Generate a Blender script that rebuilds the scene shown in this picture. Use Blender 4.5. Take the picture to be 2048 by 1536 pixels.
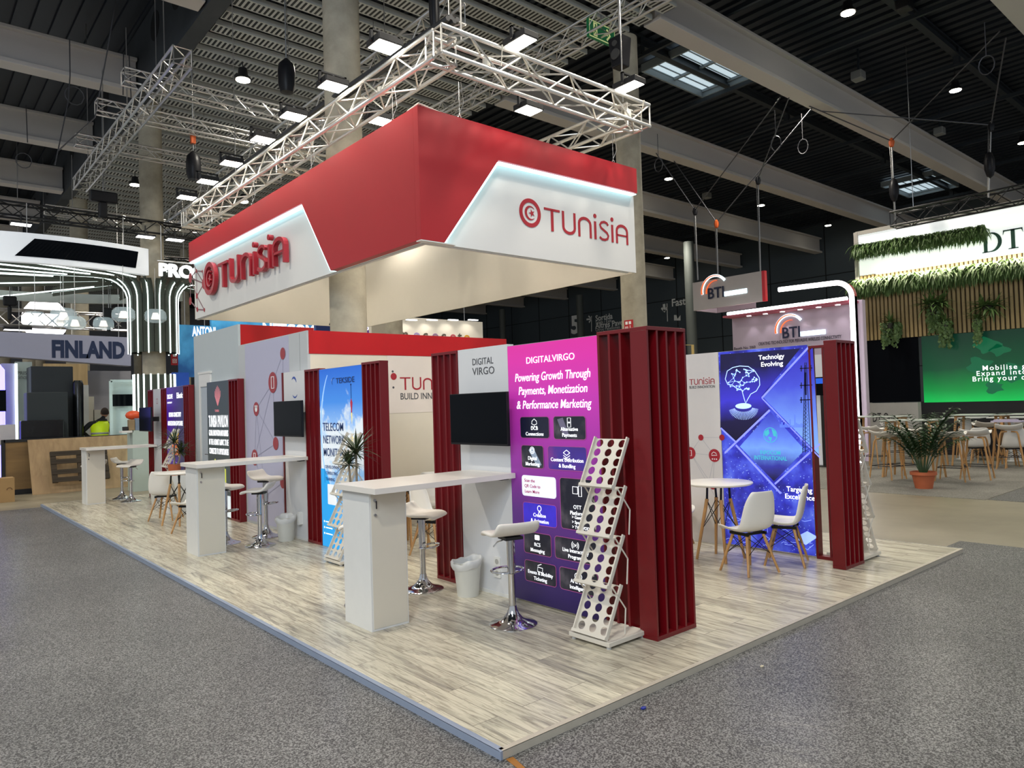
import bpy, bmesh, math, random
from mathutils import Vector as V, Matrix
random.seed(7)
for o in list(bpy.data.objects): bpy.data.objects.remove(o)
SC = bpy.context.scene
COL = SC.collection
# ---------------------------------------------------------------- camera
def cam_axes(yaw, pitch, roll):
    y, p, r = map(math.radians, (yaw, pitch, roll))
    fw = V((math.cos(p)*math.cos(y), math.cos(p)*math.sin(y), math.sin(p)))
    rt = V((math.sin(y), -math.cos(y), 0)); up = rt.cross(fw)
    r2 = math.cos(r)*rt + math.sin(r)*up
    return r2, r2.cross(fw), fw
RX, UP, FW = cam_axes(49.2777, 1.5634, -1.7889)
CAM = V((-2.4667, -3.0494, 1.85)); FPX = 1447.35
cd = bpy.data.cameras.new('camera'); cam = bpy.data.objects.new('camera', cd); COL.objects.link(cam)
cam.matrix_world = Matrix(((RX.x, UP.x, -FW.x, CAM.x), (RX.y, UP.y, -FW.y, CAM.y), (RX.z, UP.z, -FW.z, CAM.z), (0, 0, 0, 1)))
cd.sensor_width = 36; cd.sensor_fit = 'HORIZONTAL'; cd.lens = FPX/2048*36; cd.clip_end = 300; cd.clip_start = .05
SC.camera = cam
# ---------------------------------------------------------------- world, exposure
w = bpy.data.worlds.new('world'); SC.world = w; w.use_nodes = True
bg = w.node_tree.nodes['Background']; bg.inputs[0].default_value = (.86, .93, 1, 1); bg.inputs[1].default_value = .55
SC.view_settings.view_transform = 'Standard'; SC.view_settings.look = 'None'
SC.view_settings.exposure = 0.0; SC.view_settings.gamma = 1; SC.view_settings.use_curve_mapping = False
# ---------------------------------------------------------------- lamps of the hall and of the stand
def light(kind, loc, power, col=(1, 1, 1), size=.5, aim=None, sy=None, spot=None):
    l = bpy.data.lights.new('lamp_light', kind); l.energy = power; l.color = col
    if kind == 'AREA':
        l.size = size
        if sy: l.shape = 'RECTANGLE'; l.size_y = sy
    else: l.shadow_soft_size = size
    if spot: l.spot_size = math.radians(spot); l.spot_blend = .6
    o = bpy.data.objects.new('lamp_light', l); COL.objects.link(o); o.location = loc
    if aim is not None: o.rotation_euler = (V(aim)-V(loc)).to_track_quat('-Z', 'Y').to_euler()
    return o
WARM = (1, .93, .80); COOL = (.74, .86, 1)
for x in (-14, -5, 18, 28):                       # high-bay lamps of the hall
    for y in (-4, 8, 20, 34):
        light('SPOT', (x, y, 10.9), 1500, WARM, .3, aim=(x, y, 0), spot=150)
for x in (5.0, 8.2):
    for y in (1.5, 12.6, 24): light('SPOT', (x, y, 9.9), 900, WARM, .25, aim=(x, y, 0), spot=150)
light('AREA', (-9, -6, 8.6), 900, COOL, 5, aim=(1, 6, 1))          # other stands' white light across the aisle
FL_L = [(2.06, y) for y in (4.35, 5.7, 6.95, 8.1, 9.5, 10.75, 12.0)]
FL_R = [(3.3, 3.30), (5.3, 3.30)]
FLZ = 6.22
for x, y in FL_L: light('SPOT', (x-.02, y, FLZ-.12), 62, (1, .95, .86), .16, aim=(x-.15, y, 0), spot=135)
for x, y in FL_R: light('SPOT', (x, y-.02, FLZ-.12), 62, (1, .95, .86), .16, aim=(x, y-.25, 0), spot=135)
for x, y in ((5.6, 6.5), (5.6, 10.5), (3.8, 12.2), (3.0, 5.2)): light('SPOT', (x, y, 6.05), 130, (1, .95, .86), .16, aim=(x-.2, y-.3, 0), spot=140)
# ---------------------------------------------------------------- measuring help: a point of the photograph on a plane of the place
def ray(x, y): return RX*((x-1024)/FPX) - UP*((y-768)/FPX) + FW
def at(x, y, ax, val):
    d = ray(x, y); t = (val-CAM[ax])/d[ax]; return CAM + d*t
# ---------------------------------------------------------------- materials
M = {}
def nt(m): return m.node_tree.nodes, m.node_tree.links
def mat(name, col, rough=.5, metal=0, emit=0, var=.04, scale=8, bump=0, ecol=None, spec=None, alpha=None, trans=0, coat=0, ior=None):
    if name in M: return M[name]
    m = bpy.data.materials.new(name); m.use_nodes = True; N, L = nt(m); b = N['Principled BSDF']
    c = tuple(col)+(1,)
    if ior: b.inputs['IOR'].default_value = ior
    b.inputs['Roughness'].default_value = rough; b.inputs['Metallic'].default_value = metal
    if spec is not None: b.inputs['Specular IOR Level'].default_value = spec
    if coat: b.inputs['Coat Weight'].default_value = coat
    if trans: b.inputs['Transmission Weight'].default_value = trans
    if alpha is not None: b.inputs['Alpha'].default_value = alpha
    tc = N.new('ShaderNodeTexCoord'); nz = N.new('ShaderNodeTexNoise'); nz.inputs['Scale'].default_value = scale; nz.inputs['Detail'].default_value = 4
    L.new(tc.outputs['Object'], nz.inputs['Vector'])
    rp = N.new('ShaderNodeMapRange'); rp.inputs[3].default_value = 1-var; rp.inputs[4].default_value = 1+var
    L.new(nz.outputs['Fac'], rp.inputs[0])
    mx = N.new('ShaderNodeVectorMath'); mx.operation = 'SCALE'; mx.inputs[0].default_value = col
    L.new(rp.outputs[0], mx.inputs['Scale']); L.new(mx.outputs[0], b.inputs['Base Color'])
    if emit:
        b.inputs['Emission Color'].default_value = (tuple(ecol)+(1,)) if ecol else c; b.inputs['Emission Strength'].default_value = emit
    if bump:
        bp = N.new('ShaderNodeBump'); bp.inputs['Strength'].default_value = bump; bp.inputs['Distance'].default_value = .01
        L.new(nz.outputs['Fac'], bp.inputs['Height']); L.new(bp.outputs[0], b.inputs['Normal'])
    M[name] = m; return m
def srgb(h):
    h = h.lstrip('#'); c = [int(h[i:i+2], 16)/255 for i in (0, 2, 4)]
    return tuple(x/12.92 if x <= .04045 else ((x+.055)/1.055)**2.4 for x in c)
def ramp(N, stops, interp='LINEAR'):
    r = N.new('ShaderNodeValToRGB'); r.color_ramp.interpolation = interp; e = r.color_ramp.elements
    while len(e) < len(stops): e.new(.5)
    for k, (p, c) in enumerate(stops): e[k].position = p; e[k].color = tuple(c)+(1,)
    return r
def mixc(N, L, f, a, b):
    m = N.new('ShaderNodeMix'); m.data_type = 'RGBA'
    for v, s in ((f, 0), (a, 6), (b, 7)):
        if hasattr(v, 'links') or hasattr(v, 'is_linked'): L.new(v, m.inputs[s])
        else: m.inputs[s].default_value = v if s == 0 else tuple(v)+(1,)
    return m.outputs[2]
def white(): return mat('white laminate', srgb('#d9d9d6'), .42)
# floor planks
def plank_mat():
    m = bpy.data.materials.new('washed oak laminate'); m.use_nodes = True; N, L = nt(m); b = N['Principled BSDF']
    tc = N.new('ShaderNodeTexCoord'); sp = N.new('ShaderNodeSeparateXYZ'); L.new(tc.outputs['Object'], sp.inputs[0])
    cb = N.new('ShaderNodeCombineXYZ'); L.new(sp.outputs['Y'], cb.inputs[0]); L.new(sp.outputs['X'], cb.inputs[1])
    br = N.new('ShaderNodeTexBrick'); br.offset = .37; br.inputs['Color1'].default_value = (0, 0, 0, 1); br.inputs['Color2'].default_value = (1, 1, 1, 1); br.inputs['Mortar'].default_value = (.5, .5, .5, 1)
    br.inputs['Scale'].default_value = 1; br.inputs['Brick Width'].default_value = 1.38; br.inputs['Row Height'].default_value = .19; br.inputs['Mortar Size'].default_value = .0022; br.inputs['Mortar Smooth'].default_value = .2
    L.new(cb.outputs[0], br.inputs['Vector'])
    rnd = N.new('ShaderNodeSeparateColor'); L.new(br.outputs['Color'], rnd.inputs[0])
    mu = N.new('ShaderNodeMath'); mu.operation = 'MULTIPLY'; mu.inputs[1].default_value = 13; L.new(rnd.outputs[0], mu.inputs[0])
    c2 = N.new('ShaderNodeCombineXYZ')
    for k, (s, ax) in enumerate(((11, 'X'), (.95, 'Y'))):
        q = N.new('ShaderNodeMath'); q.operation = 'MULTIPLY'; q.inputs[1].default_value = s; L.new(sp.outputs[ax], q.inputs[0]); L.new(q.outputs[0], c2.inputs[k])
    L.new(mu.outputs[0], c2.inputs[2])
    n1 = N.new('ShaderNodeTexNoise'); n1.inputs['Scale'].default_value = 1.0; n1.inputs['Detail'].default_value = 6; n1.inputs['Roughness'].default_value = .62; n1.inputs['Distortion'].default_value = 1.1; L.new(c2.outputs[0], n1.inputs['Vector'])
    wv = N.new('ShaderNodeTexNoise'); wv.inputs['Scale'].default_value = 3.2; wv.inputs['Detail'].default_value = 5; wv.inputs['Distortion'].default_value = 2.2; L.new(c2.outputs[0], wv.inputs['Vector'])
    r1 = ramp(N, [(.28, srgb('#8d8880')), (.42, srgb('#b8b2a0')), (.52, srgb('#d4cdb8')), (.75, srgb('#e4ddc8'))]); L.new(n1.outputs['Fac'], r1.inputs[0])
    r2 = ramp(N, [(.40, (.52, .50, .48)), (.5, (1, 1, 1))]); L.new(wv.outputs['Fac'], r2.inputs[0])
    mm = N.new('ShaderNodeMix'); mm.data_type = 'RGBA'; mm.blend_type = 'MULTIPLY'; mm.inputs[0].default_value = .55; L.new(r1.outputs[0], mm.inputs[6]); L.new(r2.outputs[0], mm.inputs[7])
    tone = ramp(N, [(0, (.86, .85, .85)), (1, (1.0, 1.0, 1.0))]); L.new(rnd.outputs[0], tone.inputs[0])
    m3 = N.new('ShaderNodeMix'); m3.data_type = 'RGBA'; m3.blend_type = 'MULTIPLY'; m3.inputs[0].default_value = 1; L.new(mm.outputs[2], m3.inputs[6]); L.new(tone.outputs[0], m3.inputs[7])
    out = mixc(N, L, br.outputs['Fac'], m3.outputs[2], srgb('#7d776c'))
    L.new(out, b.inputs['Base Color']); b.inputs['Roughness'].default_value = .27; b.inputs['Specular IOR Level'].default_value = .45
    M['planks'] = m; return m
def carpet_mat(name, lo, hi, scale=75, rough=.55, film=True):
    m = bpy.data.materials.new(name); m.use_nodes = True; N, L = nt(m); b = N['Principled BSDF']
    tc = N.new('ShaderNodeTexCoord')
    v = N.new('ShaderNodeTexNoise'); v.inputs['Scale'].default_value = scale; v.inputs['Detail'].default_value = 3; v.inputs['Roughness'].default_value = .7; L.new(tc.outputs['Object'], v.inputs['Vector'])
    r = ramp(N, [(.43, srgb(lo)), (.5, tuple((a+c)/2*.7 for a, c in zip(srgb(lo), srgb(hi)))), (.58, srgb(hi))]); L.new(v.outputs['Fac'], r.inputs[0])
    big = N.new('ShaderNodeTexNoise'); big.inputs['Scale'].default_value = .8; big.inputs['Detail'].default_value = 4; L.new(tc.outputs['Object'], big.inputs['Vector'])
    rb = ramp(N, [(.3, (.82, .82, .82)), (.7, (1.1, 1.1, 1.1))]); L.new(big.outputs['Fac'], rb.inputs[0])
    mm = N.new('ShaderNodeMix'); mm.data_type = 'RGBA'; mm.blend_type = 'MULTIPLY'; mm.inputs[0].default_value = 1; L.new(r.outputs[0], mm.inputs[6]); L.new(rb.outputs[0], mm.inputs[7])
    L.new(mm.outputs[2], b.inputs['Base Color'])
    if film:                                     # clear protective film lying on the carpet
        b.inputs['Coat Weight'].default_value = .22; b.inputs['Coat Roughness'].default_value = .22
        wr = N.new('ShaderNodeTexNoise'); wr.inputs['Scale'].default_value = 1.6; wr.inputs['Detail'].default_value = 7; wr.inputs['Distortion'].default_value = .8; L.new(tc.outputs['Object'], wr.inputs['Vector'])
        bp2 = N.new('ShaderNodeBump'); bp2.inputs['Strength'].default_value = .35; bp2.inputs['Distance'].default_value = .03; L.new(wr.outputs['Fac'], bp2.inputs['Height']); L.new(bp2.outputs[0], b.inputs['Coat Normal'])
    b.inputs['Roughness'].default_value = rough
    bp = N.new('ShaderNodeBump'); bp.inputs['Strength'].default_value = .5; bp.inputs['Distance'].default_value = .006; L.new(v.outputs['Fac'], bp.inputs['Height']); L.new(bp.outputs[0], b.inputs['Normal'])
    M[name] = m; return m
def concrete_mat(name, a, c, scale=1.2, rough=.5):
    m = bpy.data.materials.new(name); m.use_nodes = True; N, L = nt(m); b = N['Principled BSDF']
    tc = N.new('ShaderNodeTexCoord'); n = N.new('ShaderNodeTexNoise'); n.inputs['Scale'].default_value = scale; n.inputs['Detail'].default_value = 9; n.inputs['Roughness'].default_value = .65; L.new(tc.outputs['Object'], n.inputs['Vector'])
    r = ramp(N, [(.3, srgb(a)), (.7, srgb(c))]); L.new(n.outputs['Fac'], r.inputs[0]); L.new(r.outputs[0], b.inputs['Base Color'])
    b.inputs['Roughness'].default_value = rough
    bp = N.new('ShaderNodeBump'); bp.inputs['Strength'].default_value = .15; L.new(n.outputs['Fac'], bp.inputs['Height']); L.new(bp.outputs[0], b.inputs['Normal'])
    M[name] = m; return m
def wood_mat(name, a, c, axis=2, scale=14, rough=.5):
    m = bpy.data.materials.new(name); m.use_nodes = True; N, L = nt(m); b = N['Principled BSDF']
    tc = N.new('ShaderNodeTexCoord'); mp = N.new('ShaderNodeMapping'); s = [scale]*3; s[axis] = scale*.09; mp.inputs['Scale'].default_value = s
    L.new(tc.outputs['Object'], mp.inputs[0]); n = N.new('ShaderNodeTexNoise'); n.inputs['Scale'].default_value = 1; n.inputs['Detail'].default_value = 6; n.inputs['Distortion'].default_value = .6; L.new(mp.outputs[0], n.inputs['Vector'])
    r = ramp(N, [(.32, srgb(a)), (.68, srgb(c))]); L.new(n.outputs['Fac'], r.inputs[0]); L.new(r.outputs[0], b.inputs['Base Color']); b.inputs['Roughness'].default_value = rough
    M[name] = m; return m
def grad_mat(name, stops, axis=2, lo=0, hi=1, emit=.8, rough=.35, noise=None):
    """printed backlit picture: colours change along one axis of the panel (part of the print)"""
    m = bpy.data.materials.new(name); m.use_nodes = True; N, L = nt(m); b = N['Principled BSDF']
    tc = N.new('ShaderNodeTexCoord'); sp = N.new('ShaderNodeSeparateXYZ'); L.new(tc.outputs['Object'], sp.inputs[0])
    mr = N.new('ShaderNodeMapRange'); mr.inputs[1].default_value = lo; mr.inputs[2].default_value = hi; L.new(sp.outputs[axis], mr.inputs[0])
    src = mr.outputs[0]
    if noise:
        n = N.new('ShaderNodeTexNoise'); n.inputs['Scale'].default_value = noise[0]; n.inputs['Detail'].default_value = 7; L.new(tc.outputs['Object'], n.inputs['Vector'])
        s1 = N.new('ShaderNodeMath'); s1.operation = 'SUBTRACT'; s1.inputs[1].default_value = .5; L.new(n.outputs['Fac'], s1.inputs[0])
        s2 = N.new('ShaderNodeMath'); s2.operation = 'MULTIPLY_ADD'; s2.inputs[1].default_value = noise[1]; L.new(s1.outputs[0], s2.inputs[0]); L.new(src, s2.inputs[2]); src = s2.outputs[0]
    r = ramp(N, [(p, srgb(c)) for p, c in stops]); L.new(src, r.inputs[0])
    L.new(r.outputs[0], b.inputs['Base Color']); L.new(r.outputs[0], b.inputs['Emission Color']); b.inputs['Emission Strength'].default_value = emit; b.inputs['Roughness'].default_value = rough
    M[name] = m; return m
# ---------------------------------------------------------------- mesh builder
class Fr:
    """flat drawing frame: origin o, x and y directions; w is the distance out of the surface"""
    def __init__(s, o, x=(1, 0, 0), y=(0, 0, 1)):
        s.o = V(o); s.x = V(x).normalized(); s.y = V(y).normalized(); s.n = s.x.cross(s.y)
    def p(s, u, v, w=0): return s.o + s.x*u + s.y*v + s.n*w
    def px(s, x, y):
        d = ray(x, y); t = (s.o-CAM).dot(s.n)/d.dot(s.n); q = CAM+d*t-s.o; return q.dot(s.x), q.dot(s.y)
WL = {}
class MB:
    def __init__(s): s.v = []; s.f = []
    def add(s, vs, fs):
        n = len(s.v); s.v += [V(v) for v in vs]; s.f += [tuple(i+n for i in f) for f in fs]; return s
    def box(s, a, b):
        (x0, y0, z0), (x1, y1, z1) = [[f(p, q) for p, q in zip(a, b)] for f in (min, max)]
        return s.add([(x0, y0, z0), (x1, y0, z0), (x1, y1, z0), (x0, y1, z0), (x0, y0, z1), (x1, y0, z1), (x1, y1, z1), (x0, y1, z1)],
                     [(0, 3, 2, 1), (4, 5, 6, 7), (0, 1, 5, 4), (1, 2, 6, 5), (2, 3, 7, 6), (3, 0, 4, 7)])
    def bar(s, p, q, w, h=None, up=(0, 0, 1)):
        p, q = V(p), V(q); h = h or w; d = (q-p).normalized(); u = V(up)
        if abs(d.dot(u)) > .98: u = V((1, 0, 0))
        a = d.cross(u).normalized(); b = a.cross(d).normalized(); a *= w/2; b *= h/2
        return s.add([p-a-b, p+a-b, p+a+b, p-a+b, q-a-b, q+a-b, q+a+b, q-a+b], [(0, 1, 2, 3), (7, 6, 5, 4), (0, 4, 5, 1), (1, 5, 6, 2), (2, 6, 7, 3), (3, 7, 4, 0)])
    def tube(s, pts, r, n=8, closed=False, r2=None):
        pts = [V(p) for p in pts]; m = len(pts); rs = r if isinstance(r, (list, tuple)) else [r + ((r2-r)*k/(m-1) if r2 is not None else 0) for k in range(m)]
        base = len(s.v); up = None
        for k, p in enumerate(pts):
            if closed: d = pts[(k+1) % m]-pts[k-1]
            else: d = pts[min(k+1, m-1)]-pts[max(k-1, 0)]
            d.normalize()
            if up is None: up = V((0, 0, 1)) if abs(d.z) < .9 else V((1, 0, 0))
            a = d.cross(up).normalized(); b = a.cross(d).normalized(); up = b
            for i in range(n):
                t = 2*math.pi*i/n; s.v.append(p+(a*math.cos(t)+b*math.sin(t))*rs[k])
        for k in range(m if closed else m-1):
            k2 = (k+1) % m
            for i in range(n):
                j = (i+1) % n; s.f.append((base+k*n+i, base+k*n+j, base+k2*n+j, base+k2*n+i))
        if not closed:
            s.f.append(tuple(base+i for i in range(n))[::-1]); s.f.append(tuple(base+(m-1)*n+i for i in range(n)))
        return s
    def lathe(s, prof, c=(0, 0, 0), n=24, cap=True):
        base = len(s.v); c = V(c)
        for r, z in prof:
            for i in range(n): t = 2*math.pi*i/n; s.v.append(c+V((r*math.cos(t), r*math.sin(t), z)))
        for k in range(len(prof)-1):
            for i in range(n): j = (i+1) % n; s.f.append((base+k*n+i, base+k*n+j, base+(k+1)*n+j, base+(k+1)*n+i))
        if cap:
            s.f.append(tuple(base+i for i in range(n))[::-1]); s.f.append(tuple(base+(len(prof)-1)*n+i for i in range(n)))
        return s
    def ball(s, c, r, n=10, sc=(1, 1, 1)):
        c = V(c); m = n//2; base = len(s.v)
        for k in range(m+1):
            a = math.pi*k/m
            for i in range(n): t = 2*math.pi*i/n; s.v.append(c+V((r*sc[0]*math.sin(a)*math.cos(t), r*sc[1]*math.sin(a)*math.sin(t), r*sc[2]*math.cos(a))))
        for k in range(m):
            for i in range(n): j = (i+1) % n; s.f.append((base+k*n+i, base+(k+1)*n+i, base+(k+1)*n+j, base+k*n+j))
        return s
    def poly(s, F, pts, w0=0, w1=.002):
        n = len(pts); a = sum(pts[i][0]*pts[(i+1) % n][1]-pts[(i+1) % n][0]*pts[i][1] for i in range(n))
        if a < 0: pts = pts[::-1]
        return s.add([F.p(u, v, w0) for u, v in pts]+[F.p(u, v, w1) for u, v in pts],
                     [tuple(range(n))[::-1], tuple(range(n, 2*n))]+[(i, (i+1) % n, n+(i+1) % n, n+i) for i in range(n)])
    def rect(s, F, u0, v0, u1, v1, w0=0, w1=.002): return s.poly(F, [(u0, v0), (u1, v0), (u1, v1), (u0, v1)], w0, w1)
    def rrect(s, F, u0, v0, u1, v1, r, w0=0, w1=.002):
        pts = []
        for cx, cy, a0 in ((u1-r, v0+r, -90), (u1-r, v1-r, 0), (u0+r, v1-r, 90), (u0+r, v0+r, 180)):
            for k in range(6): a = math.radians(a0+k*18); pts.append((cx+r*math.cos(a), cy+r*math.sin(a)))
        return s.poly(F, pts, w0, w1)
    def disc(s, F, u, v, r, w0=0, w1=.002, n=28, ry=None): return s.poly(F, [(u+r*math.cos(2*math.pi*k/n), v+(ry or r)*math.sin(2*math.pi*k/n)) for k in range(n)], w0, w1)
    def rib(s, F, pts, wd, w0=0, w1=.002, closed=False):
        """flat stroke of width wd along a path"""
        m = len(pts); L_, R_ = [], []
        for k, (x, y) in enumerate(pts):
            a = pts[k-1] if (k or closed) else pts[k]; b = pts[(k+1) % m] if (k < m-1 or closed) else pts[k]
            dx, dy = b[0]-a[0], b[1]-a[1]; l = math.hypot(dx, dy) or 1; W_ = (wd[k] if isinstance(wd, (list, tuple)) else wd)/2
            L_.append((x-dy/l*W_, y+dx/l*W_)); R_.append((x+dy/l*W_, y-dx/l*W_))
        base = len(s.v)
        for (a, b) in zip(L_, R_): s.v += [F.p(*a, w0), F.p(*b, w0), F.p(*b, w1), F.p(*a, w1)]
        for k in range(m if closed else m-1):
            i = base+4*k; j = base+4*((k+1) % m); s.f += [(i+3, i+2, j+2, j+3), (i, j, j+1, i+1), (i+2, i+1, j+1, j+2), (i, i+3, j+3, j)]
        if not closed: s.f += [(base, base+1, base+2, base+3), (base+4*m-1, base+4*m-2, base+4*m-3, base+4*m-4)]
        return s
    def line(s, F, a, b, wd, w0=0, w1=.002): return s.rib(F, [a, b], wd, w0, w1)
    def ring(s, F, u, v, r, wd, w0=0, w1=.002, n=30): return s.rib(F, [(u+r*math.cos(2*math.pi*k/n), v+r*math.sin(2*math.pi*k/n)) for k in range(n)], wd, w0, w1, True)
    def text(s, F, u, v, body, size, w0=.002, ex=.001, align='LEFT', width=None, bold=0, shear=0, sp=1):
        c = bpy.data.curves.new('t', 'FONT'); c.body = body; c.size = size; c.extrude = ex; c.align_x = align; c.offset = bold*size; c.shear = shear; c.space_character = sp; c.resolution_u = 3
        o = bpy.data.objects.new('t', c); COL.objects.link(o)
        bpy.context.view_layer.update()
        me = bpy.data.meshes.new_from_object(o); k = 1
        if width and me.vertices:
            xs = [q.co.x for q in me.vertices]; k = width/(max(xs)-min(xs))
        s.add([F.p(u+q.co.x*k, v+q.co.y, w0+ex+q.co.z) for q in me.vertices], [tuple(p.vertices) for p in me.polygons])
        bpy.data.objects.remove(o); bpy.data.meshes.remove(me); bpy.data.curves.remove(c); return s
    def build(s, name, m, parent=None, smooth=False, bevel=0, solid=0, sub=0):
        me = bpy.data.meshes.new(name); lo = [min(v[i] for v in s.v) for i in range(3)]; hi = [max(v[i] for v in s.v) for i in range(3)]
        c = V(((lo[0]+hi[0])/2, (lo[1]+hi[1])/2, lo[2]))
        me.from_pydata([v-c for v in s.v], [], s.f); me.validate(); me.update()
        o = bpy.data.objects.new(name, me); COL.objects.link(o)
        base = WL[parent.name] if parent else V((0, 0, 0))
        o.location = c-base; WL[o.name] = c.copy()
        if parent: o.parent = parent
        if m: me.materials.append(m)
        if smooth: 
            for p in me.polygons: p.use_smooth = True
            if smooth != 2:
                try: me.set_sharp_from_angle(angle=math.radians(38))
                except Exception: pass
        if solid: md = o.modifiers.new('solid', 'SOLIDIFY'); md.thickness = solid; md.offset = 0
        if bevel: md = o.modifiers.new('bevel', 'BEVEL'); md.width = bevel; md.segments = 2; md.limit_method = 'ANGLE'
        if sub: md = o.modifiers.new('sub', 'SUBSURF'); md.levels = sub; md.render_levels = sub
        return o
def tag(o, label=None, cat=None, group=None, kind=None):
    if label: o['label'] = label
    if cat: o['category'] = cat
    if group: o['group'] = group
    if kind: o['kind'] = kind
    return o
def thing(name, label, cat, loc=(0, 0, 0), group=None):
    o = bpy.data.objects.new(name, None); COL.objects.link(o); o.location = loc; o.empty_display_size = .1
    WL[o.name] = V(loc); return tag(o, label, cat, group)
def struct(name, mb, m, **k): o = mb.build(name, m, **k); o['kind'] = 'structure'; return o
def dup(root, loc, rz=None, label=None, group=None, scale=None):
    def cp(o, par):
        c = o.copy(); COL.objects.link(c)
        if par: c.parent = par
        for ch in list(o.children): cp(ch, c)
        return c
    r = cp(root, None); r.location = loc
    if rz is not None: r.rotation_euler = (0, 0, rz)
    if scale: r.scale = (scale,)*3 if not isinstance(scale, tuple) else scale
    if label: r['label'] = label
    if group: r['group'] = group
    return r
def B(a, b): return MB().box(a, b)
def hang(t, pts, zt=12.05, r=.012, m=None):
    mb = MB(); [mb.tube([p, (p[0], p[1], zt)], r, 5) for p in pts]; return mb.build('hanger', m or M['aluminium'], t)

# ================================================================ shared materials
WH = white(); WCREAM = mat('cream board', srgb('#d8d0c0'), .5); PLW = mat('white painted panel', srgb('#d5d6d8'), .45, var=.02)
RED = mat('crimson lacquer', srgb('#6c0610'), .36, var=.06, scale=3); REDB = mat('red fabric print', srgb('#a61822'), .42, var=.05, scale=2)
REDF = mat('bright red band', srgb('#b4040e'), .4, var=.03)
CHROME = mat('chrome', (.62, .62, .64), .09, 1); ALU = mat('aluminium', (.62, .61, .6), .32, 1, var=.08, scale=20); ALUD = mat('dull aluminium', (.34, .34, .34), .4, 1)
BLK = mat('black plastic', (.010, .010, .012), .4, ior=1.3); SCR = mat('dark glass screen', (.004, .005, .007), .12, ior=1.13); BLKM = mat('black steel', (.02, .02, .022), .45, .4)
CHW = mat('white plastic shell', srgb('#e6e2da'), .34, var=.01); LEG = wood_mat('beech wood', '#a97b48', '#c79a63', 2, 20, .45); WIRE = mat('black wire', (.01, .01, .01), .4, .6)
LEATH = mat('white leatherette', srgb('#e9e3da'), .38, var=.02, scale=30, bump=.03)
LED = mat('led strip glow', (.9, 1, .97), .3, emit=2.6, ecol=(.82, 1, .96)); LEDW = mat('white led glow', (1, 1, 1), .3, emit=5); LEDC = mat('cyan edge light', (.6, .95, 1), .3, emit=2.4, ecol=(.55, .92, 1))
LAMPF = mat('lamp diffuser', (1, .97, .88), .3, emit=28, ecol=(1, .95, .82)); LAMPS = mat('high bay glow', (1, .97, .85), .3, emit=30, ecol=(1, .93, .74))
PR = mat('logo red print', srgb('#a32430'), .5); PRG = mat('grey ink', srgb('#4c4c50'), .5); PRL = mat('pale line print', srgb('#b4b4bb'), .5); PRW = mat('white ink', (.85, .86, .88), .5)
TXW = mat('backlit white print', (.95, .97, 1), .4, emit=.9)
CONC = concrete_mat('fair-faced concrete', '#8b8474', '#b3ab98', 1.6, .75)
DARKC = concrete_mat('dark painted concrete', '#2c3034', '#3b4045', .8, .7)
GREYW = mat('grey wall cladding', srgb('#8b8b92'), .6, var=.05, scale=.7); DWALL = mat('charcoal wall panel', srgb('#414b52'), .55, var=.08, scale=.6)
BEAMM = mat('pale grey beam paint', srgb('#bdb8b4'), .6, var=.04, scale=.5)
# ================================================================ shell of the hall
FZ = -.05
struct('floor', B((-16, -12, FZ-.3), (41, 75, FZ)), concrete_mat('hall floor concrete', '#7a7260', '#9a917d', .55, .38))
CARP = carpet_mat('speckled grey carpet', '#262527', '#8f8e8c', 100)
struct('floor_carpet', MB().poly(Fr((0, 0, FZ), (1, 0, 0), (0, 1, 0)), [(-16, -12), (7.7, -12), (7.7, .25), (.1, .25), (.1, 15.35), (-16, 15.35)], 0, .006), CARP)
struct('floor_carpet_side', B((11.8, -12, FZ), (21, 1.12, FZ+.006)), CARP)
o = struct('floor_carpet_right', MB().poly(Fr((0, 0, FZ), (1, 0, 0), (0, 1, 0)), [(11.75, 1.14), (21, 1.14), (21, 8), (11.6, 8)], 0, .007), carpet_mat('pale grey carpet', '#77746c', '#96938a', 60, .8, False))
# roof deck: ribbed sheet running along the hall
def deck(x0, x1, y0, y1, z, pitch=.42):
    mb = MB(); x = x0
    while x < x1:
        mb.box((x, y0, z), (x+pitch*.55, y1, z+.09)); x += pitch
    mb.box((x0, y0, z+.09), (x1, y1, z+.14)); return mb
DECK = mat('dark ribbed roof sheet', srgb('#262d36'), .55, .2, var=.1, scale=.5)
struct('ceiling', deck(-16, 41, -12, 75, 12.05), DECK)
YB = [1.52+5.35*k for k in range(13)]
sec = MB(); pur = MB()
for k in range(len(YB)-1):                                   # dark secondary steel between the pale beams
    y = (YB[k]+YB[k+1])/2
    for xa, xb in ((-16, 2.5), (10.6, 40)):
        sec.bar((xa, y, 11.72), (xb, y, 11.72), .18, .06); sec.bar((xa, y, 11.95), (xb, y, 11.95), .18, .05); sec.bar((xa, y, 11.83), (xb, y, 11.83), .04, .2)
for x in (13.5, 17.5, 21.5, 25.5, 29.5, 33.5, 37.5, -2.5, -7, -11.5): pur.bar((x, -12, 11.45), (x, 70, 11.45), .09, .12)
for x in (13.5, 21.5, 29.5, 37.5):
    for k in range(8): pur.bar((x, (YB[k]+YB[k+1])/2, 11.45), (x, (YB[k]+YB[k+1])/2, 11.95), .16)
SEC = mat('dark roof steel', srgb('#2f363d'), .5, .3)
struct('trim_1', sec, SEC); struct("trim_2", pur, SEC)
def beam(x0, x1, y):
    mb = MB(); z0, z1 = 10.3, 11.2
    mb.box((x0, y-.09, z0+.06), (x1, y+.09, z1-.06)); mb.box((x0, y-.24, z0-.01), (x1, y+.24, z0+.1)); mb.box((x0, y-.24, z1-.08), (x1, y+.24, z1)); return mb
n = 3
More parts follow.
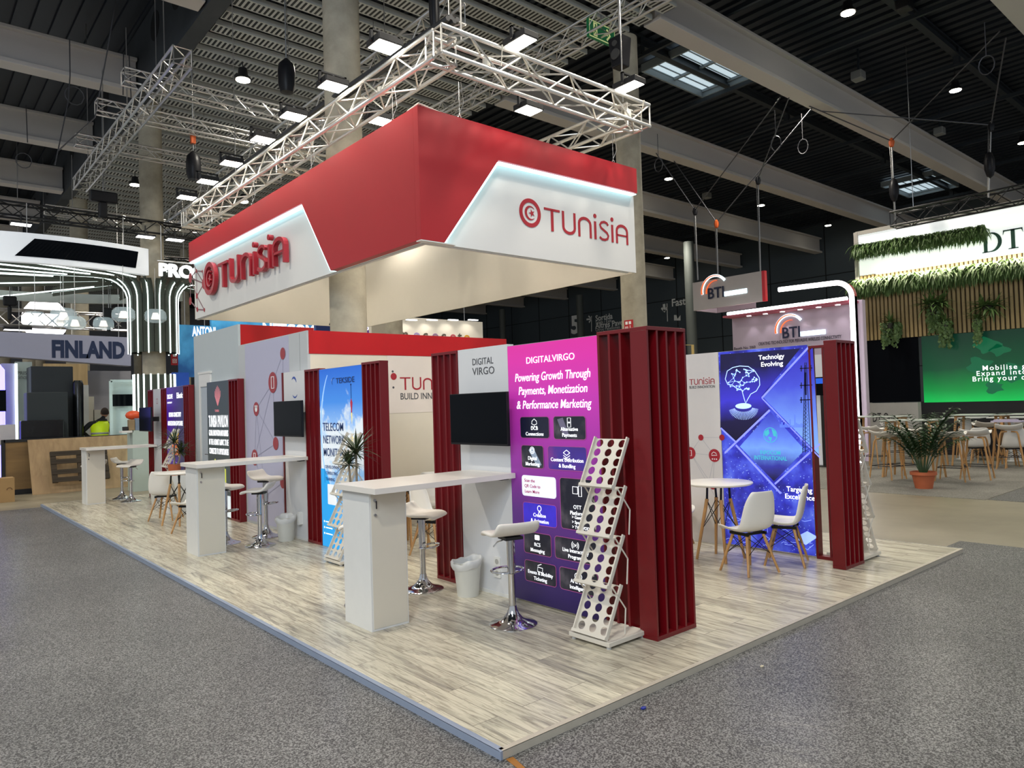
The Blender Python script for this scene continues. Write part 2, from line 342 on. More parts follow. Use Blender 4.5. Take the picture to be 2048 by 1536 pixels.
for k, y in enumerate(YB[:11]):
    if k < 10: struct('trim_%d' % n, beam(10.55, 39.9, y), BEAMM, bevel=.01); n += 1
    if k > 0: struct('trim_%d' % n, beam(-16, 2.5, y), BEAMM, bevel=.01); n += 1
# deep girders with round holes either side of the central strip
def girder(x, side):
    mb = MB(); F = Fr((x, 0, 0), (0, -side, 0), (0, 0, 1)); 
    mb.box((x-.18, -12, 10.25), (x+.18, 70, 12)); return mb
struct('wall_girder_left', girder(2.72, 1), DARKC)
hm = MB(); 
for k in range(34):
    y = -2+k*1.78
    if min(abs(y-b) for b in YB) > .7:
        hm.disc(Fr((2.54, y, 11.42), (0, -1, 0)), 0, 0, .36, 0, .012, 24)
struct('trim_40', hm, mat('painted hole shade', (.004, .005, .007), .9))  # girder is solid; near-black discs paint the shade inside its round holes
# perforated metal slats of the central strip
def slat_mat():
    m = bpy.data.materials.new('slotted metal slat'); m.use_nodes = True; N, L = nt(m); b = N['Principled BSDF']
    tc = N.new('ShaderNodeTexCoord'); sp = N.new('ShaderNodeSeparateXYZ'); L.new(tc.outputs['Object'], sp.inputs[0])
    a = N.new('ShaderNodeMath'); a.operation = 'MULTIPLY'; a.inputs[1].default_value = 9.5; L.new(sp.outputs['X'], a.inputs[0])
    fr = N.new('ShaderNodeMath'); fr.operation = 'FRACT'; L.new(a.outputs[0], fr.inputs[0])
    g = N.new('ShaderNodeMath'); g.operation = 'GREATER_THAN'; g.inputs[1].default_value = .5; L.new(fr.outputs[0], g.inputs[0])
    ay = N.new('ShaderNodeMath'); ay.operation = 'ABSOLUTE'; L.new(sp.outputs['Y'], ay.inputs[0])
    ly = N.new('ShaderNodeMath'); ly.operation = 'LESS_THAN'; ly.inputs[1].default_value = .15; L.new(ay.outputs[0], ly.inputs[0])
    an = N.new('ShaderNodeMath'); an.operation = 'MULTIPLY'; L.new(g.outputs[0], an.inputs[0]); L.new(ly.outputs[0], an.inputs[1])
    out = mixc(N, L, an.outputs[0], srgb('#b9bcb8'), srgb('#15181b')); L.new(out, b.inputs['Base Color']); b.inputs['Roughness'].default_value = .5; b.inputs['Metallic'].default_value = .2
    return m
SL = slat_mat(); y = 0.2; first = None; ks = 0
while y < 66:
    o = B((2.95, y, 10.30), (10.46, y+.36, 10.36)).box((2.95, y-.01, 10.30), (10.46, y+.01, 10.42)).box((2.95, y+.35, 10.30), (10.46, y+.37, 10.42)).build('slat', SL) if first is None else None
    if first is None: first = o; root_sl = thing('slatted_ceiling_raft', 'slotted metal slat raft hung under the roof over the stand', 'ceiling raft', (6.7, 0, 10.3)); first.parent = root_sl; first.location = WL[first.name]-V((6.7, 0, 10.3))
    elif ks < 99:
        c = first.copy(); COL.objects.link(c); c.location = first.location+V((0, ks*.66, 0))
    ks += 1; y += .66
sb = MB()
for x in (4.2, 6.1, 8.0, 9.9): sb.bar((x, 0, 10.47), (x, 66, 10.47), .1, .08); sb.bar((x+.18, 0, 10.47), (x+.18, 66, 10.47), .03, .06)
sb.build('carrier_rail', SEC, root_sl)
# concrete columns
def column(name, x, y, r, z1, m=CONC):
    mb = MB(); mb.lathe([(r, FZ), (r, z1)], (x, y, 0), 40); 
    o = mb.build(name, m, smooth=True); o['kind'] = 'structure'; return o
column('wall_column_1', 3.02, 7.22, .285, 12); column('wall_column_2', 10.62, 7.74, .29, 10.3); column('wall_column_3', 3.0, 18.2, .29, 12)
column('wall_column_4', 3.15, 29, .3, 12); column('wall_column_5', 3.2, 40, .3, 12); column('wall_column_6', 10.6, 18.2, .29, 10.3)
for k, (x, w_) in enumerate(((1005, 12), (1161, 12), (1383, 19))):
    p = at(x, 650, 0, 38.6 if k < 2 else 30); column('wall_column_%d' % (7+k), p.x, p.y, .27, 10.2, mat('grey column paint', srgb('#565b58'), .6))
# far walls
struct('wall_right', B((40, -12, FZ), (40.4, 75, 12.2)), DWALL)
pj = MB()
for k in range(22): pj.box((39.97, -8+k*3.6, 0), (40, -7.95+k*3.6, 12))
for z in (3.2, 5.9, 8.9): pj.box((39.97, -12, z), (40, 75, z+.05))
struct('trim_41', pj, mat('panel joint', (.006, .008, .01), .8))
struct('wall_back', B((-16, 70, FZ), (41, 70.4, 12.2)), GREYW)
# big white hall signs painted on the far wall
F = Fr((39.95, 0, 0), (0, -1, 0)); sg = MB(); SG = mat('white painted lettering', srgb('#f0f2f1'), .6)
u, v = F.px(1142, 667); sg.text(F, u, v, '5', 2.0, bold=.035); tag(sg.build('wall_sign', SG), 'big white numeral 5 high on the charcoal wall', 'sign'); sg = MB()
u, v = F.px(1191, 642); sg.text(F, u, v, 'Sortida', .62, bold=.02); u, v = F.px(1191, 648.5); sg.text(F, u, v, 'Salida / Exit', .36)
u, v = F.px(1191, 657); sg.text(F, u, v, 'Altres Pavellons', .62, bold=.02); u, v = F.px(1191, 663); sg.text(F, u, v, 'Otros Pabellones / Other Halls', .36)
a, b = F.px(1183, 632), F.px(1183, 663); sg.line(F, a, b, .07)
a = F.px(1173, 639); b = F.px(1182, 638); sg.line(F, a, b, .14); sg.rib(F, [F.px(1177, 632), F.px(1183, 638), F.px(1178, 645)], .14)
tag(sg.build('wall_sign', SG), 'white direction lettering Sortida and Altres Pavellons with arrow on the charcoal wall', 'sign'); sg = MB()
u, v = F.px(1343, 613); sg.text(F, u, v, 'Fast', .75, bold=.02); u, v = F.px(1381, 609); sg.text(F, u, v, 'ood', .75, bold=.02)
sg.line(F, F.px(1334, 607), F.px(1335, 643), .07); sg.line(F, F.px(1328, 608), F.px(1329, 622), .22); sg.rib(F, [F.px(1323, 616), F.px(1329, 623), F.px(1334, 615)], .16)
sg.poly(F, [F.px(1348, 630), F.px(1353, 630), F.px(1355, 638), F.px(1361, 630), F.px(1361, 641), F.px(1348, 641)])
tag(sg.build('wall_sign', SG), 'white lettering Fast with down arrow and escalator symbol on the charcoal wall', 'sign')
# roof windows
for k, (x, y, w_, d_) in enumerate((at(1400, 135, 2, 11.9).to_tuple()[:2]+(1.5, 1.9), at(1840, 366, 2, 11.9).to_tuple()[:2]+(1.6, 2.2))):
    g = MB(); g.box((x-w_, y-d_/2, 11.93), (x+w_, y+d_/2, 11.95)); o = g.build('window_%d' % (k+1), mat('rooflight glass', (.35, .42, .46), .3, emit=.9 if k == 0 else .35, ecol=(.55, .68, .75))); o['kind'] = 'structure'
    f = MB()
    for q in range(3): f.box((x-w_+q*w_-.04, y-d_/2, 11.85), (x-w_+q*w_+.04, y+d_/2, 11.93))
    for q in range(8): f.box((x-w_, y-d_/2+q*d_/7-.015, 11.9), (x+w_, y-d_/2+q*d_/7+.015, 11.93))
    f.box((x-w_-.06, y-d_/2-.06, 11.7), (x-w_, y+d_/2+.06, 11.93)).box((x+w_, y-d_/2-.06, 11.7), (x+w_+.06, y+d_/2+.06, 11.93)).box((x-w_, y-d_/2-.06, 11.7), (x+w_, y-d_/2, 11.93)).box((x-w_, y+d_/2, 11.7), (x+w_, y+d_/2+.06, 11.93))
    f.build('window_frame', mat('rooflight frame', srgb('#7f8a90'), .5), o)
# ================================================================ the stand's floor
pf = thing('stand_platform', 'low stand floor of washed grey oak planks with metal edge strip', 'platform', (3.5, 8, FZ+.006))
B((0, 0, FZ+.008), (6.98, 15.5, 0)).build('plank_floor', plank_mat(), pf)
e = MB(); e.box((-.015, -.015, FZ+.006), (0, 15.5, .003)).box((-.015, 0, 0), (.022, 15.5, .0035)); e.build('edge_strip', mat('blue-grey aluminium edge', srgb('#8f9bb0'), .45, .2), pf)
e = MB(); e.box((0, -.015, FZ+.006), (6.98, 0, .003)).box((0, -.015, 0), (6.98, .022, .0035)); e.build('edge_strip', mat('satin aluminium edge', srgb('#bdb5a6'), .45, .2, var=.12, scale=14), pf)
B((6.98, -.015, FZ+.006), (6.995, 15.5, .003)).build('edge_strip', ALU, pf); B((0, 15.5, FZ+.006), (6.98, 15.515, .003)).build('edge_strip', ALU, pf)
# ================================================================ furniture prototypes
def leg_taper(mb, p, q, r0, r1): mb.tube([p, V(p).lerp(V(q), .5), q], [r0, (r0+r1)/2*1.04, r1], 10)
def make_chair(label):
    t = thing('shell_chair', label, 'chair')
    prof = [(-.245, .425, .17), (-.225, .452, .205), (-.13, .45, .228), (-.02, .438, .236), (.08, .436, .238), (.145, .452, .238), (.185, .50, .236), (.205, .57, .232), (.222, .66, .222), (.238, .75, .203), (.252, .82, .175), (.262, .868, .135)]
    mb = MB(); nu = 13; vs = []
    for k, (y, z, hw) in enumerate(prof):
        for i in range(nu):
            s = -1+2*i/(nu-1); x = hw*math.sin(s*math.pi/2)*.98; e = abs(s)**2.6
            lift = .045*e*(1 if k < 5 else max(0, 1-(k-4)*.25)); fwd = -.055*e*min(1, max(0, (k-3)/3))*(1 if k < 10 else .8)
            vs.append((x, y+fwd, z+lift-(.012*(1-abs(s)) if k < 5 else 0)))
    fs = [(k*nu+i, k*nu+i+1, (k+1)*nu+i+1, (k+1)*nu+i) for k in range(len(prof)-1) for i in range(nu-1)]
    mb.add(vs, fs).build('shell', CHW, t, smooth=2, solid=.011, sub=1)
    for sx in (-1, 1):
        for sy in (-1, 1):
            l = MB(); leg_taper(l, (sx*.115, sy*.10+.01, .395), (sx*.215, sy*.205+.01, 0), .0165, .0125); l.build('leg', LEG, t, smooth=True)
    w_ = MB(); P = lambda sx, sy, k: V((sx*.115, sy*.10+.01, .395)).lerp(V((sx*.215, sy*.205+.01, 0)), k)
    for sx in (-1, 1):
        w_.tube([P(sx, -1, .05), P(sx, 1, .52)], .0038, 5); w_.tube([P(sx, 1, .05), P(sx, -1, .52)], .0038, 5); w_.tube([P(-1, sx, .05), P(1, sx, .52)], .0038, 5); w_.tube([P(1, sx, .05), P(-1, sx, .52)], .0038, 5)
        w_.bar((sx*.125, -.12, .41), (sx*.125, .14, .41), .02, .03)
    w_.bar((-.13, -.09, .415), (.13, -.09, .415), .02, .025).bar((-.13, .11, .415), (.13, .11, .415), .02, .025)
    w_.build('wire_brace', WIRE, t); return t
def make_table(label, h=.88, r=.385):
    t = thing('round_table', label, 'table')
    MB().lathe([(r-.02, h-.028), (r, h-.015), (r, h-.004), (r-.006, h)], (0, 0, 0), 48).build('tabletop', CHW, t, smooth=True)
    for k in range(4):
        a = math.radians(45+90*k); c, s_ = math.cos(a), math.sin(a); l = MB(); leg_taper(l, (c*.13, s_*.13, h*.78), (c*.27, s_*.27, 0), .021, .015); l.build('leg', LEG, t, smooth=True)
    w_ = MB(); P = lambda k, f: V((math.cos(math.radians(45+90*k))*.13, math.sin(math.radians(45+90*k))*.13, h*.78)).lerp(V((math.cos(math.radians(45+90*k))*.27, math.sin(math.radians(45+90*k))*.27, 0)), f)
    for k in range(4):
        w_.tube([P(k, .02), P(k+1, .5)], .0045, 5); w_.tube([P(k+1, .02), P(k, .5)], .0045, 5); w_.bar(P(k, 0), P(k, 0)+V((-.02*math.cos(math.radians(45+90*k)), 0, h*.19)), .018)
    w_.build('wire_brace', WIRE, t); return t
def make_stool(label, h=.80):
    t = thing('bar_stool', label, 'bar stool')
    MB().lathe([(.205, 0), (.205, .008), (.19, .016), (.14, .028), (.09, .05), (.055, .09), (.038, .13), (.034, .16)], (0, 0, 0), 48).build('base', CHROME, t, smooth=True)
    MB().lathe([(.03, .14), (.03, .43), (.0305, .431)], (0, 0, 0), 24).lathe([(.0345, .43), (.0345, .46), (.036, h-.13), (.036, h-.06)], (0, 0, 0), 24).build('column', CHROME, t, smooth=True)
    MB().lathe([(.033, .425), (.033, .435)], (0, 0, 0), 20).build('collar', BLK, t)
    pts = [(.03*math.cos(a), -.03, .44) for a in (0,)]; R_ = .145
    loop = [(R_*1.0*math.sin(a), -.06-R_*.62*math.cos(a)*1.0-.02, .44+.006*math.cos(a)) for a in [2*math.pi*k/28 for k in range(28)]]
    MB().tube(loop, .0095, 8, True).tube([(0, -.02, .44), (0, .03, .44)], .02, 8).build('footrest', CHROME, t, smooth=True)
    MB().tube([(.02, 0, h-.07), (.13, .02, h-.085), (.17, .025, h-.12)], .006, 6).build('lever', CHROME, t, smooth=True)
    B((-.08, -.08, h-.075), (.08, .08, h-.05)).build('seat_mount', BLKM, t)
    prof = [(-.205, -.035), (-.19, -.008), (-.13, .004), (-.03, .0), (.05, .0), (.11, .02), (.15, .065), (.175, .11)]
    nu = 9; vs = []
    for y, z in prof:
        for i in range(nu):
            s = -1+2*i/(nu-1); hw = .205*(1 if abs(y) < .16 else .93); vs.append((hw*s, y, h-.03+z+.006*abs(s)**2))
    MB().add(vs, [(k*nu+i, k*nu+i+1, (k+1)*nu+i+1, (k+1)*nu+i) for k in range(len(prof)-1) for i in range(nu-1)]).build('seat', LEATH, t, smooth=2, solid=.034, sub=2)
    return t
def make_rack(label):
    """zig-zag literature rack: perforated trays between two scissor side bars, on a flat base; faces -X in its own frame"""
    t = thing('brochure_rack', label, 'brochure rack'); W_ = .35; RK = mat('cream steel', srgb('#d4cec2'), .4, .1)
    MB().box((-.2, -.21, .02), (.24, .21, .055)).build('base', RK, t, bevel=.004)
    ft = MB()
    for x in (-.17, .21):
        for y in (-.18, .18): ft.lathe([(.018, 0), (.018, .02)], (x, y, 0), 10)
    ft.build('foot', mat('clear foot', (.5, .5, .5), .3), t)
    for k in range(4):
        z0 = .065+k*.372; lean = .19; x0 = -.17+.045*k; F = Fr((x0, W_/2, z0), (0, -1, 0), (lean, 0, .37)); hh = math.hypot(lean, .37)
        # perforated tray: strips between the rows of holes, real openings
        nc, nr = 3, 5; cw = W_/nc; chh = (hh-.02)/nr; mb = MB()
        for a in range(nc):
            for b_ in range(nr):
                cu, cv = (a+.5)*cw, .012+(b_+.5)*chh; rr = min(cw, chh)*.42; N_ = 16
                inner = [(cu+rr*1.05*math.cos(2*math.pi*i/N_), cv+rr*math.sin(2*math.pi*i/N_)) for i in range(N_)]
                def sq(i):
                    an = 2*math.pi*i/N_; c_, s_ = math.cos(an), math.sin(an); m_ = max(abs(c_), abs(s_)); return (cu+cw/2*c_/m_, cv+chh/2*s_/m_)
                outer = [sq(i) for i in range(N_)]; n0 = len(mb.v)
                mb.v += [F.p(*q, 0) for q in inner]+[F.p(*q, 0) for q in outer]
                mb.f += [(n0+i, n0+(i+1) % N_, n0+N_+(i+1) % N_, n0+N_+i) for i in range(N_)]
        mb.build('tray', RK, t, solid=.004)
        lip = MB(); lip.poly(F, [(0, 0), (.012, 0), (.012, hh), (0, hh)], 0, .03).poly(F, [(W_-.012, 0), (W_, 0), (W_, hh), (W_-.012, hh)], 0, .03).poly(F, [(0, -.012), (W_, -.012), (W_, .012), (0, .012)], 0, .04); lip.build('tray_rim', RK, t)
        for s in ((0, W_) if k < 3 else ()):
            b = MB(); p = F.p(s, .0, 0); q = V((x0+lean+.0, p.y, z0+.37)); b.tube([(x0+.07, p.y, z0+.37), (x0+lean+.02, p.y, z0+.19), (x0+lean-.0, p.y, z0+.0)], .006, 6); b.build('scissor_bar', RK, t)
    return t
def make_bin(label):
    t = thing('waste_bin', label, 'bin')
    MB().lathe([(.0, .004), (.105, .0), (.113, .1), (.128, .25), (.142, .325), (.146, .33), (.138, .325), (.12, .2), (.1, .02), (0, .015)], (0, 0, 0), 32, False).build('bucket', mat('white bin plastic', srgb('#c9c8bf'), .45), t, smooth=True)
    mb = MB(); n = 36; rows = [(.136, .27), (.150, .30), (.152, .335), (.138, .352), (.12, .335), (.10, .25), (.08, .12), (0.01, .05)]
    for r, z in rows:
        for i in range(n):
            a = 2*math.pi*i/n; q = .006*math.sin(a*7+z*30)+.008*math.sin(a*3+1); mb.v.append(V(((r+q)*math.cos(a), (r+q)*math.sin(a), z+.02*math.sin(a+2)+q)))
    for k in range(len(rows)-1):
        for i in range(n): j = (i+1) % n; mb.f.append((k*n+i, k*n+j, (k+1)*n+j, (k+1)*n+i))
    mb.build('bin_liner', mat('translucent bag', (.8, .8, .78), .3, alpha=.7), t, smooth=2); return t
def blade(mb, p, d, L_, w_, droop, n=6, twist=0):
    """long narrow leaf"""
    d = V(d).normalized(); side = d.cross(V((0, 0, 1)));
    if side.length < .05: side = V((1, 0, 0))
    side.normalize(); q = V(p); base = len(mb.v); dd = d.copy()
    for k in range(n+1):
        t = k/n; w2 = w_*(1-abs(2*t-.75)**2.2*.75)*(1 if t < .98 else .1); w2 = max(w2, .0008)
        mb.v += [q-side*w2/2, q+V((0, 0, -w2*.15)), q+side*w2/2]; dd = (dd+V((0, 0, -droop/n))).normalized(); q = q+dd*(L_/n)
    for k in range(n):
        i = base+3*k; mb.f += [(i, i+1, i+4, i+3), (i+1, i+2, i+5, i+4)]
GRN = mat('dark leaf', srgb('#2f3f22'), .45, var=.35, scale=9); GRN2 = mat('palm leaf', srgb('#2c4a26'), .42, var=.3, scale=5); BARK = mat('pale bark', srgb('#8e8270'), .8, var=.25, scale=30)
def make_dracaena(label, heads, pot):
    t = thing('potted_dracaena', label, 'potted plant')
    MB().lathe([(.09, 0), (.12, .2), (.125, .21), (.11, .2), (0, .19)], (0, 0, 0), 24, False).build('pot', pot, t, smooth=True)
    for hx, hy, hz, s in heads:
        st = MB(); st.tube([(hx*.2, hy*.2, .18), (hx*.7, hy*.6, hz*.6), (hx, hy, hz)], .016, 8, r2=.012); st.build('stem', BARK, t, smooth=True)
        lf = MB()
        for k in range(64):
            a = random.random()*6.283; e = random.uniform(-.15, 1.25); blade(lf, (hx, hy, hz+random.uniform(-.03, .04)), (math.cos(a)*math.cos(e), math.sin(a)*math.cos(e), math.sin(e)), s*random.uniform(.7, 1.05), .022, random.uniform(.3, 1.0))
        lf.build('foliage', GRN, t)
    return t
# ================================================================ parts of the stand
def slat_screen(label, x0, y0, along, length, depth, n, H=2.42, group='crimson slat screens of the stand', m=RED, name='slat_screen'):
    """upright planks between a top and a bottom rail; 'along' is the axis the screen runs"""
    t = thing(name, label, 'slat screen', (x0+(length/2 if along == 'X' else depth/2), y0+(length/2 if along == 'Y' else depth/2), 0), group)
    L2, D2 = (length, depth) if along == 'X' else (depth, length); th = .022
    B((x0, y0, 0), (x0+L2, y0+D2, .035)).build('bottom_rail', m, t, bevel=.002); B((x0, y0, H-.03), (x0+L2, y0+D2, H)).build('top_rail', m, t, bevel=.002)
    for k in range(n):
        s = (length-th)*k/(n-1)
        (B((x0+s, y0+.002, .035), (x0+s+th, y0+depth-.002, H-.03)) if along == 'X' else B((x0+.002, y0+s, .035), (x0+depth-.002, y0+s+th, H-.03))).build('slat', m, t, bevel=.0015)
    return t
slat_screen('crimson slat screen at the front corner by the brochure rack, end of the pink panel', 1.965, .49, 'X', .50, .15, 5)
slat_screen('crimson slat screen joining the pink backlit panel to the front corner screen', 1.975, .645, 'Y', .375, .13, 4)
slat_screen('crimson slat screen left of the wall television above the white bin', 1.99, 2.99, 'Y', .47, .11, 5)
slat_screen('narrow crimson slat screen left of the blue sky panel', 1.99, 6.195, 'Y', .44, .11, 4)
slat_screen('crimson slat screen right of the blue sky panel, before the cream wall', 1.99, 4.55, 'Y', .445, .12, 5)
slat_screen('crimson slat screen right of the charcoal panel on the storage wall', 1.985, 9.22, 'Y', .44, .11, 4)
slat_screen('farthest crimson slat screen, left of the far white television wall', 1.99, 14.44, 'Y', .42, .12, 4)
slat_screen('crimson slat screen left of the purple panel', 1.99, 13.42, 'Y', .4, .12, 4)
slat_screen('crimson slat screen right of the purple panel beside the storage door', 1.985, 11.87, 'Y', .345, .11, 4)
slat_screen('crimson slat screen at the right corner of the stand, turned to the aisle', 5.11, .49, 'X', .44, .14, 5, 2.42)
slat_screen('open crimson slat screen right of the blue technology panel', 5.44, .64, 'Y', .33, .11, 3, 2.40)
tag(B((1.985, 7.375, .03), (2.095, 7.41, 2.42)).build('end_slat', RED), 'single thin crimson upright left of the middle television', 'slat')
# ---------------------------------------------------------------- front unit: pink backlit panel
def lightbox(name, label, x, y0, y1, z1, m, z0=.02, dp=.095):
    t = thing(name, label, 'backlit panel', (x, (y0+y1)/2, 0))
    B((x+.004, y0, z0), (x+dp, y1, z1)).build('frame', ALU, t); B((x, y0+.004, z0+.004), (x+.003, y1-.004, z1-.004)).build('printed_face', m, t); return t
PINK = grad_mat('pink to violet print', [(0, '#221546'), (.12, '#33205e'), (.35, '#572a78'), (.55, '#8a2c92'), (.78, '#b832a4'), (.92, '#cf2d9e'), (1, '#d12c96')], 2, 0, 2.4, .38)
t = lightbox('backlit_panel', 'pink and violet backlit panel headed Powering Growth Through Payments', 2.0, 1.03, 2.195, 2.40, PINK)
F = Fr((2.0, 2.20, 0), (0, -1, 0)); SH = .18
mb = MB(); mb.text(F, .27, 2.215, 'DIGITALVIRGO', .085, .002, width=.62); mb.build('title_lettering', TXW, t); mb = MB()
for v_, s_, a, wd in ((2.055, 'Powering Growth Through', .105, .965), (1.93, 'Payments, Monetization', .15, .88), (1.80, '& Performance Marketing', .118, .955)): mb.text(F, a, v_, s_, .108, .002, width=wd, bold=.006, shear=SH)
mb.build('headline_lettering', TXW, t)
cards = [('b', .165, 1.53, .555, 1.725, 'DCB\nConnections'), ('c', .612, 1.525, 1.003, 1.727, 'Alternative\nPayments'), ('d', .17, 1.255, .47, 1.463, 'Digital\nMarketing'),
         ('e', .527, 1.255, 1.003, 1.463, 'Content Distribution\n& Bundling'), ('f', .668, .747, 1.08, 1.19, 'OTT\nPlatforms'), ('g', .170, .74, .614, .937, 'Creation\n& Animation'), ('h', .167, .47, .533, .668, 'RCS\nMessaging'),
         ('i', .58, .475, 1.085, .67, 'Live Interactivity\nPrograms'), ('j', .168, .213, .584, .405, 'Events & Mobility\nTicketing'), ('k', .63, .215, 1.085, .408, 'AI & Data\nIntelligence')]
CB = grad_mat('dark card photo', [(0, '#0e1020'), (.45, '#1b1d2c'), (.6, '#34333c'), (.8, '#57525c')], 1, -3, 3, .25, noise=(6, 1.1)); CBP = grad_mat('violet card photo', [(0, '#3a1c5c'), (.5, '#3c2a8a'), (1, '#8a2f7f')], 1, -1, 1, .3, noise=(3, 1.2))
cm = {'b': mat('navy card print', srgb('#16182f'), .4, emit=.25, var=.5, scale=30), 'e': CBP, 'g': mat('blue violet card print', srgb('#3a2cc0'), .4, emit=.4, var=.6, scale=7)}
rim = MB()
for n_, u0, v0, u1, v1, s_ in cards:
    mb = MB()
    MB().rrect(F, u0, v0, u1, v1, .028, .0, .0045).build('card_picture', cm.get(n_, CB), t)
    q = [(u0, v0), (u1, v0), (u1, v1), (u0, v1)]; r = .028; pts = []
    for cx, cy, a0 in ((u1-r, v0+r, -90), (u1-r, v1-r, 0), (u0+r, v1-r, 90), (u0+r, v0+r, 180)):
        for k in range(5): a = math.radians(a0+k*22.5); pts.append((cx+r*math.cos(a), cy+r*math.sin(a)))
    rim.rib(F, pts, .005, .004, .0052, True); cu = (u0+u1)/2; top = v1-.045
    l1, l2 = s_.split('\n'); vb = v0+.075 if n_ != 'f' else .93
    mb.text(F, cu, vb, l1, .047, .005, align='CENTER', bold=.003); mb.text(F, cu, vb-.052, l2, .047, .005, align='CENTER', bold=.003)
    w0, w1 = .005, .006
    if n_ == 'b': mb.rib(F, [(cu-.035, top-.02), (cu-.03, top+.005), (cu, top+.025), (cu+.03, top+.005), (cu+.035, top-.02), (cu, top-.03)], .005, w0, w1, True); [mb.disc(F, cu+d, top-.045, .007, w0, w1) for d in (-.03, 0, .03)]
    elif n_ == 'c': mb.rib(F, [(cu-.02, top-.05), (cu+.02, top-.05), (cu+.02, top+.03), (cu-.02, top+.03)], .005, w0, w1, True).line(F, (cu-.012, top-.01), (cu+.012, top-.01), .012, w0, w1)
    elif n_ == 'd': mb.ring(F, cu, top, .03, .005, w0, w1).ring(F, cu, top, .016, .005, w0, w1)
    elif n_ == 'e':
        for k in range(3): mb.rib(F, [(cu-.04, top-.01-k*.022), (cu, top-.032-k*.022), (cu+.04, top-.01-k*.022)], .006, w0, w1)
        mb.rib(F, [(cu-.04, top-.01), (cu, top+.015), (cu+.04, top-.01)], .006, w0, w1)
    elif n_ == 'f': mb.rib(F, [(cu-.05, 1.06), (cu+.01, 1.06), (cu+.01, 1.12), (cu-.05, 1.12)], .006, w0, w1, True).rib(F, [(cu+.02, 1.04), (cu+.055, 1.04), (cu+.055, 1.13), (cu+.02, 1.13)], .006, w0, w1, True); [mb.text(F, cu-.07, .845-k*.042, q_, .038, .005, bold=.006) for k, q_ in enumerate(('> Gaming', '> Sport', '> TV & VOD'))]
    elif n_ == 'g': mb.ring(F, cu, top, .024, .006, w0, w1).line(F, (cu, top-.02), (cu-.02, top-.06), .006, w0, w1).line(F, (cu, top-.02), (cu+.02, top-.06), .006, w0, w1)
    elif n_ == 'h': mb.rrect(F, cu-.032, top-.02, cu+.032, top+.025, .008, w0, w1)
    elif n_ == 'i': [mb.rib(F, [(cu+sg_*r_*math.cos(a), top-.01+r_*math.sin(a)) for a in (-.8, -.4, 0, .4, .8)], .005, w0, w1) for sg_ in (-1, 1) for r_ in (.026, .042)]; mb.poly(F, [(cu-.008, top-.024), (cu+.014, top-.01), (cu-.008, top+.004)], w0, w1)
    elif n_ == 'j': mb.rib(F, [(cu-.035, top-.04), (cu+.03, top-.045), (cu+.035, top-.005), (cu-.03, top+.0)], .006, w0, w1, True).rib(F, [(cu-.03, top+.012), (cu+.02, top+.03)], .006, w0, w1)
    elif n_ == 'k': mb.ring(F, cu-.016, top-.01, .026, .005, w0, w1).ring(F, cu+.016, top-.01, .026, .005, w0, w1)
    mb.build('card_lettering', TXW, t)
rim.build('card_border', mat('rose outline print', srgb('#a04a86'), .4, emit=.3), t)
# slanted phone pictures inside two cards
ph = MB(); ph.poly(F, [(.27, 1.42), (.33, 1.45), (.44, 1.29), (.385, 1.265)], .0045, .005); ph.build('card_picture', mat('pale phone picture', srgb('#8f9fb4'), .4, emit=.25, var=.6, scale=25), t)
ph = MB(); ph.poly(F, [(.66, 1.70), (.73, 1.715), (.80, 1.57), (.74, 1.545)], .0045, .005); ph.build('card_picture', mat('grey phone picture', srgb('#6d6880'), .4, emit=.2, var=.3), t)
MB().rrect(F, .163, .996, .615, 1.185, .03, 0, .0045).build('invitation_card', mat('white backlit card', srgb('#dfe4ee'), .4, emit=.55), t)
mb = MB(); [mb.text(F, .20, 1.125-k*.05, s_, .042, .0048, bold=.006) for k, s_ in enumerate(('Scan the', 'QR Code to', 'Learn More'))]; mb.build('invitation_lettering', mat('magenta ink', srgb('#b03a70'), .5, emit=.2), t)
# ---------------------------------------------------------------- television walls
def tv(name, label, x, y0, y1, z0, z1, tilt=0, mount=True):
    t = thing(name, label, 'television', (x+.02, (y0+y1)/2, z0))
    B((x, y0, z0), (x+.035, y1, z1)).build('casing', BLK, t, bevel=.004); B((x-.002, y0+.008, z0+.02), (x+.001, y1-.008, z1-.008)).build('screen', SCR, t)
    if mount: MB().box((x+.035, (y0+y1)/2-.18, (z0+z1)/2-.12), (x+.06, (y0+y1)/2+.18, (z0+z1)/2+.12)).box((x+.06, (y0+y1)/2-.03, (z0+z1)/2-.05), (1.999, (y0+y1)/2+.03, (z0+z1)/2+.05)).build('wall_bracket', BLKM, t)
    return t
def tv_wall(label, y0, y1, h=2.42):
    t = thing('partition_panel', label, 'partition', (2.04, (y0+y1)/2, 0)); B((2.0, y0, 0), (2.08, y1, h)).build('panel', PLW, t); B((1.992, y0, 0), (2.0, y1, .03)).build('skirting', WH, t); return t
t = tv_wall('white partition behind the nearest television, headed DIGITAL VIRGO', 2.195, 2.985)
F = Fr((2.0, 2.985, 0), (0, -1, 0)); mb = MB(); mb.text(F, .24, 2.25, 'DIGITAL', .095, .001, width=.33).text(F, .24, 2.15, 'VIRGO', .105, .001, width=.35); mb.build('lettering', PRG, t)
mb = MB(); mb.rrect(F, .50, .17, .60, .26, .01, 0, .012).rrect(F, .50, .28, .60, .37, .01, 0, .012); o = mb.build('wall_socket', WH, t)
mb = MB(); [mb.disc(F, .55, v_, .026, .012, .014) for v_ in (.215, .325)]; mb.build('socket_face', mat('grey socket', srgb('#a5a49e'), .5), o)
tv('television', 'large black wall television above the nearest high counter', 1.84, 2.04, 2.93, 1.46, 1.965)
t = tv_wall('white partition with blue script emblem behind the middle television', 6.64, 7.37)
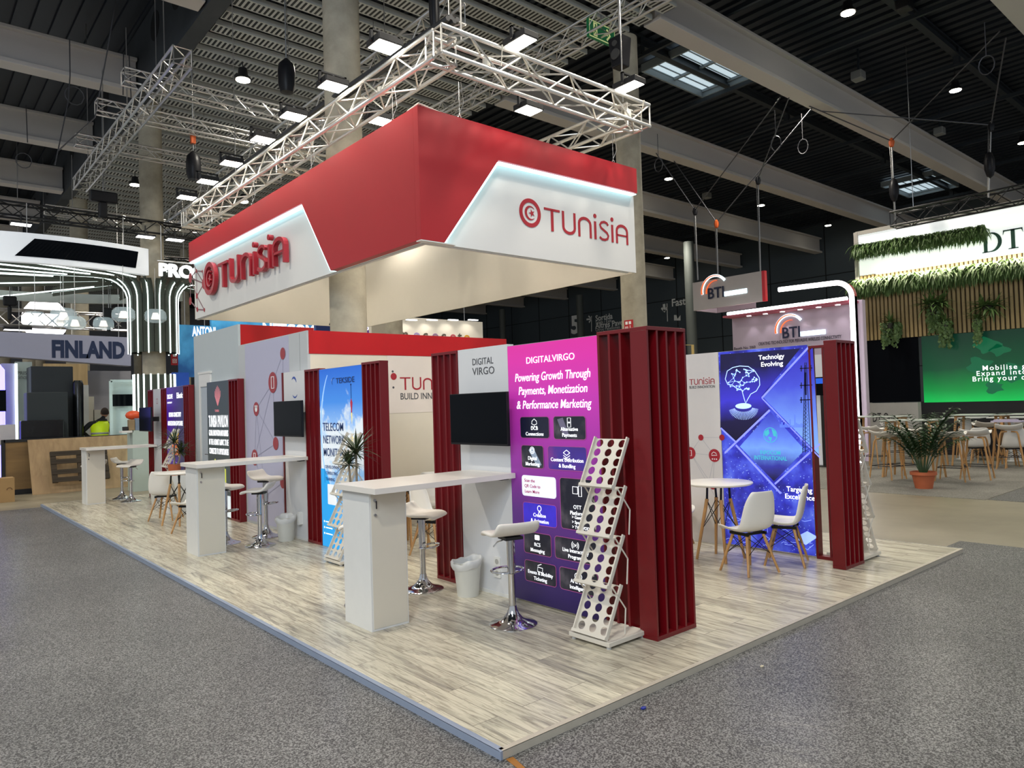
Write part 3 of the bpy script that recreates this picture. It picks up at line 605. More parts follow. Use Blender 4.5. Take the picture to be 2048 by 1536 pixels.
F = Fr((2.0, 7.37, 0), (0, -1, 0)); mb = MB(); c = (.36, 2.22)
mb.rib(F, [(c[0]+.09*math.cos(a), c[1]+.01+.10*math.sin(a)) for a in [.3+k*.26 for k in range(9)]], [.01, .02, .03, .034, .034, .03, .024, .016, .006], .001, .002); mb.rib(F, [(c[0]+.03+.09*math.cos(a), c[1]-.10+.08*math.sin(a)) for a in [-2.6+k*.3 for k in range(8)]], [.004, .012, .02, .022, .02, .016, .01, .004], .001, .002)
mb.build('emblem', mat('blue ink', srgb('#3a55a5'), .5), t)
mb = MB(); mb.rrect(F, .50, .22, .56, .40, .01, 0, .06); mb.build('wall_socket', WH, t)
tv('television', 'black wall television over the middle high counter', 1.84, 6.43, 7.38, 1.48, 1.99)
t = tv_wall('white partition behind the farthest television', 13.82, 14.44); F = Fr((2.0, 14.44, 0), (0, -1, 0)); MB().rib(F, [(.25, 2.1), (.36, 2.1), (.36, 2.2), (.25, 2.2)], .02, .001, .002, True).build('emblem', mat('faded red ink', srgb('#b98a8e'), .5), t)
tv('television', 'black television on the farthest partition, seen edge-on', 1.72, 13.55, 14.5, 1.50, 2.02)
# ---------------------------------------------------------------- blue sky panel
def sky_mat():
    m = bpy.data.materials.new('blue sky photo print'); m.use_nodes = True; N, L = nt(m); b = N['Principled BSDF']
    tc = N.new('ShaderNodeTexCoord'); sp = N.new('ShaderNodeSeparateXYZ'); L.new(tc.outputs['Object'], sp.inputs[0])
    r = ramp(N, [(0, srgb('#1d9be0')), (.45, srgb('#8fbdec')), (.62, srgb('#9cc4f0')), (.8, srgb('#3f86dc')), (1, srgb('#1b5fc8'))]); mr = N.new('ShaderNodeMapRange'); mr.inputs[2].default_value = 2.4; L.new(sp.outputs['Z'], mr.inputs[0]); L.new(mr.outputs[0], r.inputs[0])
    n = N.new('ShaderNodeTexNoise'); n.inputs['Scale'].default_value = 2.6; n.inputs['Detail'].default_value = 9; n.inputs['Roughness'].default_value = .55; L.new(tc.outputs['Object'], n.inputs['Vector'])
    hz = ramp(N, [(0, (0, 0, 0)), (.28, (.12, .12, .12)), (.5, (.34, .34, .34)), (.66, (.26, .26, .26)), (.82, (.02, .02, .02)), (1, (0, 0, 0))]); L.new(mr.outputs[0], hz.inputs[0])
    ad = N.new('ShaderNodeMath'); ad.operation = 'ADD'; L.new(n.outputs['Fac'], ad.inputs[0]); L.new(hz.outputs[0], ad.inputs[1])
    cr = ramp(N, [(.66, (0, 0, 0)), (.76, (1, 1, 1))]); L.new(ad.outputs[0], cr.inputs[0])
    out = mixc(N, L, cr.outputs[0], r.outputs[0], srgb('#d9e2ea')); L.new(out, b.inputs['Base Color']); L.new(out, b.inputs['Emission Color']); b.inputs['Emission Strength'].default_value = .42; return m
SKY = sky_mat()
t = lightbox('backlit_panel', 'blue sky backlit panel headed Telecom Network Monitoring', 2.0, 5.0, 6.19, 2.40, SKY)
F = Fr((2.0, 6.19, 0), (0, -1, 0)); CL = mat('cloud print', srgb('#dfe6ee'), .5, emit=.4, var=.12, scale=5)
mb = MB(); mb.rib(F, [(.80-.55*math.cos(a)-.22, 1.55+.95*math.sin(a)) for a in [-.75+k*.12 for k in range(15)]], [.01+.005*min(k, 14-k) for k in range(15)], .0, .0042)
mb.build('arc_print', mat('pale arc print', srgb('#9cc4f4'), .4, emit=.5), t)
mb = MB()
for k in range(26):
    u = .42+k*.029; h = .12+.22*random.random()+(.25 if k in (5, 9, 16) else 0); mb.rect(F, u, .75, u+.02, .82+h, .0, .0040)
mb.build('skyline_print', mat('hazy skyline print', srgb('#8fa9c4'), .5, emit=.35), t)
mb = MB(); mb.poly(F, [(.0, 1.05), (.12, 1.05), (.42, .6), (.55, .30), (.6, .004), (0.004, .004)], .0, .0046); mb.build('blue_swoosh_print', mat('cyan blue print', srgb('#1b9be4'), .4, emit=.5), t)
mb = MB(); mb.line(F, (.90, 1.98), (.90, 2.17), .007, 0, .0044).disc(F, .90, 2.16, .012, 0, .0044); mb.build('rocket_print', mat('navy print', srgb('#1b2c5c'), .5, emit=.1), t)
mb = MB(); mb.poly(F, [(.875, 1.93), (.9, 1.98), (.93, 1.93), (.915, 1.85), (.912, 1.80), (.893, 1.80), (.89, 1.85)], 0, .0046); mb.build('rocket_print', mat('rocket red print', srgb('#b02440'), .4, emit=.3), t)
mb = MB(); mb.poly(F, [(.86, 1.42), (.9, 1.52), (.95, 1.42), (.92, 1.36), (.9, 1.28), (.88, 1.36)], 0, .0046).poly(F, [(.89, 1.80), (.915, 1.80), (.905, 1.66)], 0, .0046); mb.build('rocket_flame_print', mat('yellow print', srgb('#e6d27c'), .4, emit=.5), t)
NV = mat('deep blue ink', srgb('#15366e'), .5, emit=.12)
mb = MB(); mb.text(F, .50, 2.19, 'TEKSIDE', .10, .0046, width=.50, bold=.012); mb.rib(F, [(.44+.055*math.cos(a), 2.21+.055*math.sin(a)) for a in (1.2, 1.7, 2.2, 2.7, 3.2, 3.7)], .008, .0046, .0056)
for k, s_ in enumerate(('TELECOM', 'NETWORK', 'MONITORING')): mb.text(F, .09, 1.565-k*.17, s_, .155, .0048, width=(.58, .60, .79)[k], bold=.004)
for k, s_ in enumerate(('DEVELOPMENT', 'CONSULTING', 'TRAINING')): mb.text(F, .14, 1.06-k*.082, s_, .06, .0048, width=(.42, .34, .26)[k])
mb.line(F, (.115, .86), (.115, 1.1), .006, .0048, .0056); mb.build('lettering', NV, t)
mb = MB(); mb.rrect(F, .19, .58, .44, .85, .012, .004, .0056); mb.build('white_square_print', mat('white print square', srgb('#e8edf2'), .5, emit=.4), t)
mb = MB()
for k in range(3): mb.disc(F, .07, .34-k*.08, .014, .0046, .0056).rect(F, .11, .333-k*.08, .30, .347-k*.08, .0046, .0056)
mb.build('contact_lines', TXW, t)
# ---------------------------------------------------------------- storage block: low front part, taller rear part, red header bands
s = thing('storage_block', 'white storage room of the stand with red header band and round network icons', 'storage room', (3.97, 9.3, 0))
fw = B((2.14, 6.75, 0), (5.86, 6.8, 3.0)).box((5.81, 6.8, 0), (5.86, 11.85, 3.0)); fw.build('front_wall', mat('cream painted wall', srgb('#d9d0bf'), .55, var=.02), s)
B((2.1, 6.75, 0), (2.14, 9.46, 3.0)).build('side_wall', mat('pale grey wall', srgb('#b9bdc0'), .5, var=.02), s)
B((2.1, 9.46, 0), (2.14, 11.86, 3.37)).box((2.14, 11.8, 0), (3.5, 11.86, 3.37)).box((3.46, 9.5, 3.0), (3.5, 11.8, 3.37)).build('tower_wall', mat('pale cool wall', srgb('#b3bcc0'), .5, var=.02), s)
B((2.14, 9.46, 2.9), (3.5, 9.5, 3.37)).build('tower_header', REDF, s); B((2.123, 6.742, 2.665), (5.862, 6.752, 3.003)).build('header_band', REDF, s)
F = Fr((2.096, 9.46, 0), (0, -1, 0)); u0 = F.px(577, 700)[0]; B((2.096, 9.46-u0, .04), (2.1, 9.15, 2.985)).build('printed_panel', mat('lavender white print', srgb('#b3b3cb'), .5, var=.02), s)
B((2.0975, 7.0, .04), (2.1, 7.006, 2.98)).build('panel_seam', mat('thin grey seam', srgb('#84898c'), .6), s)
ln = MB(); nodes = {'a': (566, 707, 6, 12), 'b': (546, 765, 10, 21), 'c': (513, 818, 6, 14), 'd': (552, 887, 6, 13), 'e': (510, 915, 7, 16), 'f': (531, 992, 7, 14), 'g': (566, 965, 7, 12)}
P_ = {k: F.px(a, b) for k, (a, b, *_) in nodes.items()}
for a, b in ('ab', 'bc', 'cd', 'de', 'be', 'ce', 'bd', 'ef', 'fg', 'cf', 'ag'): ln.line(F, P_[a], P_[b], .006, .0045, .005)
ln.build('network_lines', mat('lilac line print', srgb('#9091ab'), .5), s)
nd = MB(); ic = MB()
for k, (a, b, rx, ry) in nodes.items():
    r = abs(F.px(a, b+ry)[1]-P_[k][1]); nd.disc(F, *P_[k], r, .005, .007)
    if k in 'be': ic.rib(F, [(P_[k][0]-r*.3, P_[k][1]-r*.55), (P_[k][0]+r*.3, P_[k][1]-r*.55), (P_[k][0]+r*.3, P_[k][1]+r*.55), (P_[k][0]-r*.3, P_[k][1]+r*.55)], .02, .007, .009, True)
    if k in 'cf': ic.disc(F, *P_[k], r*.42, .007, .009).disc(F, P_[k][0]-r*.3, P_[k][1]+r*.35, r*.2, .007, .009).disc(F, P_[k][0]+r*.3, P_[k][1]+r*.35, r*.2, .007, .009)
nd.build('network_icon', mat('brick red print', srgb('#9c3a42'), .5), s); ic.build('icon_symbol', PRW, s)
# door in the taller part
d = B((2.088, 10.95, 0), (2.1, 11.42, 2.36)).build('door', mat('pale blue-grey door', srgb('#a9b2bb'), .5), s)
mb = MB(); mb.box((2.07, 11.42, 0), (2.1, 11.5, 2.6)).box((2.07, 10.85, 2.36), (2.1, 11.42, 2.6)).box((2.06, 10.83, 2.6), (2.1, 11.52, 2.64)); mb.build('door_frame', WH, s)
MB().tube([(2.09, 10.98, 1.08), (2.04, 10.98, 1.08), (2.035, 11.1, 1.08)], .009, 6).build('handle', CHROME, d, smooth=True)
# Tunisia wordmark
def arc(cx, cy, r, a0, a1, n=9, ry=None): return [(cx+r*math.cos(math.radians(a0+(a1-a0)*k/n)), cy+(ry or r)*math.sin(math.radians(a0+(a1-a0)*k/n))) for k in range(n+1)]
def wordmark(mb, F, u, v, h, w0, w1, wd=1.0):
    S = lambda pts, t_: mb.rib(F, [(u+x*h*wd, v+y*h) for x, y in pts], t_*h, w0, w1)
    S([(0, .93), (.66, .93)], .10); S([(.33, .9), (.33, 0)], .15)
    S([(.80, .99), (.80, .30)]+arc(1.05, .30, .25, 180, 360)+[(1.30, .99)], .13)
    S([(1.50, 0), (1.50, .55)]+arc(1.76, .60, .26, 180, 0)+[(2.02, 0)], .13)
    S([(2.24, 0), (2.24, .82)], .14); S([(3.06, 0), (3.06, .82)], .14)
    for x in (2.24, 3.06): mb.disc(F, u+x*h*wd, v+1.07*h, .10*h, w0, w1)
    S([(2.86, .74), (2.80, .84), (2.68, .88), (2.54, .83), (2.47, .71), (2.52, .58), (2.66, .48), (2.80, .38), (2.86, .26), (2.82, .12), (2.70, .05), (2.56, .05), (2.44, .14)], .11)
    S([(3.28, 0), (3.28, .56)]+arc(3.54, .60, .26, 180, 0)+[(3.80, 0)], .13); S([(3.30, .40), (3.78, .40)], .08)
def emblem(mb, F, u, v, r, w0, w1):
    mb.ring(F, u, v, r*.86, r*.28, w0, w1, 44)
    A = arc(0, 0, .50, 40, 320, 22); I = arc(.10, 0, .41, 312, 48, 22)
    n = len(A); m = [(u+x*r, v+y*r) for x, y in A]; i = [(u+x*r, v+y*r) for x, y in I][::-1]
    for k in range(n-1): mb.poly(F, [m[k], m[k+1], i[k+1], i[k]], w0, w1)
    c = (u+.16*r, v)
    for k in range(5):
        a = math.radians(180+72*k); p = lambda an, q: (c[0]+q*r*math.cos(an), c[1]+q*r*math.sin(an)); mb.poly(F, [c, p(a-math.radians(36), .11), p(a, .28), p(a+math.radians(36), .11)], w0, w1)
# print on the cream wall
F = Fr((2.14, 6.75, 0), (1, 0, 0)); u0, v1 = F.px(782, 709); u1 = u0+1.75; v0 = F.px(800, 826)[1]
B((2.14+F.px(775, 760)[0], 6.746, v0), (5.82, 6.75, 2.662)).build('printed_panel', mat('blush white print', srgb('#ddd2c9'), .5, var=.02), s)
a = F.px(800, 780); hgt = F.px(800, 754)[1]-a[1]; mb = MB(); wordmark(mb, F, a[0], a[1], hgt, .0045, .0065, 1.45); mb.disc(F, *F.px(787, 753), .055, .0045, .006); mb.build('wordmark', PR, s)
mb = MB(); mb.text(F, *F.px(800, 799), 'BUILD INNOVATION', .145, .005, bold=.004, width=hgt*5.7); [mb.disc(F, *F.px(*q), .018, .0045, .006) for q in ((785, 743), (786.5, 775))]; mb.build('lettering', PRG, s)
# ---------------------------------------------------------------- charcoal panel
t = lightbox('backlit_panel', 'charcoal backlit panel headed Tunisia Pavilion beside the storage door', 2.0, 9.67, 10.83, 2.42, mat('charcoal print', srgb('#3b4648'), .4, emit=.18, var=.04))
F = Fr((2.0, 10.83, 0), (0, -1, 0)); mb = MB(); mb.text(F, .08, 1.60, 'TUNISIA PAVILION', .30, .001, width=1.0, bold=.01)
for k, s_ in enumerate(('GLOBAL INNOVATION AND BUSINESS', 'IN THE AI SMART & MWC TO BE', 'CONNECTED TO OPPORTUNITIES')): mb.text(F, .08, 1.44-k*.165, s_, .15, .001, width=1.0, bold=.01)
mb.build('lettering', TXW, t); mb = MB()
for k in range(7):
    a = math.radians(62+k*9.3); c_, s_ = math.cos(a), math.sin(a); p = (.58, 1.98); mb.rib(F, [(p[0]+c_*.02, p[1]), (p[0]+c_*.28, p[1]+s_*.2), (p[0]+c_*.30, p[1]+s_*(.36-.02*abs(k-3)))], [.008, .03, .018], .001, .002)
mb.text(F, .42, 1.87, 'TUNISIA', .06, .001, bold=.01); mb.build('emblem', mat('pale red backlit print', srgb('#c87880'), .4, emit=.5), t)
mb = MB()
for k in range(9): mb.rect(F, .36+k*.065, .55, .36+k*.065+.055, 1.02-.012*k-.03*(k % 3), .001, .002)
mb.build('chart_print', mat('yellow green backlit print', srgb('#b8bd4a'), .4, emit=.6), t)
MB().rect(F, .02, .03, 1.14, .40, .001, .003).build('white_foot_print', mat('white backlit print', srgb('#dfeaf0'), .4, emit=.5), t); MB().ring(F, .62, .26, .07, .05, .003, .004).build('pink_round_print', mat('pink print', srgb('#d04a72'), .4, emit=.4), t)
# ---------------------------------------------------------------- purple panel
t = lightbox('backlit_panel', 'purple to navy backlit panel with yellow Play lettering near the far end', 2.0, 12.22, 13.42, 2.42, grad_mat('purple to navy print', [(0, '#2a2a4c'), (.5, '#3a2472'), (1, '#4a1f96')], 1, -.6, .6, .4))
F = Fr((2.0, 13.42, 0), (0, -1, 0)); mb = MB(); mb.text(F, .06, 2.18, 'EXSCAPE', .13, .001, width=.38, bold=.02).text(F, .06, 2.08, 'UNIVERSITY', .05, .001, width=.34).text(F, .72, 2.18, 'Eklectic', .16, .001, width=.40, bold=.02)
mb.text(F, .16, 1.80, 'BEYOND CONNECTIVITY', .13, .001, width=.84, bold=.02).text(F, .08, 1.62, 'MONETIZATION STARTS HERE', .13, .001, width=1.02, bold=.02); mb.build('lettering', TXW, t)
mb = MB(); mb.text(F, .36, 1.26, 'PLAY', .3, .001, width=.46, bold=.04); mb.build('headline_lettering', mat('yellow print letters', srgb('#e8b52c'), .4, emit=.7), t); mb = MB(); mb.text(F, .34, 1.02, 'GAMES', .28, .001, width=.5, bold=.04); mb.build('headline_lettering', mat('orange print letters', srgb('#e07a28'), .4, emit=.7), t)
mb = MB(); mb.rib(F, [(.16, .1), (.16, .92), (.9, .82)], .012, .001, .002); [mb.rib(F, [(.2+.1*k, .15+.05*(k % 3)), (.3+.1*k, .75-.06*k)], .03, .001, .002) for k in range(5)]; mb.build('neon_print', mat('violet neon print', srgb('#8a6ad8'), .4, emit=.7), t)
# ---------------------------------------------------------------- right-hand unit
t = thing('partition_panel', 'white partition at right with small Tunisia wordmark and red round icons', 'partition', (5.5, 2.9, 0)); B((5.45, 2.155, 0), (5.53, 3.9, 2.42)).build('panel', mat('warm white panel', srgb('#d9d4d2'), .5, var=.02), t)
F = Fr((5.45, 3.9, 0), (0, -1, 0)); a = F.px(1379, 770); hgt = F.px(1379, 758.5)[1]-a[1]; mb = MB(); wordmark(mb, F, a[0], a[1], hgt, .001, .003, 1.32); mb.build('wordmark', PR, t)
mb = MB(); mb.text(F, *F.px(1379, 777.5), 'BUILD INNOVATION', .05, .002, width=hgt*5.1); mb.build('lettering', PRG, t)
Nn = {'a': (1402, 875, 4.5, 6), 'b': (1381, 906, 8, 12), 'c': (1429, 911, 11.5, 13), 'd': (1426, 972, 9, 7), 'e': (1444, 875, 3, 6)}; Pn = {k: F.px(q[0], q[1]) for k, q in Nn.items()}; mb = MB()
for a, b in ('ab', 'ac', 'bc', 'cd', 'ae', 'bd'): mb.line(F, Pn[a], Pn[b], .004, .001, .002)
mb.line(F, Pn['b'], F.px(1440, 1010), .004, .001, .002).line(F, Pn['c'], F.px(1410, 1000), .004, .001, .002); mb.build('network_lines', PRL, t); mb = MB(); ic = MB()
for k, q in Nn.items(): r = abs(F.px(q[0], q[1]+q[3])[1]-Pn[k][1]); mb.disc(F, *Pn[k], r, .002, .004)
r = .045; u, v = Pn['b']; ic.rib(F, [(u-r*.4, v-r*.8), (u+r*.4, v-r*.8), (u+r*.4, v+r*.8), (u-r*.4, v+r*.8)], .008, .004, .005, True); u, v = Pn['c']; ic.rib(F, [(u-.04, v), (u-.035, v+.025), (u-.01, v+.045), (u+.025, v+.03), (u+.04, v+.005)], .008, .004, .005, True); [ic.disc(F, u+d, v-.045, .009, .004, .005) for d in (-.03, 0, .03)]
mb.build('network_icon', mat('crimson print', srgb('#a8202f'), .5), t); ic.build('icon_symbol', PRW, t)
def info_mat():
    m = bpy.data.materials.new('blue technology collage print'); m.use_nodes = True; N, L = nt(m); b = N['Principled BSDF']
    tc = N.new('ShaderNodeTexCoord'); n = N.new('ShaderNodeTexNoise'); n.inputs['Scale'].default_value = 3.5; n.inputs['Detail'].default_value = 8; L.new(tc.outputs['Object'], n.inputs['Vector'])
    r = ramp(N, [(.3, srgb('#15123f')), (.48, srgb('#2f33b8')), (.62, srgb('#4a5cd8')), (.8, srgb('#86a4f0'))]); L.new(n.outputs['Fac'], r.inputs[0])
    v = N.new('ShaderNodeTexVoronoi'); v.inputs['Scale'].default_value = 26; L.new(tc.outputs['Object'], v.inputs['Vector']); rv = ramp(N, [(0, (1, 1, 1)), (.13, (1, 1, 1)), (.17, (0, 0, 0))]); L.new(v.outputs['Distance'], rv.inputs[0])
    out = mixc(N, L, rv.outputs[0], r.outputs[0], srgb('#8fa8f2')); L.new(out, b.inputs['Base Color']); L.new(out, b.inputs['Emission Color']); b.inputs['Emission Strength'].default_value = .5; b.inputs['Roughness'].default_value = .35
    return m
t = lightbox('backlit_panel', 'blue backlit technology collage panel headed Technolgy Evolving', 5.45, .98, 2.15, 2.42, info_mat())
F = Fr((5.45, 2.15, 0), (0, -1, 0))
em = lambda n_, h_, e=.7: mat(n_, srgb(h_), .4, emit=e, var=.15, scale=9)
def gm(n_, st, lo, hi, nz=None): return grad_mat(n_, [(p, c) for p, c in st], 2, lo, hi, .5, noise=nz)
Q = lambda *p: [F.px(x, y) for x, y in p]
MB().poly(F, Q((1625.5, 695), (1527, 795), (1638, 909), (1638, 905)), .0, .0042).build('tower_picture', gm('evening sky picture', [(0, '#7fb0f4'), (.3, '#6f95ee'), (.7, '#4450d0'), (1, '#332fb4')], 0, 1.1, (4, .25)), t)
MB().poly(F, Q((1441, 855), (1441, 709), (1600, 697), (1521, 795), (1541, 818), (1472, 882)), .0, .0036).build('brain_picture', gm('deep violet picture', [(0, '#0c0a2c'), (.3, '#17133f'), (.55, '#3a35c4'), (.8, '#2e2aa0'), (1, '#120f3c')], 0, .9, (3, .2)), t)
MB().poly(F, Q((1541, 824), (1610, 900), (1548, 962), (1480, 893)), .0, .0046).build('city_picture', gm('city dusk picture', [(0, '#17141c'), (.2, '#2c2f9a'), (.45, '#6f9cf0'), (.6, '#5b78e6'), (1, '#2c2bb0')], 0, .85, (5, .2)), t)
bd = MB()
for a, b, w_ in (((1618, 694), (1524, 796), .022), ((1524, 796), (1640, 915), .014), ((1540, 820), (1450, 906), .024), ((1442, 856), (1472, 884), .02), ((1472, 890), (1562, 987), .024), ((1620, 905), (1550, 968), .02), ((1640, 888), (1618, 906), .02)): bd.line(F, F.px(*a), F.px(*b), w_, .004, .0052)
bd.build('divider_print', em('light violet line', '#8088f4', .85), t)
tw = MB(); X = lambda x, y: F.px(x, y)
for a, b in (((1610, 725), (1606, 905)), ((1613, 725), (1622, 905)), ((1611, 730), (1611, 905))): tw.line(F, X(*a), X(*b), .008, .0045, .0056)
for k in range(14): y_ = 800+k*7.5; dx = 2+k*.45; tw.line(F, X(1612-dx, y_), X(1612+dx, y_+7), .004, .0045, .0056).line(F, X(1612+dx, y_), X(1612-dx, y_+7), .004, .0045, .0056)
for y_ in (737, 771, 800): tw.line(F, X(1600, y_), X(1625, y_-1), .012, .0045, .0056).line(F, X(1603, y_-6), X(1603, y_+6), .012, .0045, .0056).line(F, X(1622, y_-7), X(1622, y_+5), .012, .0045, .0056)
tw.line(F, X(1611, 745), X(1612, 790), .022, .0045, .0056); tw.build('mast_print', mat('ink navy print', srgb('#14164a'), .5, emit=.1), t)
sk = MB()
for k in range(16): x_ = 1560+k*3.2; h_ = random.uniform(4, 12)+(20 if k == 9 else 8 if k == 6 else 0); sk.poly(F, [X(x_, 855), X(x_+2.6, 855), X(x_+2.6, 855-h_), X(x_, 855-h_)], .0044, .0052)
sk.build('skyline_print', em('blue skyline print', '#5a78dc'), t)
brn = MB(); ctr = [(1451, 758), (1455, 742), (1466, 735), (1480, 732), (1497, 733), (1510, 742), (1519, 756), (1520, 770), (1513, 782), (1502, 788), (1495, 800), (1492, 807), (1489, 798), (1484, 780), (1474, 777), (1465, 770), (1456, 769)]
brn.rib(F, [X(*p) for p in ctr], .009, .0045, .0055, True); random.seed(3); pts = [(random.uniform(1456, 1515), random.uniform(738, 782)) for _ in range(60)]
pts = [p for p in pts if ((p[0]-1486)/34)**2+((p[1]-759)/26)**2 < 1]
for i, p in enumerate(pts):
    for q in sorted(pts, key=lambda q: (q[0]-p[0])**2+(q[1]-p[1])**2)[1:4]: brn.line(F, X(*p), X(*q), .0035, .0045, .0055)
    brn.disc(F, *X(*p), .009, .0045, .0056, 8)
a, b = X(1487, 812); brn.poly(F, [(a+.11*math.cos(q*.3), b+.035*math.sin(q*.3)) for q in range(21)], .0044, .0050)
for k in range(26): an = 3.3+k*.115; brn.rib(F, [(a+.12*math.cos(an), b-.02+.05*math.sin(an)), (a+.20*math.cos(an), b-.03+.14*math.sin(an))], .004, .0045, .0055)
brn.build('brain_print', em('glowing pale blue print', '#a9c8ff', 1.1), t)
gl = MB(); a, b = X(1541, 870); gl.ring(F, a, b, .085, .008, .0048, .0056); gl.poly(F, [(a-.07, b+.04), (a-.02, b+.07), (a-.01, b+.02), (a-.05, b-.02), (a-.075, b)], .0048, .0056).poly(F, [(a+.02, b+.075), (a+.075, b+.04), (a+.075, b-.02), (a+.04, b-.01)], .0048, .0056).poly(F, [(a-.03, b-.02), (a+.02, b-.03), (a, b-.08)], .0048, .0056)
u, v = X(1541, 909); gl.text(F, u, v, 'INFOCOM', .07, .0048, align='CENTER', width=.26, bold=.01); u, v = X(1541, 920); gl.text(F, u, v, 'INTERNATIONAL', .07, .0048, align='CENTER', width=.42, bold=.01); gl.build('emblem', em('teal glowing print', '#3aa6b8', .8), t)
tx = MB(); u, v = X(1543, 718); tx.text(F, u, v, 'Technolgy', .078, .0045, align='CENTER', width=.33, bold=.012); u, v = X(1544, 732); tx.text(F, u, v, 'Evolving', .078, .0045, align='CENTER', width=.28, bold=.012)
u, v = X(1599, 984); tx.text(F, u, v, 'Targeting', .082, .0045, align='CENTER', width=.31, bold=.012); u, v = X(1600, 999); tx.text(F, u, v, 'Excellence', .082, .0045, align='CENTER', width=.36, bold=.012); tx.build('lettering', TXW, t)
cc = MB()
for k in range(30): x_, y_ = random.uniform(1450, 1630), random.uniform(1030, 1095); cc.rib(F, [X(x_, y_), X(x_+random.uniform(4, 10), y_+random.uniform(-6, 6)), X(x_+random.uniform(10, 20), y_+random.uniform(-9, 9))], .004, .0045, .0055)
cc.poly(F, Q((1590, 1075), (1615, 1062), (1636, 1074), (1612, 1090)), .0045, .0052); cc.build('circuit_print', em('circuit line print', '#9ab6ff', .9), t)
# ---------------------------------------------------------------- counters
def counter(label, y0, ty0, x0=.54, tx0=.49, H=1.15):
    t = thing('bar_counter', label, 'counter', ((x0+2.0)/2, y0+.23, 0), 'white high counters fixed to the partitions')
    cab = B((x0, y0, .0), (x0+.36, y0+.46, H)).build('cabinet', WH, t, bevel=.002); B((tx0, ty0, H), (1.992, ty0+.69, H+.048)).build('countertop', mat('pale counter laminate', srgb('#ddd8d0'), .33, var=.015), t, bevel=.002)
    B((x0+.02, y0-.003, .02), (x0+.35, y0, H-.02)).build('door', mat('cream door laminate', srgb('#d3ccbc'), .42, var=.015), t)
    lk = MB(); [lk.tube([(x0+.05, y0-.003, z), (x0+.05, y0-.018, z)], .012, 10) for z in (H-.07, H-.19)]; lk.build('lock', CHROME, t); B((x0+.055, y0-.022, H-.14), (x0+.065, y0-.018, H-.075)).build('key', BLKM, t)
    mb = MB(); [mb.box((1.90, ty0+q, H-.02), (1.99, ty0+q+.06, H)) for q in (.1, .5)]; mb.build('wall_bracket', BLKM, t); return t
counter('nearest white high counter, in front of the pink panel', 2.31, 2.12); counter('middle white high counter, across from the blue script emblem', 6.76, 6.58); counter('farthest white high counter at the left end of the stand', 14.42, 14.14, .66, .62)
# ---------------------------------------------------------------- stools
S0 = make_stool('white bar stool on chrome trumpet base before the pink panel', .79)
S0.location = (1.49, 1.63, 0); S0.rotation_euler = (0, 0, math.radians(165))
G = 'white bar stools with chrome bases'; S0['group'] = G
for x, y, rz, lb, k_ in ((1.62, 3.17, 33, 'white bar stool behind the nearest counter, before the crimson slats', 1), (.94, 3.12, 230, 'white bar stool mostly hidden behind the nearest counter cabinet', 1), (1.40, 6.87, 230, 'white bar stool in front, lower of the two at the middle counter beside the bin', 1),
                     (1.74, 7.5, 33, 'white bar stool, higher of the two at the middle counter by the icon wall', 1.13), (1.13, 7.45, 40, 'white bar stool partly hidden behind the middle counter cabinet', 1.05), (1.47, 14.23, 300, 'white bar stool right-hand of the far pair by the far counter', 1.03),
                     (1.47, 15.02, 60, 'white bar stool left-hand of the far pair behind the far counter', 1.06), (.95, 15.13, 200, 'white bar stool whose seat edge shows left of the far counter cabinet', 1.03)):
    dup(S0, (x, y, 0), math.radians(rz), lb, scale=(1, 1, k_))
# ---------------------------------------------------------------- chairs and tables
C0 = make_chair('white shell chair seen from behind, nearest of the group by the blue panel'); G2 = 'white shell chairs with beech legs'; C0['group'] = G2
C0.location = (4.43, 1.21, 0); C0.rotation_euler = (0, 0, math.radians(166))
for x, y, rz, lb in ((5.03, 1.12, 203, 'white shell chair seen from the side before the words Targeting Excellence'), (4.30, 2.22, 49, 'white shell chair half hidden by the front corner slats, left of the round table'), (5.02, 2.62, 20, 'white shell chair behind the round table against the white partition'),
                     (3.55, 5.85, -38, 'white shell chair behind the nearest counter against the cream wall'), (2.72, 4.6, 25, 'white shell chair whose legs show behind the nearest counter stool'),
                     (1.23, 10.72, 139, 'white shell chair standing left of the far round table'), (1.12, 8.95, 215, 'white shell chair half hidden behind the middle counter cabinet')):
    dup(C0, (x, y, 0), math.radians(rz), lb)
T0 = make_table('white round table with beech legs before the blue technology panel'); T0.location = (4.75, 1.76, 0); T0['group'] = 'white round tables with beech legs'
dup(T0, (2.85, 5.35, 0), .3, 'white round table behind the nearest counter, only its top showing'); dup(T0, (1.22, 9.9, 0), .5, 'white round table behind the middle counter at the left')
# ---------------------------------------------------------------- racks, bins, plants
R0 = make_rack('cream zigzag brochure rack with round holes before the pink panel'); R0.location = (1.76, .83, 0); R0['group'] = 'zigzag perforated brochure racks'
dup(R0, (1.73, 5.0, 0), 0, 'cream zigzag brochure rack before the blue sky panel'); dup(R0, (1.75, 12.35, 0), 0, 'cream zigzag brochure rack before the purple panel'); dup(R0, (5.83, .72, 0), math.pi, 'zigzag brochure rack behind the right corner slats, seen from its back')
b0 = make_bin('white waste bin with clear liner below the nearest television'); b0.location = (1.80, 2.66, 0); b0['group'] = 'white waste bins'
dup(b0, (1.82, 6.98, 0), 1, 'white waste bin with clear liner below the middle television'); dup(b0, (1.75, 13.3, 0), 2, 'white waste bin behind the far shell chair')
TERR = mat('terracotta', srgb('#b5603c'), .7, var=.08); p = at(712, 905, 1, 4.2)
make_dracaena('spiky dracaena with bare stems before the blue sky panel, behind the nearest counter', [(0, 0, p.z, .36), (-.07, .04, p.z-.12, .2)], mat('white pot', srgb('#d0ccc4'), .5)).location = (p.x, 4.2, 0)
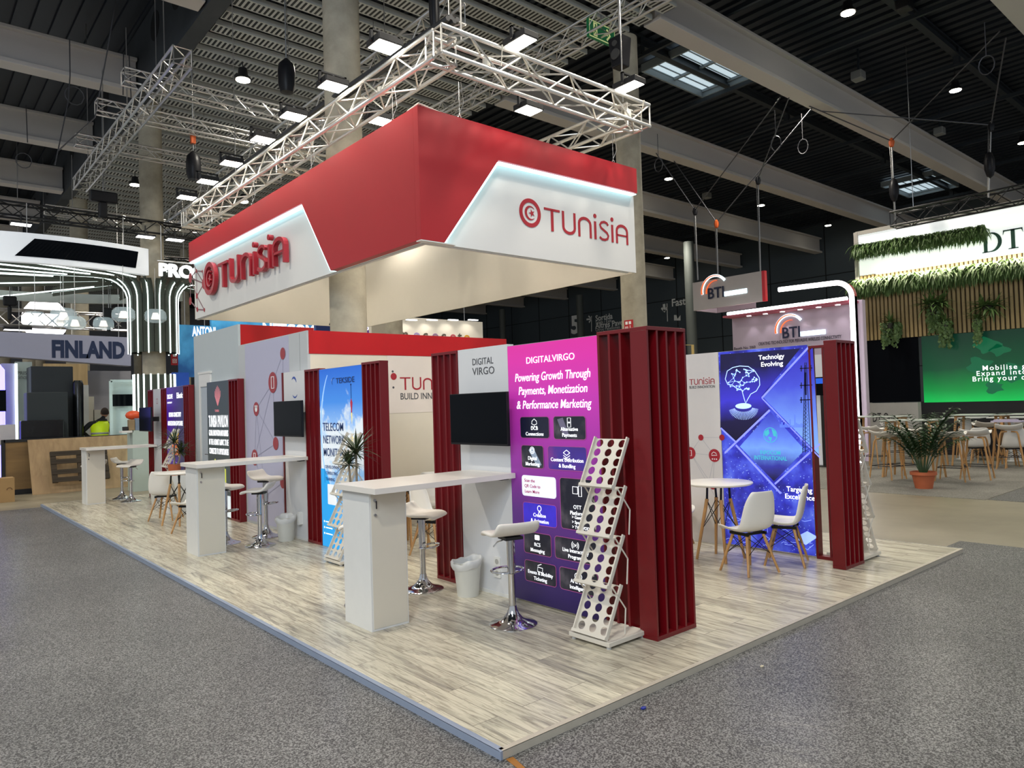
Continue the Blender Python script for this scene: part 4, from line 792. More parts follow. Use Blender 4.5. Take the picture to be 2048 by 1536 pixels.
ps = thing('plant_stand', 'white box stand carrying the far dracaena', 'plant stand', (1.6, 11.5, 0)); B((1.44, 11.35, 0), (1.76, 11.65, .70)).build('box', WH, ps, bevel=.003)
make_dracaena('dark spiky dracaena in a terracotta pot before the purple panel', [(0, 0, .62, .42), (.1, -.05, .42, .36)], TERR).location = (1.6, 11.5, .70)
# small things left on the carpet and the edge
for nm, lb, ct, px, py, m_, r in (('paper_scrap', 'small pale paper scrap on the dark carpet right of the stand edge', 'scrap', 1524, 1334, mat('paper', srgb('#c8bda4'), .8), .016), ('tape_scrap', 'small crumpled blue scrap on the carpet near the stand corner', 'scrap', 1287, 1418, mat('blue film', srgb('#1c2c8c'), .5), .02)):
    p = at(px, py, 2, FZ+.006); mb = MB().ball((p.x, p.y, p.z+r*.35), r, 7, (1.2, .8, .35)); tag(mb.build(nm, m_), lb, ct)
p = at(1038, 1522, 2, FZ+.006); F = Fr((0, 0, FZ+.006), (1, 0, 0), (0, 1, 0)); q = [at(x, y, 2, FZ+.006) for x, y in ((1012, 1519), (1026, 1514), (1060, 1545), (1045, 1545))]
tag(MB().poly(F, [(a.x, a.y) for a in q], 0, .002).build('tape_strip', mat('amber floor tape', srgb('#9a6420'), .4, var=.2)), 'strip of amber tape on the carpet at the front corner of the stand', 'tape')
# ================================================================ hanging banner box
CX0, CX1, CY0, CY1, CZ0, CZ1 = 2.24, 6.10, 3.96, 12.52, 3.80, 5.38
hb = thing('hanging_banner_box', 'red and white hanging banner box with Tunisia wordmark on both faces', 'hanging sign', ((CX0+CX1)/2, (CY0+CY1)/2, CZ0))
WB = mat('white banner board', srgb('#d9d8d6'), .5, var=.01); IN = mat('cream banner inside', srgb('#d8d0c0'), .6, var=.02)
ins = .10; CXW = CX0+Fr((CX0, CY0+ins, 0), (1, 0, 0)).px(1269, 450)[0]
MB().box((CX0+ins, CY0+ins, CZ0), (CXW, CY0+ins+.03, CZ1-.03)).build('front_panel', WB, hb); MB().box((CX0+ins, CY0+ins+.03, CZ0), (CX0+ins+.03, CY1-.03, CZ1-.03)).build('side_panel', WB, hb)
MB().box((CX0+ins, CY1-.03, CZ0), (CXW, CY1, CZ1)).box((CXW-.03, CY0+ins+.03, CZ0), (CXW, CY1-.03, CZ1)).build('rear_panel', IN, hb)
MB().box((CX0+ins+.03, CY0+ins+.03, CZ0-.012), (CX1, CY0+ins+.08, CZ0)).box((CX0+ins+.03, CY0+ins+.08, CZ0-.012), (CX0+ins+.08, CY1, CZ0)).box((CX0, CY0, CZ0-.014), (CX0+.5, CY0+ins, CZ0-.002)).build('bottom_trim', WH, hb)
FR = Fr((CX0, CY0, 0), (1, 0, 0)); u1, v1 = FR.px(997, 320); u0, _ = FR.px(889, 477); vb = FR.px(1274, 386)[1]; Wd = FR.px(1273.5, 360)[0]-.02
mb = MB(); 
def wedge(F, pts, d0, d1): return MB().poly(F, pts, d0, d1)
z0, z1 = CZ0, CZ1
rf = MB().poly(FR, [(0, z0), (u0, z0), (u1, v1), (u1, z1), (0, z1)], -ins+.002, 0).poly(FR, [(u1, v1), (Wd+.02, vb), (Wd+.02, z1), (u1, z1)], -ins+.002, 0)
rf.build('red_cladding', REDB, hb)
FL = Fr((CX0, CY1, 0), (0, -1, 0)); WL_ = CY1-CY0; ul, vl = FL.px(603, 407); ulb, _ = FL.px(661, 536); vlb = FL.px(374, 526)[1]
rl = MB().poly(FL, [(0, vlb), (ul, vl), (ul, z1), (0, z1)], -ins+.002, 0).poly(FL, [(ul, vl), (ulb, z0), (WL_-ins, z0), (WL_-ins, z1), (ul, z1)], -ins+.002, 0)
rl.build('red_cladding', REDB, hb)
# led strip tucked under the cut edge of the cladding
MB().rib(FR, [(u0+.015, z0), (u1+.012, v1-.022), (Wd, vb-.022)], .014, -ins+.004, -.006).build('led_strip', LEDC, hb); MB().rib(FL, [(0, vlb-.022), (ul-.008, vl-.022), (ulb-.018, z0)], .014, -ins+.004, -.006).build('led_strip', LEDC, hb)
# emblem and wordmarks
FRw = Fr((CX0, CY0+ins, 0), (1, 0, 0)); a = FRw.px(1089, 460); hgt = (FRw.px(1100, 417)[1]-FRw.px(1106, 463)[1])/.98; xr = FRw.px(1257, 481)[0]; wd = (xr-a[0])/(3.87*hgt)
mb = MB(); wordmark(mb, FRw, a[0], FRw.px(1106, 463)[1], hgt, .001, .006, wd); e = FRw.px(1060, 426); emblem(mb, FRw, e[0], e[1], (FRw.px(1060, 398)[1]-FRw.px(1060, 455)[1])/2, .001, .006); mb.build('wordmark', mat('crimson vinyl', srgb('#a8202c'), .45), hb)
FLw = Fr((CX0+ins, CY1, 0), (0, -1, 0)); l_ = FLw.px(446, 520)[0]; r_ = FLw.px(582, 470)[0]; bt = FLw.px(457, 575)[1]; tp = FLw.px(457, 524)[1]; hgt = tp-bt; wd = (r_-l_)/(3.87*hgt)
mb = MB(); wordmark(mb, FLw, l_, bt, hgt, .03, .11, wd); mb.build('raised_wordmark', mat('crimson raised letters', srgb('#a01c2a'), .35), hb)
mb = MB(); e = FLw.px(429, 558); emblem(mb, FLw, e[0], e[1], (FLw.px(429, 525)[1]-FLw.px(429, 591)[1])/2, .03, .11); mb.build('raised_emblem', M['crimson raised letters'], hb)
ns = {'a': (386, 525, 4), 'b': (393, 542, 4), 'c': (405, 543, 3), 'd': (381, 556, 10), 'e': (408, 567, 11), 'f': (394, 592, 6), 'g': (381, 602, 8), 'h': (395, 619, 5), 'i': (409, 620, 4)}
Pn = {k: FLw.px(q[0], q[1]) for k, q in ns.items()}; mb = MB()
for a, b in ('ab', 'bc', 'bd', 'be', 'de', 'ef', 'bf', 'df', 'gh', 'hi', 'fi', 'fh', 'ce', 'dg'): mb.line(FLw, Pn[a], Pn[b], .03, .001, .003)
mb.build('network_lines', mat('taupe line print', srgb('#8a6a70'), .5), hb); mb = MB()
for k, q in ns.items(): mb.disc(FLw, *Pn[k], abs(FLw.px(q[0], q[1]+q[2])[1]-Pn[k][1]), .003, .005)
mb.build('network_icon', PR, hb)
# ================================================================ trusses
def quad_truss(mb_ch, mb_la, p, q, s, r=.025, lr=.011, step=None, up=V((0, 0, 1))):
    p, q = V(p), V(q); d = (q-p); L_ = d.length; d.normalize(); a = d.cross(up).normalized()*s/2; b = up*s/2; step = step or s*1.15; n = max(2, round(L_/step))
    cs = [p+x*a+y*b for x, y in ((-1, -1), (1, -1), (1, 1), (-1, 1))]
    for c in cs: mb_ch.tube([c, c+d*L_], r, 8)
    for f in range(4):
        c0, c1 = cs[f], cs[(f+1) % 4]
        for k in range(n):
            t0, t1 = L_*k/n, L_*(k+1)/n
            A, B_ = (c0+d*t0, c1+d*t1) if (k+f) % 2 else (c1+d*t0, c0+d*t1); mb_la.tube([A, B_], lr, 5)
        for t in (0, L_): mb_la.tube([c0+d*t, c1+d*t], lr, 5)
def truss(name, label, segs, s, m, r=.025, lr=.011, step=None, group=None):
    lo = [min(min(a[i], b[i]) for a, b in segs) for i in range(3)]; hi = [max(max(a[i], b[i]) for a, b in segs) for i in range(3)]
    t = thing(name, label, 'truss', ((lo[0]+hi[0])/2, (lo[1]+hi[1])/2, lo[2]-s/2), group)
    for a, b in segs:
        ch, la = MB(), MB(); quad_truss(ch, la, a, b, s, r, lr, step); ch.build('truss_chord', m, t, smooth=True); la.build('truss_lattice', m, t, smooth=True)
    a, b = V(segs[0][0]), V(segs[0][1]); zt = 10.3 if 2.9 < (a.x+b.x)/2 < 10.4 else 12.05
    if 'ring' in name: hang(t, [(a.x+.4, a.y, a.z+s/2), (b.x-.4, b.y, a.z+s/2), (a.x+.3, a.y+7, a.z+s/2), (b.x-.3, a.y+7, a.z+s/2)], 10.3, .01)
    else: hang(t, [tuple(a.lerp(b, k)+V((0, 0, s/2))) for k in (.12, .88)], zt, .01)
    return t
TRM = mat('bright truss aluminium', (.72, .70, .66), .32, .85, var=.06, scale=20); TRB = mat('black truss steel', (.018, .018, .02), .45, .5)
TS = .31; TZ = 5.8+TS/2; tx0, tx1, ty0, ty1 = 2.23+TS/2, 5.9-TS/2, 3.43+TS/2, 12.93-TS/2
rt = truss('ring_truss', 'bright aluminium truss ring hanging just above the red banner box', [((tx0-TS/2, ty0, TZ), (tx1+TS/2, ty0, TZ)), ((tx0, ty0, TZ), (tx0, ty1, TZ)), ((tx1, ty0, TZ), (tx1, ty1, TZ)), ((tx0-TS/2, ty1, TZ), (tx1+TS/2, ty1, TZ)), ((tx0, 8.2, TZ), (tx1, 8.2, TZ))], TS, TRM, .026, .012, .40)
lt = MB()
for x, y in ((tx0, 5), (tx0, 7.4), (tx0, 9.6), (tx0, 11.9), (3.0, ty0), (5.6, ty0), (3.6, 8.2), (5.0, 8.2)): lt.lathe([(.05, 0), (.05, .09)], (x, y, TZ-.05), 12).tube([(x, y-.3, TZ+.1), (x+.1, y-.15, TZ-.06), (x+.02, y, TZ+.02), (x-.08, y+.2, TZ-.08), (x, y+.45, TZ+.08)], .008, 5)
lt.build('white_cabling', mat('white cable sheath', srgb('#d8d2c4'), .5), rt)
tl = at(160, 370, 2, 8.1); t2 = at(372, 115, 2, 8.1)
truss('long_truss', 'grey aluminium truss hanging high at left, running along the hall', [((tl.x, tl.y, 8.1), (tl.x, t2.y, 8.1))], .3, ALU, .025, .011, .34)
a = at(352, 430, 2, 7.6); b = at(860, 0, 2, 7.6)
truss('long_truss', 'grey aluminium truss hanging behind the row of floodlights', [((a.x, a.y+3, 7.6), (a.x, b.y, 7.6))], .3, ALU, .025, .011, .34)
a = at(1000, 160, 2, 8.6); b = at(1290, 5, 2, 8.6)
truss('long_truss', 'grey aluminium truss hanging over the right end of the ring truss, by the exit sign', [((a.x, a.y+9, 8.6), (a.x, b.y-1.5, 8.6))], .3, ALU, .025, .011, .34)
for k, (x0, y0, x1) in enumerate(((246, 146, 640), (192, 206, 560), (150, 274, 480), (90, 412, 420))):
    a = at(x0, y0+8, 2, 8.4); zx = at(x1, y0+8+(x1-x0)*.26, 2, 8.4)
    truss('cross_truss', ('grey cross truss jutting out furthest up at the left under the long truss', 'grey cross truss below the topmost one, passing the concrete column', 'grey cross truss third from the top at the left', 'grey cross truss lowest and farthest at the left, above the black truss')[k], [((a.x, a.y, 8.42), (max(zx.x, a.x+5), a.y, 8.42))], .26, ALU, .022, .01, .3, 'grey cross trusses at the left')
a = at(0, 416, 2, 6.9); b = at(372, 463, 2, 6.9); 
truss('black_truss', 'black truss above the curved white fascia at the left', [((a.x-1.2, a.y, 6.9), (b.x+1.4, a.y+.2, 6.9))], .32, TRB, .026, .012, .36)
truss('black_truss', 'lower black truss partly hidden behind the curved white fascia', [((a.x-1, a.y+4, 6.7), (b.x+3, a.y+3.6, 6.7))], .32, TRB, .026, .012, .36)
a = at(1786, 441, 0, 20.2); b = at(2048, 384, 0, 20.2)
truss('black_truss', 'black truss hanging above the planted white fascia at right', [((20.2, a.y, a.z), (20.2, b.y-1.5, a.z))], .42, TRB, .03, .014, .42)
# thick dark cable bundle lying along the truss behind the lights
mb = MB(); y = 4.2
for k in range(4): mb.tube([(2.75+.05*k, 4.0, 6.6+.03*(k % 2)), (2.8+.05*k, 7.5, 6.72), (2.75+.05*k, 12.6, 6.62)], .035, 6)
tag(mb.build('cable_bundle', mat('dark cable sleeve', (.02, .021, .025), .45), smooth=True), 'thick dark cable bundle running behind the row of floodlights', 'cable')
# ================================================================ floodlights on the ring truss
def floodlight(x, y, z, ax, label):
    t = thing('floodlight', label, 'floodlight', (x, y, z-.14), 'white floodlights along the ring truss'); w_, d_ = (.20, .15) if ax == 'Y' else (.15, .20)
    MB().box((x-w_+.03, y-d_, z-.05), (x+w_-.03, y+d_, z+.03)).build('casing', BLKM, t, bevel=.01); B((x-w_+.05, y-d_+.02, z-.056), (x+w_-.05, y+d_-.02, z-.049)).build('lens', LAMPF, t)
    MB().box((x-w_-.0, y-.02, z-.03), (x-w_+.03, y+.02, z+.12)).box((x+w_-.03, y-.02, z-.03), (x+w_, y+.02, z+.12)).box((x-w_, y-.02, z+.10), (x+w_, y+.02, z+.12)).build('yoke', BLKM, t)
    MB().tube([(x, y, z+.1), (x+(.18 if ax == 'Y' else 0), y+(.18 if ax == 'X' else 0), z-.02)], .018, 8).build('clamp', ALU, t); return t
nm = ['first floodlight of the left row, nearest the ring corner', 'second floodlight of the left row from the ring corner', 'third floodlight of the left row from the ring corner', 'fourth floodlight of the left row from the ring corner', 'fifth floodlight of the left row from the ring corner', 'sixth floodlight of the left row from the ring corner', 'last floodlight of the left row, farthest along the ring truss']
for (x, y), l_ in zip(FL_L, nm): floodlight(x, y, FLZ, 'Y', l_)
for (x, y), l_ in zip(FL_R, ('floodlight on the right face of the ring truss, nearer its corner', 'floodlight at the right end of the ring truss, below the black loudspeaker')): floodlight(x, y, FLZ, 'X', l_)
for x, y, l_ in ((3.05, 6.2, 'floodlight seen through the left side lattice of the ring truss'), (4.6, 4.6, 'floodlight seen between the ring truss chords on the right'), (3.6, 11.9, 'floodlight inside the far end of the ring truss')): floodlight(x, y, 6.15, 'Y', l_)
# suspension wires from the ring truss to the banner box
k = 0
for x, y, where in ((2.30, 4.6, 'on the left face nearest the corner'), (2.30, 6.9, 'second on the left face'), (2.30, 9.2, 'third on the left face'), (2.30, 11.4, 'farthest on the left face'), (2.9, 4.02, 'on the right face nearest the corner'), (5.75, 4.02, 'at the right end of the right face')):
    t = thing('suspension_wire', 'steel wire holding the banner box '+where, 'wire', (x, y, CZ1), 'steel wires of the red banner box')
    MB().tube([(x, y, CZ1+.06), (x, y, TZ-.1)], .004, 5).tube([(x, y, CZ1+.08), (x+.03, y-.05, CZ1+.2), (x+.02, y-.02, TZ-.1)], .004, 5).build('wire', ALU, t); MB().tube([(x+.022*math.cos(q*.628), y, CZ1+.03+.03*math.sin(q*.628)) for q in range(10)], .006, 5, True).build('shackle', ALU, t, smooth=True)
t = tag(MB().tube([(CX0+.1, CY0+.5, CZ1+.01), (CX0+.06, CY0+.3, CZ1+.04), (CX0+.05, CY0+.05, CZ1+.05), (CX0+.3, CY0+.05, CZ1+.02), (CX0+.5, CY0+.06, CZ1)], .012, 6).build('white_cable', mat('white cable sheath', srgb('#d8d2c4'), .5), smooth=True), 'white cable looped over the top corner of the red banner box', 'cable')
# black diagonal strap inside the box
a = at(609, 566, 0, CX1-.05); b = at(661, 645, 1, CY1-.05); tag(MB().tube([(4.1, 9.0, 4.05+.9), (5.0, 11.2, 4.2), (5.3, 12.4, CZ0+.02)], .02, 6).build('black_cable', BLK), 'black cable crossing the cream inside of the banner box', 'cable')
# loudspeaker, exit sign, hoists
p = at(1240, 103, 2, 7.7); t = thing('loudspeaker', 'black loudspeaker hanging on a chain beside the exit sign', 'loudspeaker', (p.x, p.y, 7.35))
MB().add([(p.x+a*.13*s, p.y+b*.14*s, z) for z, s in ((7.42, .8), (7.92, 1.05)) for a, b in ((-1, -1), (1, -1), (1, 1), (-1, 1))], [(0, 3, 2, 1), (4, 5, 6, 7), (0, 1, 5, 4), (1, 2, 6, 5), (2, 3, 7, 6), (3, 0, 4, 7)]).build('cabinet', BLK, t, bevel=.02)
MB().disc(Fr((p.x-.115, p.y, 7.62), (0, -1, 0)), 0, 0, .09, 0, .02).disc(Fr((p.x-.125, p.y, 7.80), (0, -1, 0)), 0, 0, .05, 0, .02).build('driver', mat('speaker cone', (.03, .03, .03), .6), t)
MB().tube([(p.x, p.y, 7.95), (p.x, p.y, 10.3)], .012, 6).tube([(p.x+.06, p.y, 7.95), (p.x+.02, p.y, 10.3)], .006, 5).build('chain', ALUD, t)
F = Fr((0, 5.6, 0), (1, 0, 0)); a = F.px(1178, 74); b = F.px(1231, 42); hh = .62
t = thing('exit_sign', 'green exit sign with running figure and arrow beside the hanging loudspeaker', 'exit sign', (a[0], 5.6, a[1]))
q = [F.px(1178, 74), F.px(1231, 93), F.px(1231, 60), F.px(1178, 36)]; x0, x1 = q[0][0], q[1][0]; z0_, z1_ = (q[0][1]+q[1][1])/2, (q[2][1]+q[3][1])/2
MB().rect(F, x0, z0_, x1, z1_, -.05, 0).build('housing', mat('exit green', srgb('#0f5a34'), .4, emit=.25), t); PH = mat('pale photoluminescent print', srgb('#c9cf8e'), .5, emit=.35); mb = MB(); cx = x0+(x1-x0)*.24; cz = (z0_+z1_)/2; s_ = (z1_-z0_)
mb.rib(F, [(x0+.02, z0_+.02), (x1-.02, z0_+.02), (x1-.02, z1_-.02), (x0+.02, z1_-.02)], .02, .001, .004, True); mb.rect(F, cx-.14*s_, cz-.36*s_, cx+.16*s_, cz+.38*s_, .001, .004)
ax_ = x0+(x1-x0)*.70; mb.poly(F, [(ax_-.22*s_, cz-.06*s_), (ax_+.02*s_, cz-.06*s_), (ax_+.02*s_, cz+.06*s_), (ax_-.22*s_, cz+.06*s_)], .001, .004).rib(F, [(ax_-.06*s_, cz+.3*s_), (ax_+.2*s_, cz), (ax_-.06*s_, cz-.3*s_)], .12*s_, .001, .004); mb.build('pictogram', PH, t)
mb = MB(); mb.disc(F, cx+.03*s_, cz+.25*s_, .06*s_, .004, .006).rib(F, [(cx+.02*s_, cz+.18*s_), (cx-.02*s_, cz-.04*s_)], .1*s_, .004, .006).rib(F, [(cx-.1*s_, cz+.08*s_), (cx+.02*s_, cz+.15*s_), (cx+.12*s_, cz+.06*s_)], .04*s_, .004, .006).rib(F, [(cx-.02*s_, cz-.04*s_), (cx+.08*s_, cz-.14*s_), (cx+.04*s_, cz-.3*s_)], .05*s_, .004, .006).rib(F, [(cx-.02*s_, cz-.04*s_), (cx-.06*s_, cz-.18*s_), (cx-.13*s_, cz-.24*s_)], .05*s_, .004, .006); mb.build('running_figure', mat('exit green', (0, 0, 0)), t)
t2_ = MB().tube([((x0+x1)/2, 5.62, z1_), ((x0+x1)/2, 5.62, 10.3)], .012, 5).build('hanger', ALUD, t)
def hoist(px, py, z, ptop, label, sz=.16, bag=True, ztop=10.3, orange=False):
    p = at(px, py, 2, z); t = thing('chain_hoist', label, 'chain hoist', (p.x, p.y, z-.4), 'black chain hoists')
    if bag: MB().lathe([(.02, -.36), (sz*.75, -.34), (sz, -.2), (sz*1.02, .05), (sz*.9, .2), (.03, .32)], (p.x, p.y, z), 16).build('chain_bag', BLK, t, smooth=True)
    else: MB().box((p.x-sz*1.6, p.y-sz*.5, z), (p.x+sz*1.6, p.y+sz*.5, z+.28)).box((p.x-sz*.6, p.y-sz*.45, z-.4), (p.x+sz*.4, p.y+sz*.45, z)).build('motor', BLK, t, bevel=.04)
    MB().tube([(p.x, p.y, z+.28), (p.x, p.y, ztop)], .014, 6).tube([(p.x+.05, p.y, z+.28), (p.x+.02, p.y, ztop)], .007, 5).build('chain', ALUD, t)
    if orange: MB().box((p.x-.05, p.y-.05, z+.5), (p.x+.05, p.y+.05, z+.72)).build('hook_block', mat('orange hook', srgb('#c9581c'), .5), t)
    return t
hoist(573, 150, 8.3, None, 'black chain bag hoist hanging over the slatted raft left of the big column'); hoist(387, 330, 7.6, None, 'black chain bag hoist hanging at the far end of the floodlight row', .16, True, orange=True)
hoist(207, 405, 7.35, None, 'black motor hoist standing over the black truss at left', .2, False); hoist(20, 612, 5.0, None, 'black lamp clamp hanging left of the glass pendants', .1, False, 6.6); hoist(218, 636, 4.6, None, 'black lamp clamp hanging right of the glass pendants', .1, False, 6.6)
hoist(868, 10, 7.6, None, 'black strap hoist over the corner of the ring truss', .075)
for px, py in ((1785, 290), (1975, 255)):
    pass
def rig(px0, py0, px1, py1, X, label, col='hook', bag=None):
    a = at(px0, py0, 0, X); b = at(px1, py1, 0, X); t = thing('hoist_chain', label, 'hoist chain', (X, b.y, b.z), 'hoist chains at right'); MB().tube([a, b], .02, 5).tube([a+V((0, .06, 0)), b+V((0, .02, 0))], .01, 5).build('chain', ALUD, t)
    MB().ball(a-V((0, 0, .05)), .11, 8, (.8, .8, 1.4)).build('hook_block', mat('orange hook', srgb('#c9581c'), .5) if col == 'orange' else BLK, t, smooth=True)
    if bag: q = a.lerp(b, bag); MB().ball(q, .17, 10, (.8, .8, 2.2)).build('chain_bag', BLK, t, smooth=True)
    return t
rig(1390, 420, 1396, 560, 18.3, 'hoist chain holding the left end of the BTI hanging box', bag=None); rig(1433, 445, 1436, 553, 18.3, 'hoist chain with orange block over the middle of the BTI hanging box', 'orange'); rig(1516, 358, 1521, 543, 18.3, 'hoist chain holding the right end of the BTI hanging box')
rig(1783, 282, 1791, 440, 20.2, 'hoist chain with orange block at the left end of the black truss at right', 'orange', .62); rig(1982, 250, 1977, 395, 20.2, 'hoist chain with black motor above the DT lettering', 'black', .55)
# wires slung between the beams
WR = mat('steel wire rope', (.10, .10, .11), .5, .6)
def wire(a, b, label, X=18.3):
    """rope from a hoist top up to the underside of a beam"""
    p = at(a[0], a[1], 0, X); q = at(b[0], b[1], 2, 10.29); return tag(MB().tube([p, q], .018, 5).build('wire_rope', WR), label, 'wire', 'wire ropes slung under the roof at right')
wire((1390, 420), (1560, 195), 'wire rope rising from the left hoist chain of the BTI box toward the first beam'); wire((1390, 420), (1312, 306), 'wire rope from the left hoist chain toward the concrete column'); wire((1433, 445), (1348, 322), 'wire rope from the orange block up to the left'); wire((1433, 445), (1625, 215), 'wire rope from the orange block up to the right')
wire((1516, 358), (1578, 195), 'wire rope from the right hoist chain to the first beam'); wire((1783, 282), (2000, 62), 'wire rope from the orange block rising to the top right beam', 20.2); wire((1783, 282), (1618, 212), 'wire rope from the orange block to the first beam', 20.2); wire((1982, 250), (2012, 75), 'wire rope above the DT hoist rising to the top right', 20.2); wire((1982, 250), (1640, 222), 'wire rope slung level from the first beam to the DT hoist', 20.2)
# wires at left
def wireL(pts, Y, label): q = [at(x, y, 1, Y) for x, y in pts]; return tag(MB().tube(q, .014, 5).build('wire_rope', WR), label, 'wire', 'wire ropes hanging at the left')
wireL([(232, 0), (215, 100), (190, 235), (118, 300)], 14, 'long wire rope slanting down from the top left over the beams'); wireL([(139, 78), (140, 150), (137, 200), (110, 330)], 16.5, 'wire rope slung round the first left beam'); wireL([(247, 107), (246, 190)], 16.8, 'short wire dropping from the end of the first left beam'); wireL([(258, 110), (262, 195)], 16.8, 'second short wire dropping from the end of the first left beam'); wireL([(52, 210), (55, 285)], 22, 'short wire dropping from the second left beam')
for (px, py, Y, lb) in ((150, 190, 16.5, 'coiled wire loop hanging below the first left beam'), (48, 320, 22, 'coiled wire loop by the third left beam')):
    c = at(px, py, 1, Y); tag(MB().tube([c+V((.2*math.cos(q*.5), .05, .22*math.sin(q*.5))) for q in range(12)], .012, 5, True).build('wire_coil', WR, smooth=True), lb, 'wire coil', 'wire coils')
for (px, py, lb) in ((1552, 287, 'coiled wire loop left of the two under the first beam'), (1606, 293, 'coiled wire loop right of the two under the first beam'), (1973, 130, 'coiled wire loop near the top right corner'), (1317, 330, 'coiled wire loop beside the right concrete column')):
    c = at(px, py, 2, 9.3); tag(MB().tube([c+V((0, .16*math.cos(q*.5236), .22*math.sin(q*.5236))) for q in range(12)], .014, 5, True).tube([c+V((0, 0, .22)), (c.x, c.y, 10.3)], .01, 5).build('wire_coil', WR, smooth=True), lb, 'wire coil', 'wire coils')
# high-bay lamps seen on the roof
hb_ = [(486, 160, 10.2), (270, 370, 10.2), (487, 404, 10.2), (762, 240, 10.2), (1696, 26, 11.3), (1911, 181, 11.3), (2046, 286, 11.3), (1337, 358, 11.3), (1522, 411, 11.3), (1656, 451, 11.3), (1334, 516, 11.3)]
wh = ['over the slatted raft left of the big column', 'at the far left beside the far column', 'low behind the floodlight row', 'behind the ring truss above the red box', 'highest on the dark roof at right', 'on the dark roof toward the top right', 'cut by the right edge of the picture', 'between the second and third beams by the column', 'just above the BTI hanging box chains', 'right of the BTI hanging box under the second beam', 'lowest, left of the BTI hanging box']
for (px, py, z), l_ in zip(hb_, wh):
    z -= .35 if z < 11 else 0; p = at(px, py, 2, z); t = thing('high_bay_lamp', 'round bright high-bay lamp '+l_, 'ceiling lamp', (p.x, p.y, z), 'high-bay lamps of the hall')
    MB().lathe([(.02, .3), (.1, .28), (.12, .12), (.20, .02), (.20, 0), (.17, 0)], (p.x, p.y, z), 20, False).build('lamp_housing', BLKM, t, smooth=True); MB().lathe([(.0, .002), (.165, .002), (.165, -.01), (0, -.012)], (p.x, p.y, z), 20, False).build('lamp_glass', LAMPS, t)
    MB().tube([(p.x, p.y, z+.28), (p.x, p.y, 12.1 if z > 11 else 10.3)], .012, 5).build('stem', BLKM, t)
# projector-type fixtures under roof
for (px, py, lb) in ((1718, 155, 'pale spotlight fixture under the roof between the first beams'), (1880, 265, 'pale spotlight fixture under the roof at upper right'), (1415, 393, 'grey spotlight fixture under the roof left of the BTI chains'), (1810, 15, 'small dark roof camera near the top at right')):
    p = at(px, py, 2, 11.2); t = thing('roof_fixture', lb, 'fixture', (p.x, p.y, 11.1)); MB().box((p.x-.22, p.y-.16, 11.1), (p.x+.12, p.y+.16, 11.36)).build('housing', mat('grey fixture', srgb('#7d7f7c'), .5) if px != 1810 else BLKM, t, bevel=.03); MB().bar((p.x, p.y, 11.36), (p.x, p.y, 12.05), .05).build('bracket', SEC, t)
# ================================================================ far left: LED tree, curved fascia, Finland banner, packing area
TC = V((3.0, 18.2, 0)); EC = V((.5, 19.6, 0)); RXe, RYe = 4.1, 3.15; lt_ = thing('led_column_cladding', 'fluted dark cladding with vertical white light lines around the far column, branching upward', 'column cladding', (3.0, 18.2, 3.45))
FLU = mat('dark fluted felt', srgb('#3a4038'), .8)
lo = MB(); lo.lathe([(.50, 0), (.50, 2.93), (.46, 2.93)], (3.0, 18.2, 0), 40)
lt2 = thing('led_drum', 'dark drum with vertical white light lines at the foot of the far column', 'light column', (3.0, 18.2, 0)); lo.build('drum', FLU, lt2, smooth=True)
n = 18
for k in range(n):
    a = 2*math.pi*(k+.3)/n; p = TC+V((.512*math.cos(a), .512*math.sin(a), 0)); MB().tube([p+V((0, 0, .05)), p+V((0, 0, 2.95))], .02, 6).build('light_line', LED, lt2)
n = 14
for k in range(n):
    a = 2*math.pi*(k+.5)/n; c_, s_ = math.cos(a), math.sin(a); pts = []
    reach = .1
    while reach < 2.9 and ((3.0+c_*(1.3+reach)-EC.x)/RXe)**2+((18.2+s_*(1.3+reach)-EC.y)/RYe)**2 < .93: reach += .1
    if c_ > .35: reach = 1.2
    for q in range(26):
        t = q/25
        if t < .42: r, z = .62, 3.5+t/.42*1.45
        elif t < .66: b = (t-.42)/.24*math.pi/2; r, z = .62+.62*(1-math.cos(b)), 4.95+.58*math.sin(b)
        else: r, z = 1.24+(t-.66)/.34*reach, 5.53+(t-.66)*.06
        pts.append(V((3.0+r*c_, 18.2+r*s_, z)))
    f = MB(); d = V((-s_, c_, 0))*.13; base = []
    for p in pts: base.append(p)
    for i in range(25): f.bar(base[i]+V((-c_, -s_, 0))*.03+V((0, 0, .03)), base[i+1]+V((-c_, -s_, 0))*.03+V((0, 0, .03)), .26, .03, up=(c_, s_, .3))
    f.build('felt_rib', FLU, lt_); MB().tube(pts, .016, 6).build('light_line', LED, lt_, smooth=True)
# curved white fascia of the round stand
fs_ = thing('curved_fascia', 'white glowing curved fascia ring with black screen band, numbered 5I41', 'hanging fascia', (EC.x, EC.y, 5.5))
def ell(a, k=1.0): return V((EC.x+RXe*k*math.cos(a), EC.y+RYe*k*math.sin(a), 0))
FASC = mat('glowing white fascia', (.92, .96, 1), .35, emit=.22)
def band(a0, a1, z0, z1, k0, k1, n=40, zs=None):
    mb = MB()
    for i in range(n+1):
        a = a0+(a1-a0)*i/n; e = 1.0
        if zs: e = zs(i/n)
        for k, z in ((k0, z0), (k1, z0), (k1, z0+(z1-z0)*e), (k0, z0+(z1-z0)*e)): p = ell(a, k); mb.v.append(V((p.x, p.y, z)))
    for i in range(n): b = 4*i; c = b+4; mb.f += [(b, c, c+1, b+1), (b+1, c+1, c+2, b+2), (b+2, c+2, c+3, b+3), (b+3, c+3, c, b)]
    mb.f += [(0, 1, 2, 3), (4*n+3, 4*n+2, 4*n+1, 4*n)]; return mb
D2R = math.radians
band(D2R(165), D2R(298), 5.38, 6.05, 1.0, 1.05, 60).build('fascia_board', FASC, fs_, smooth=True)
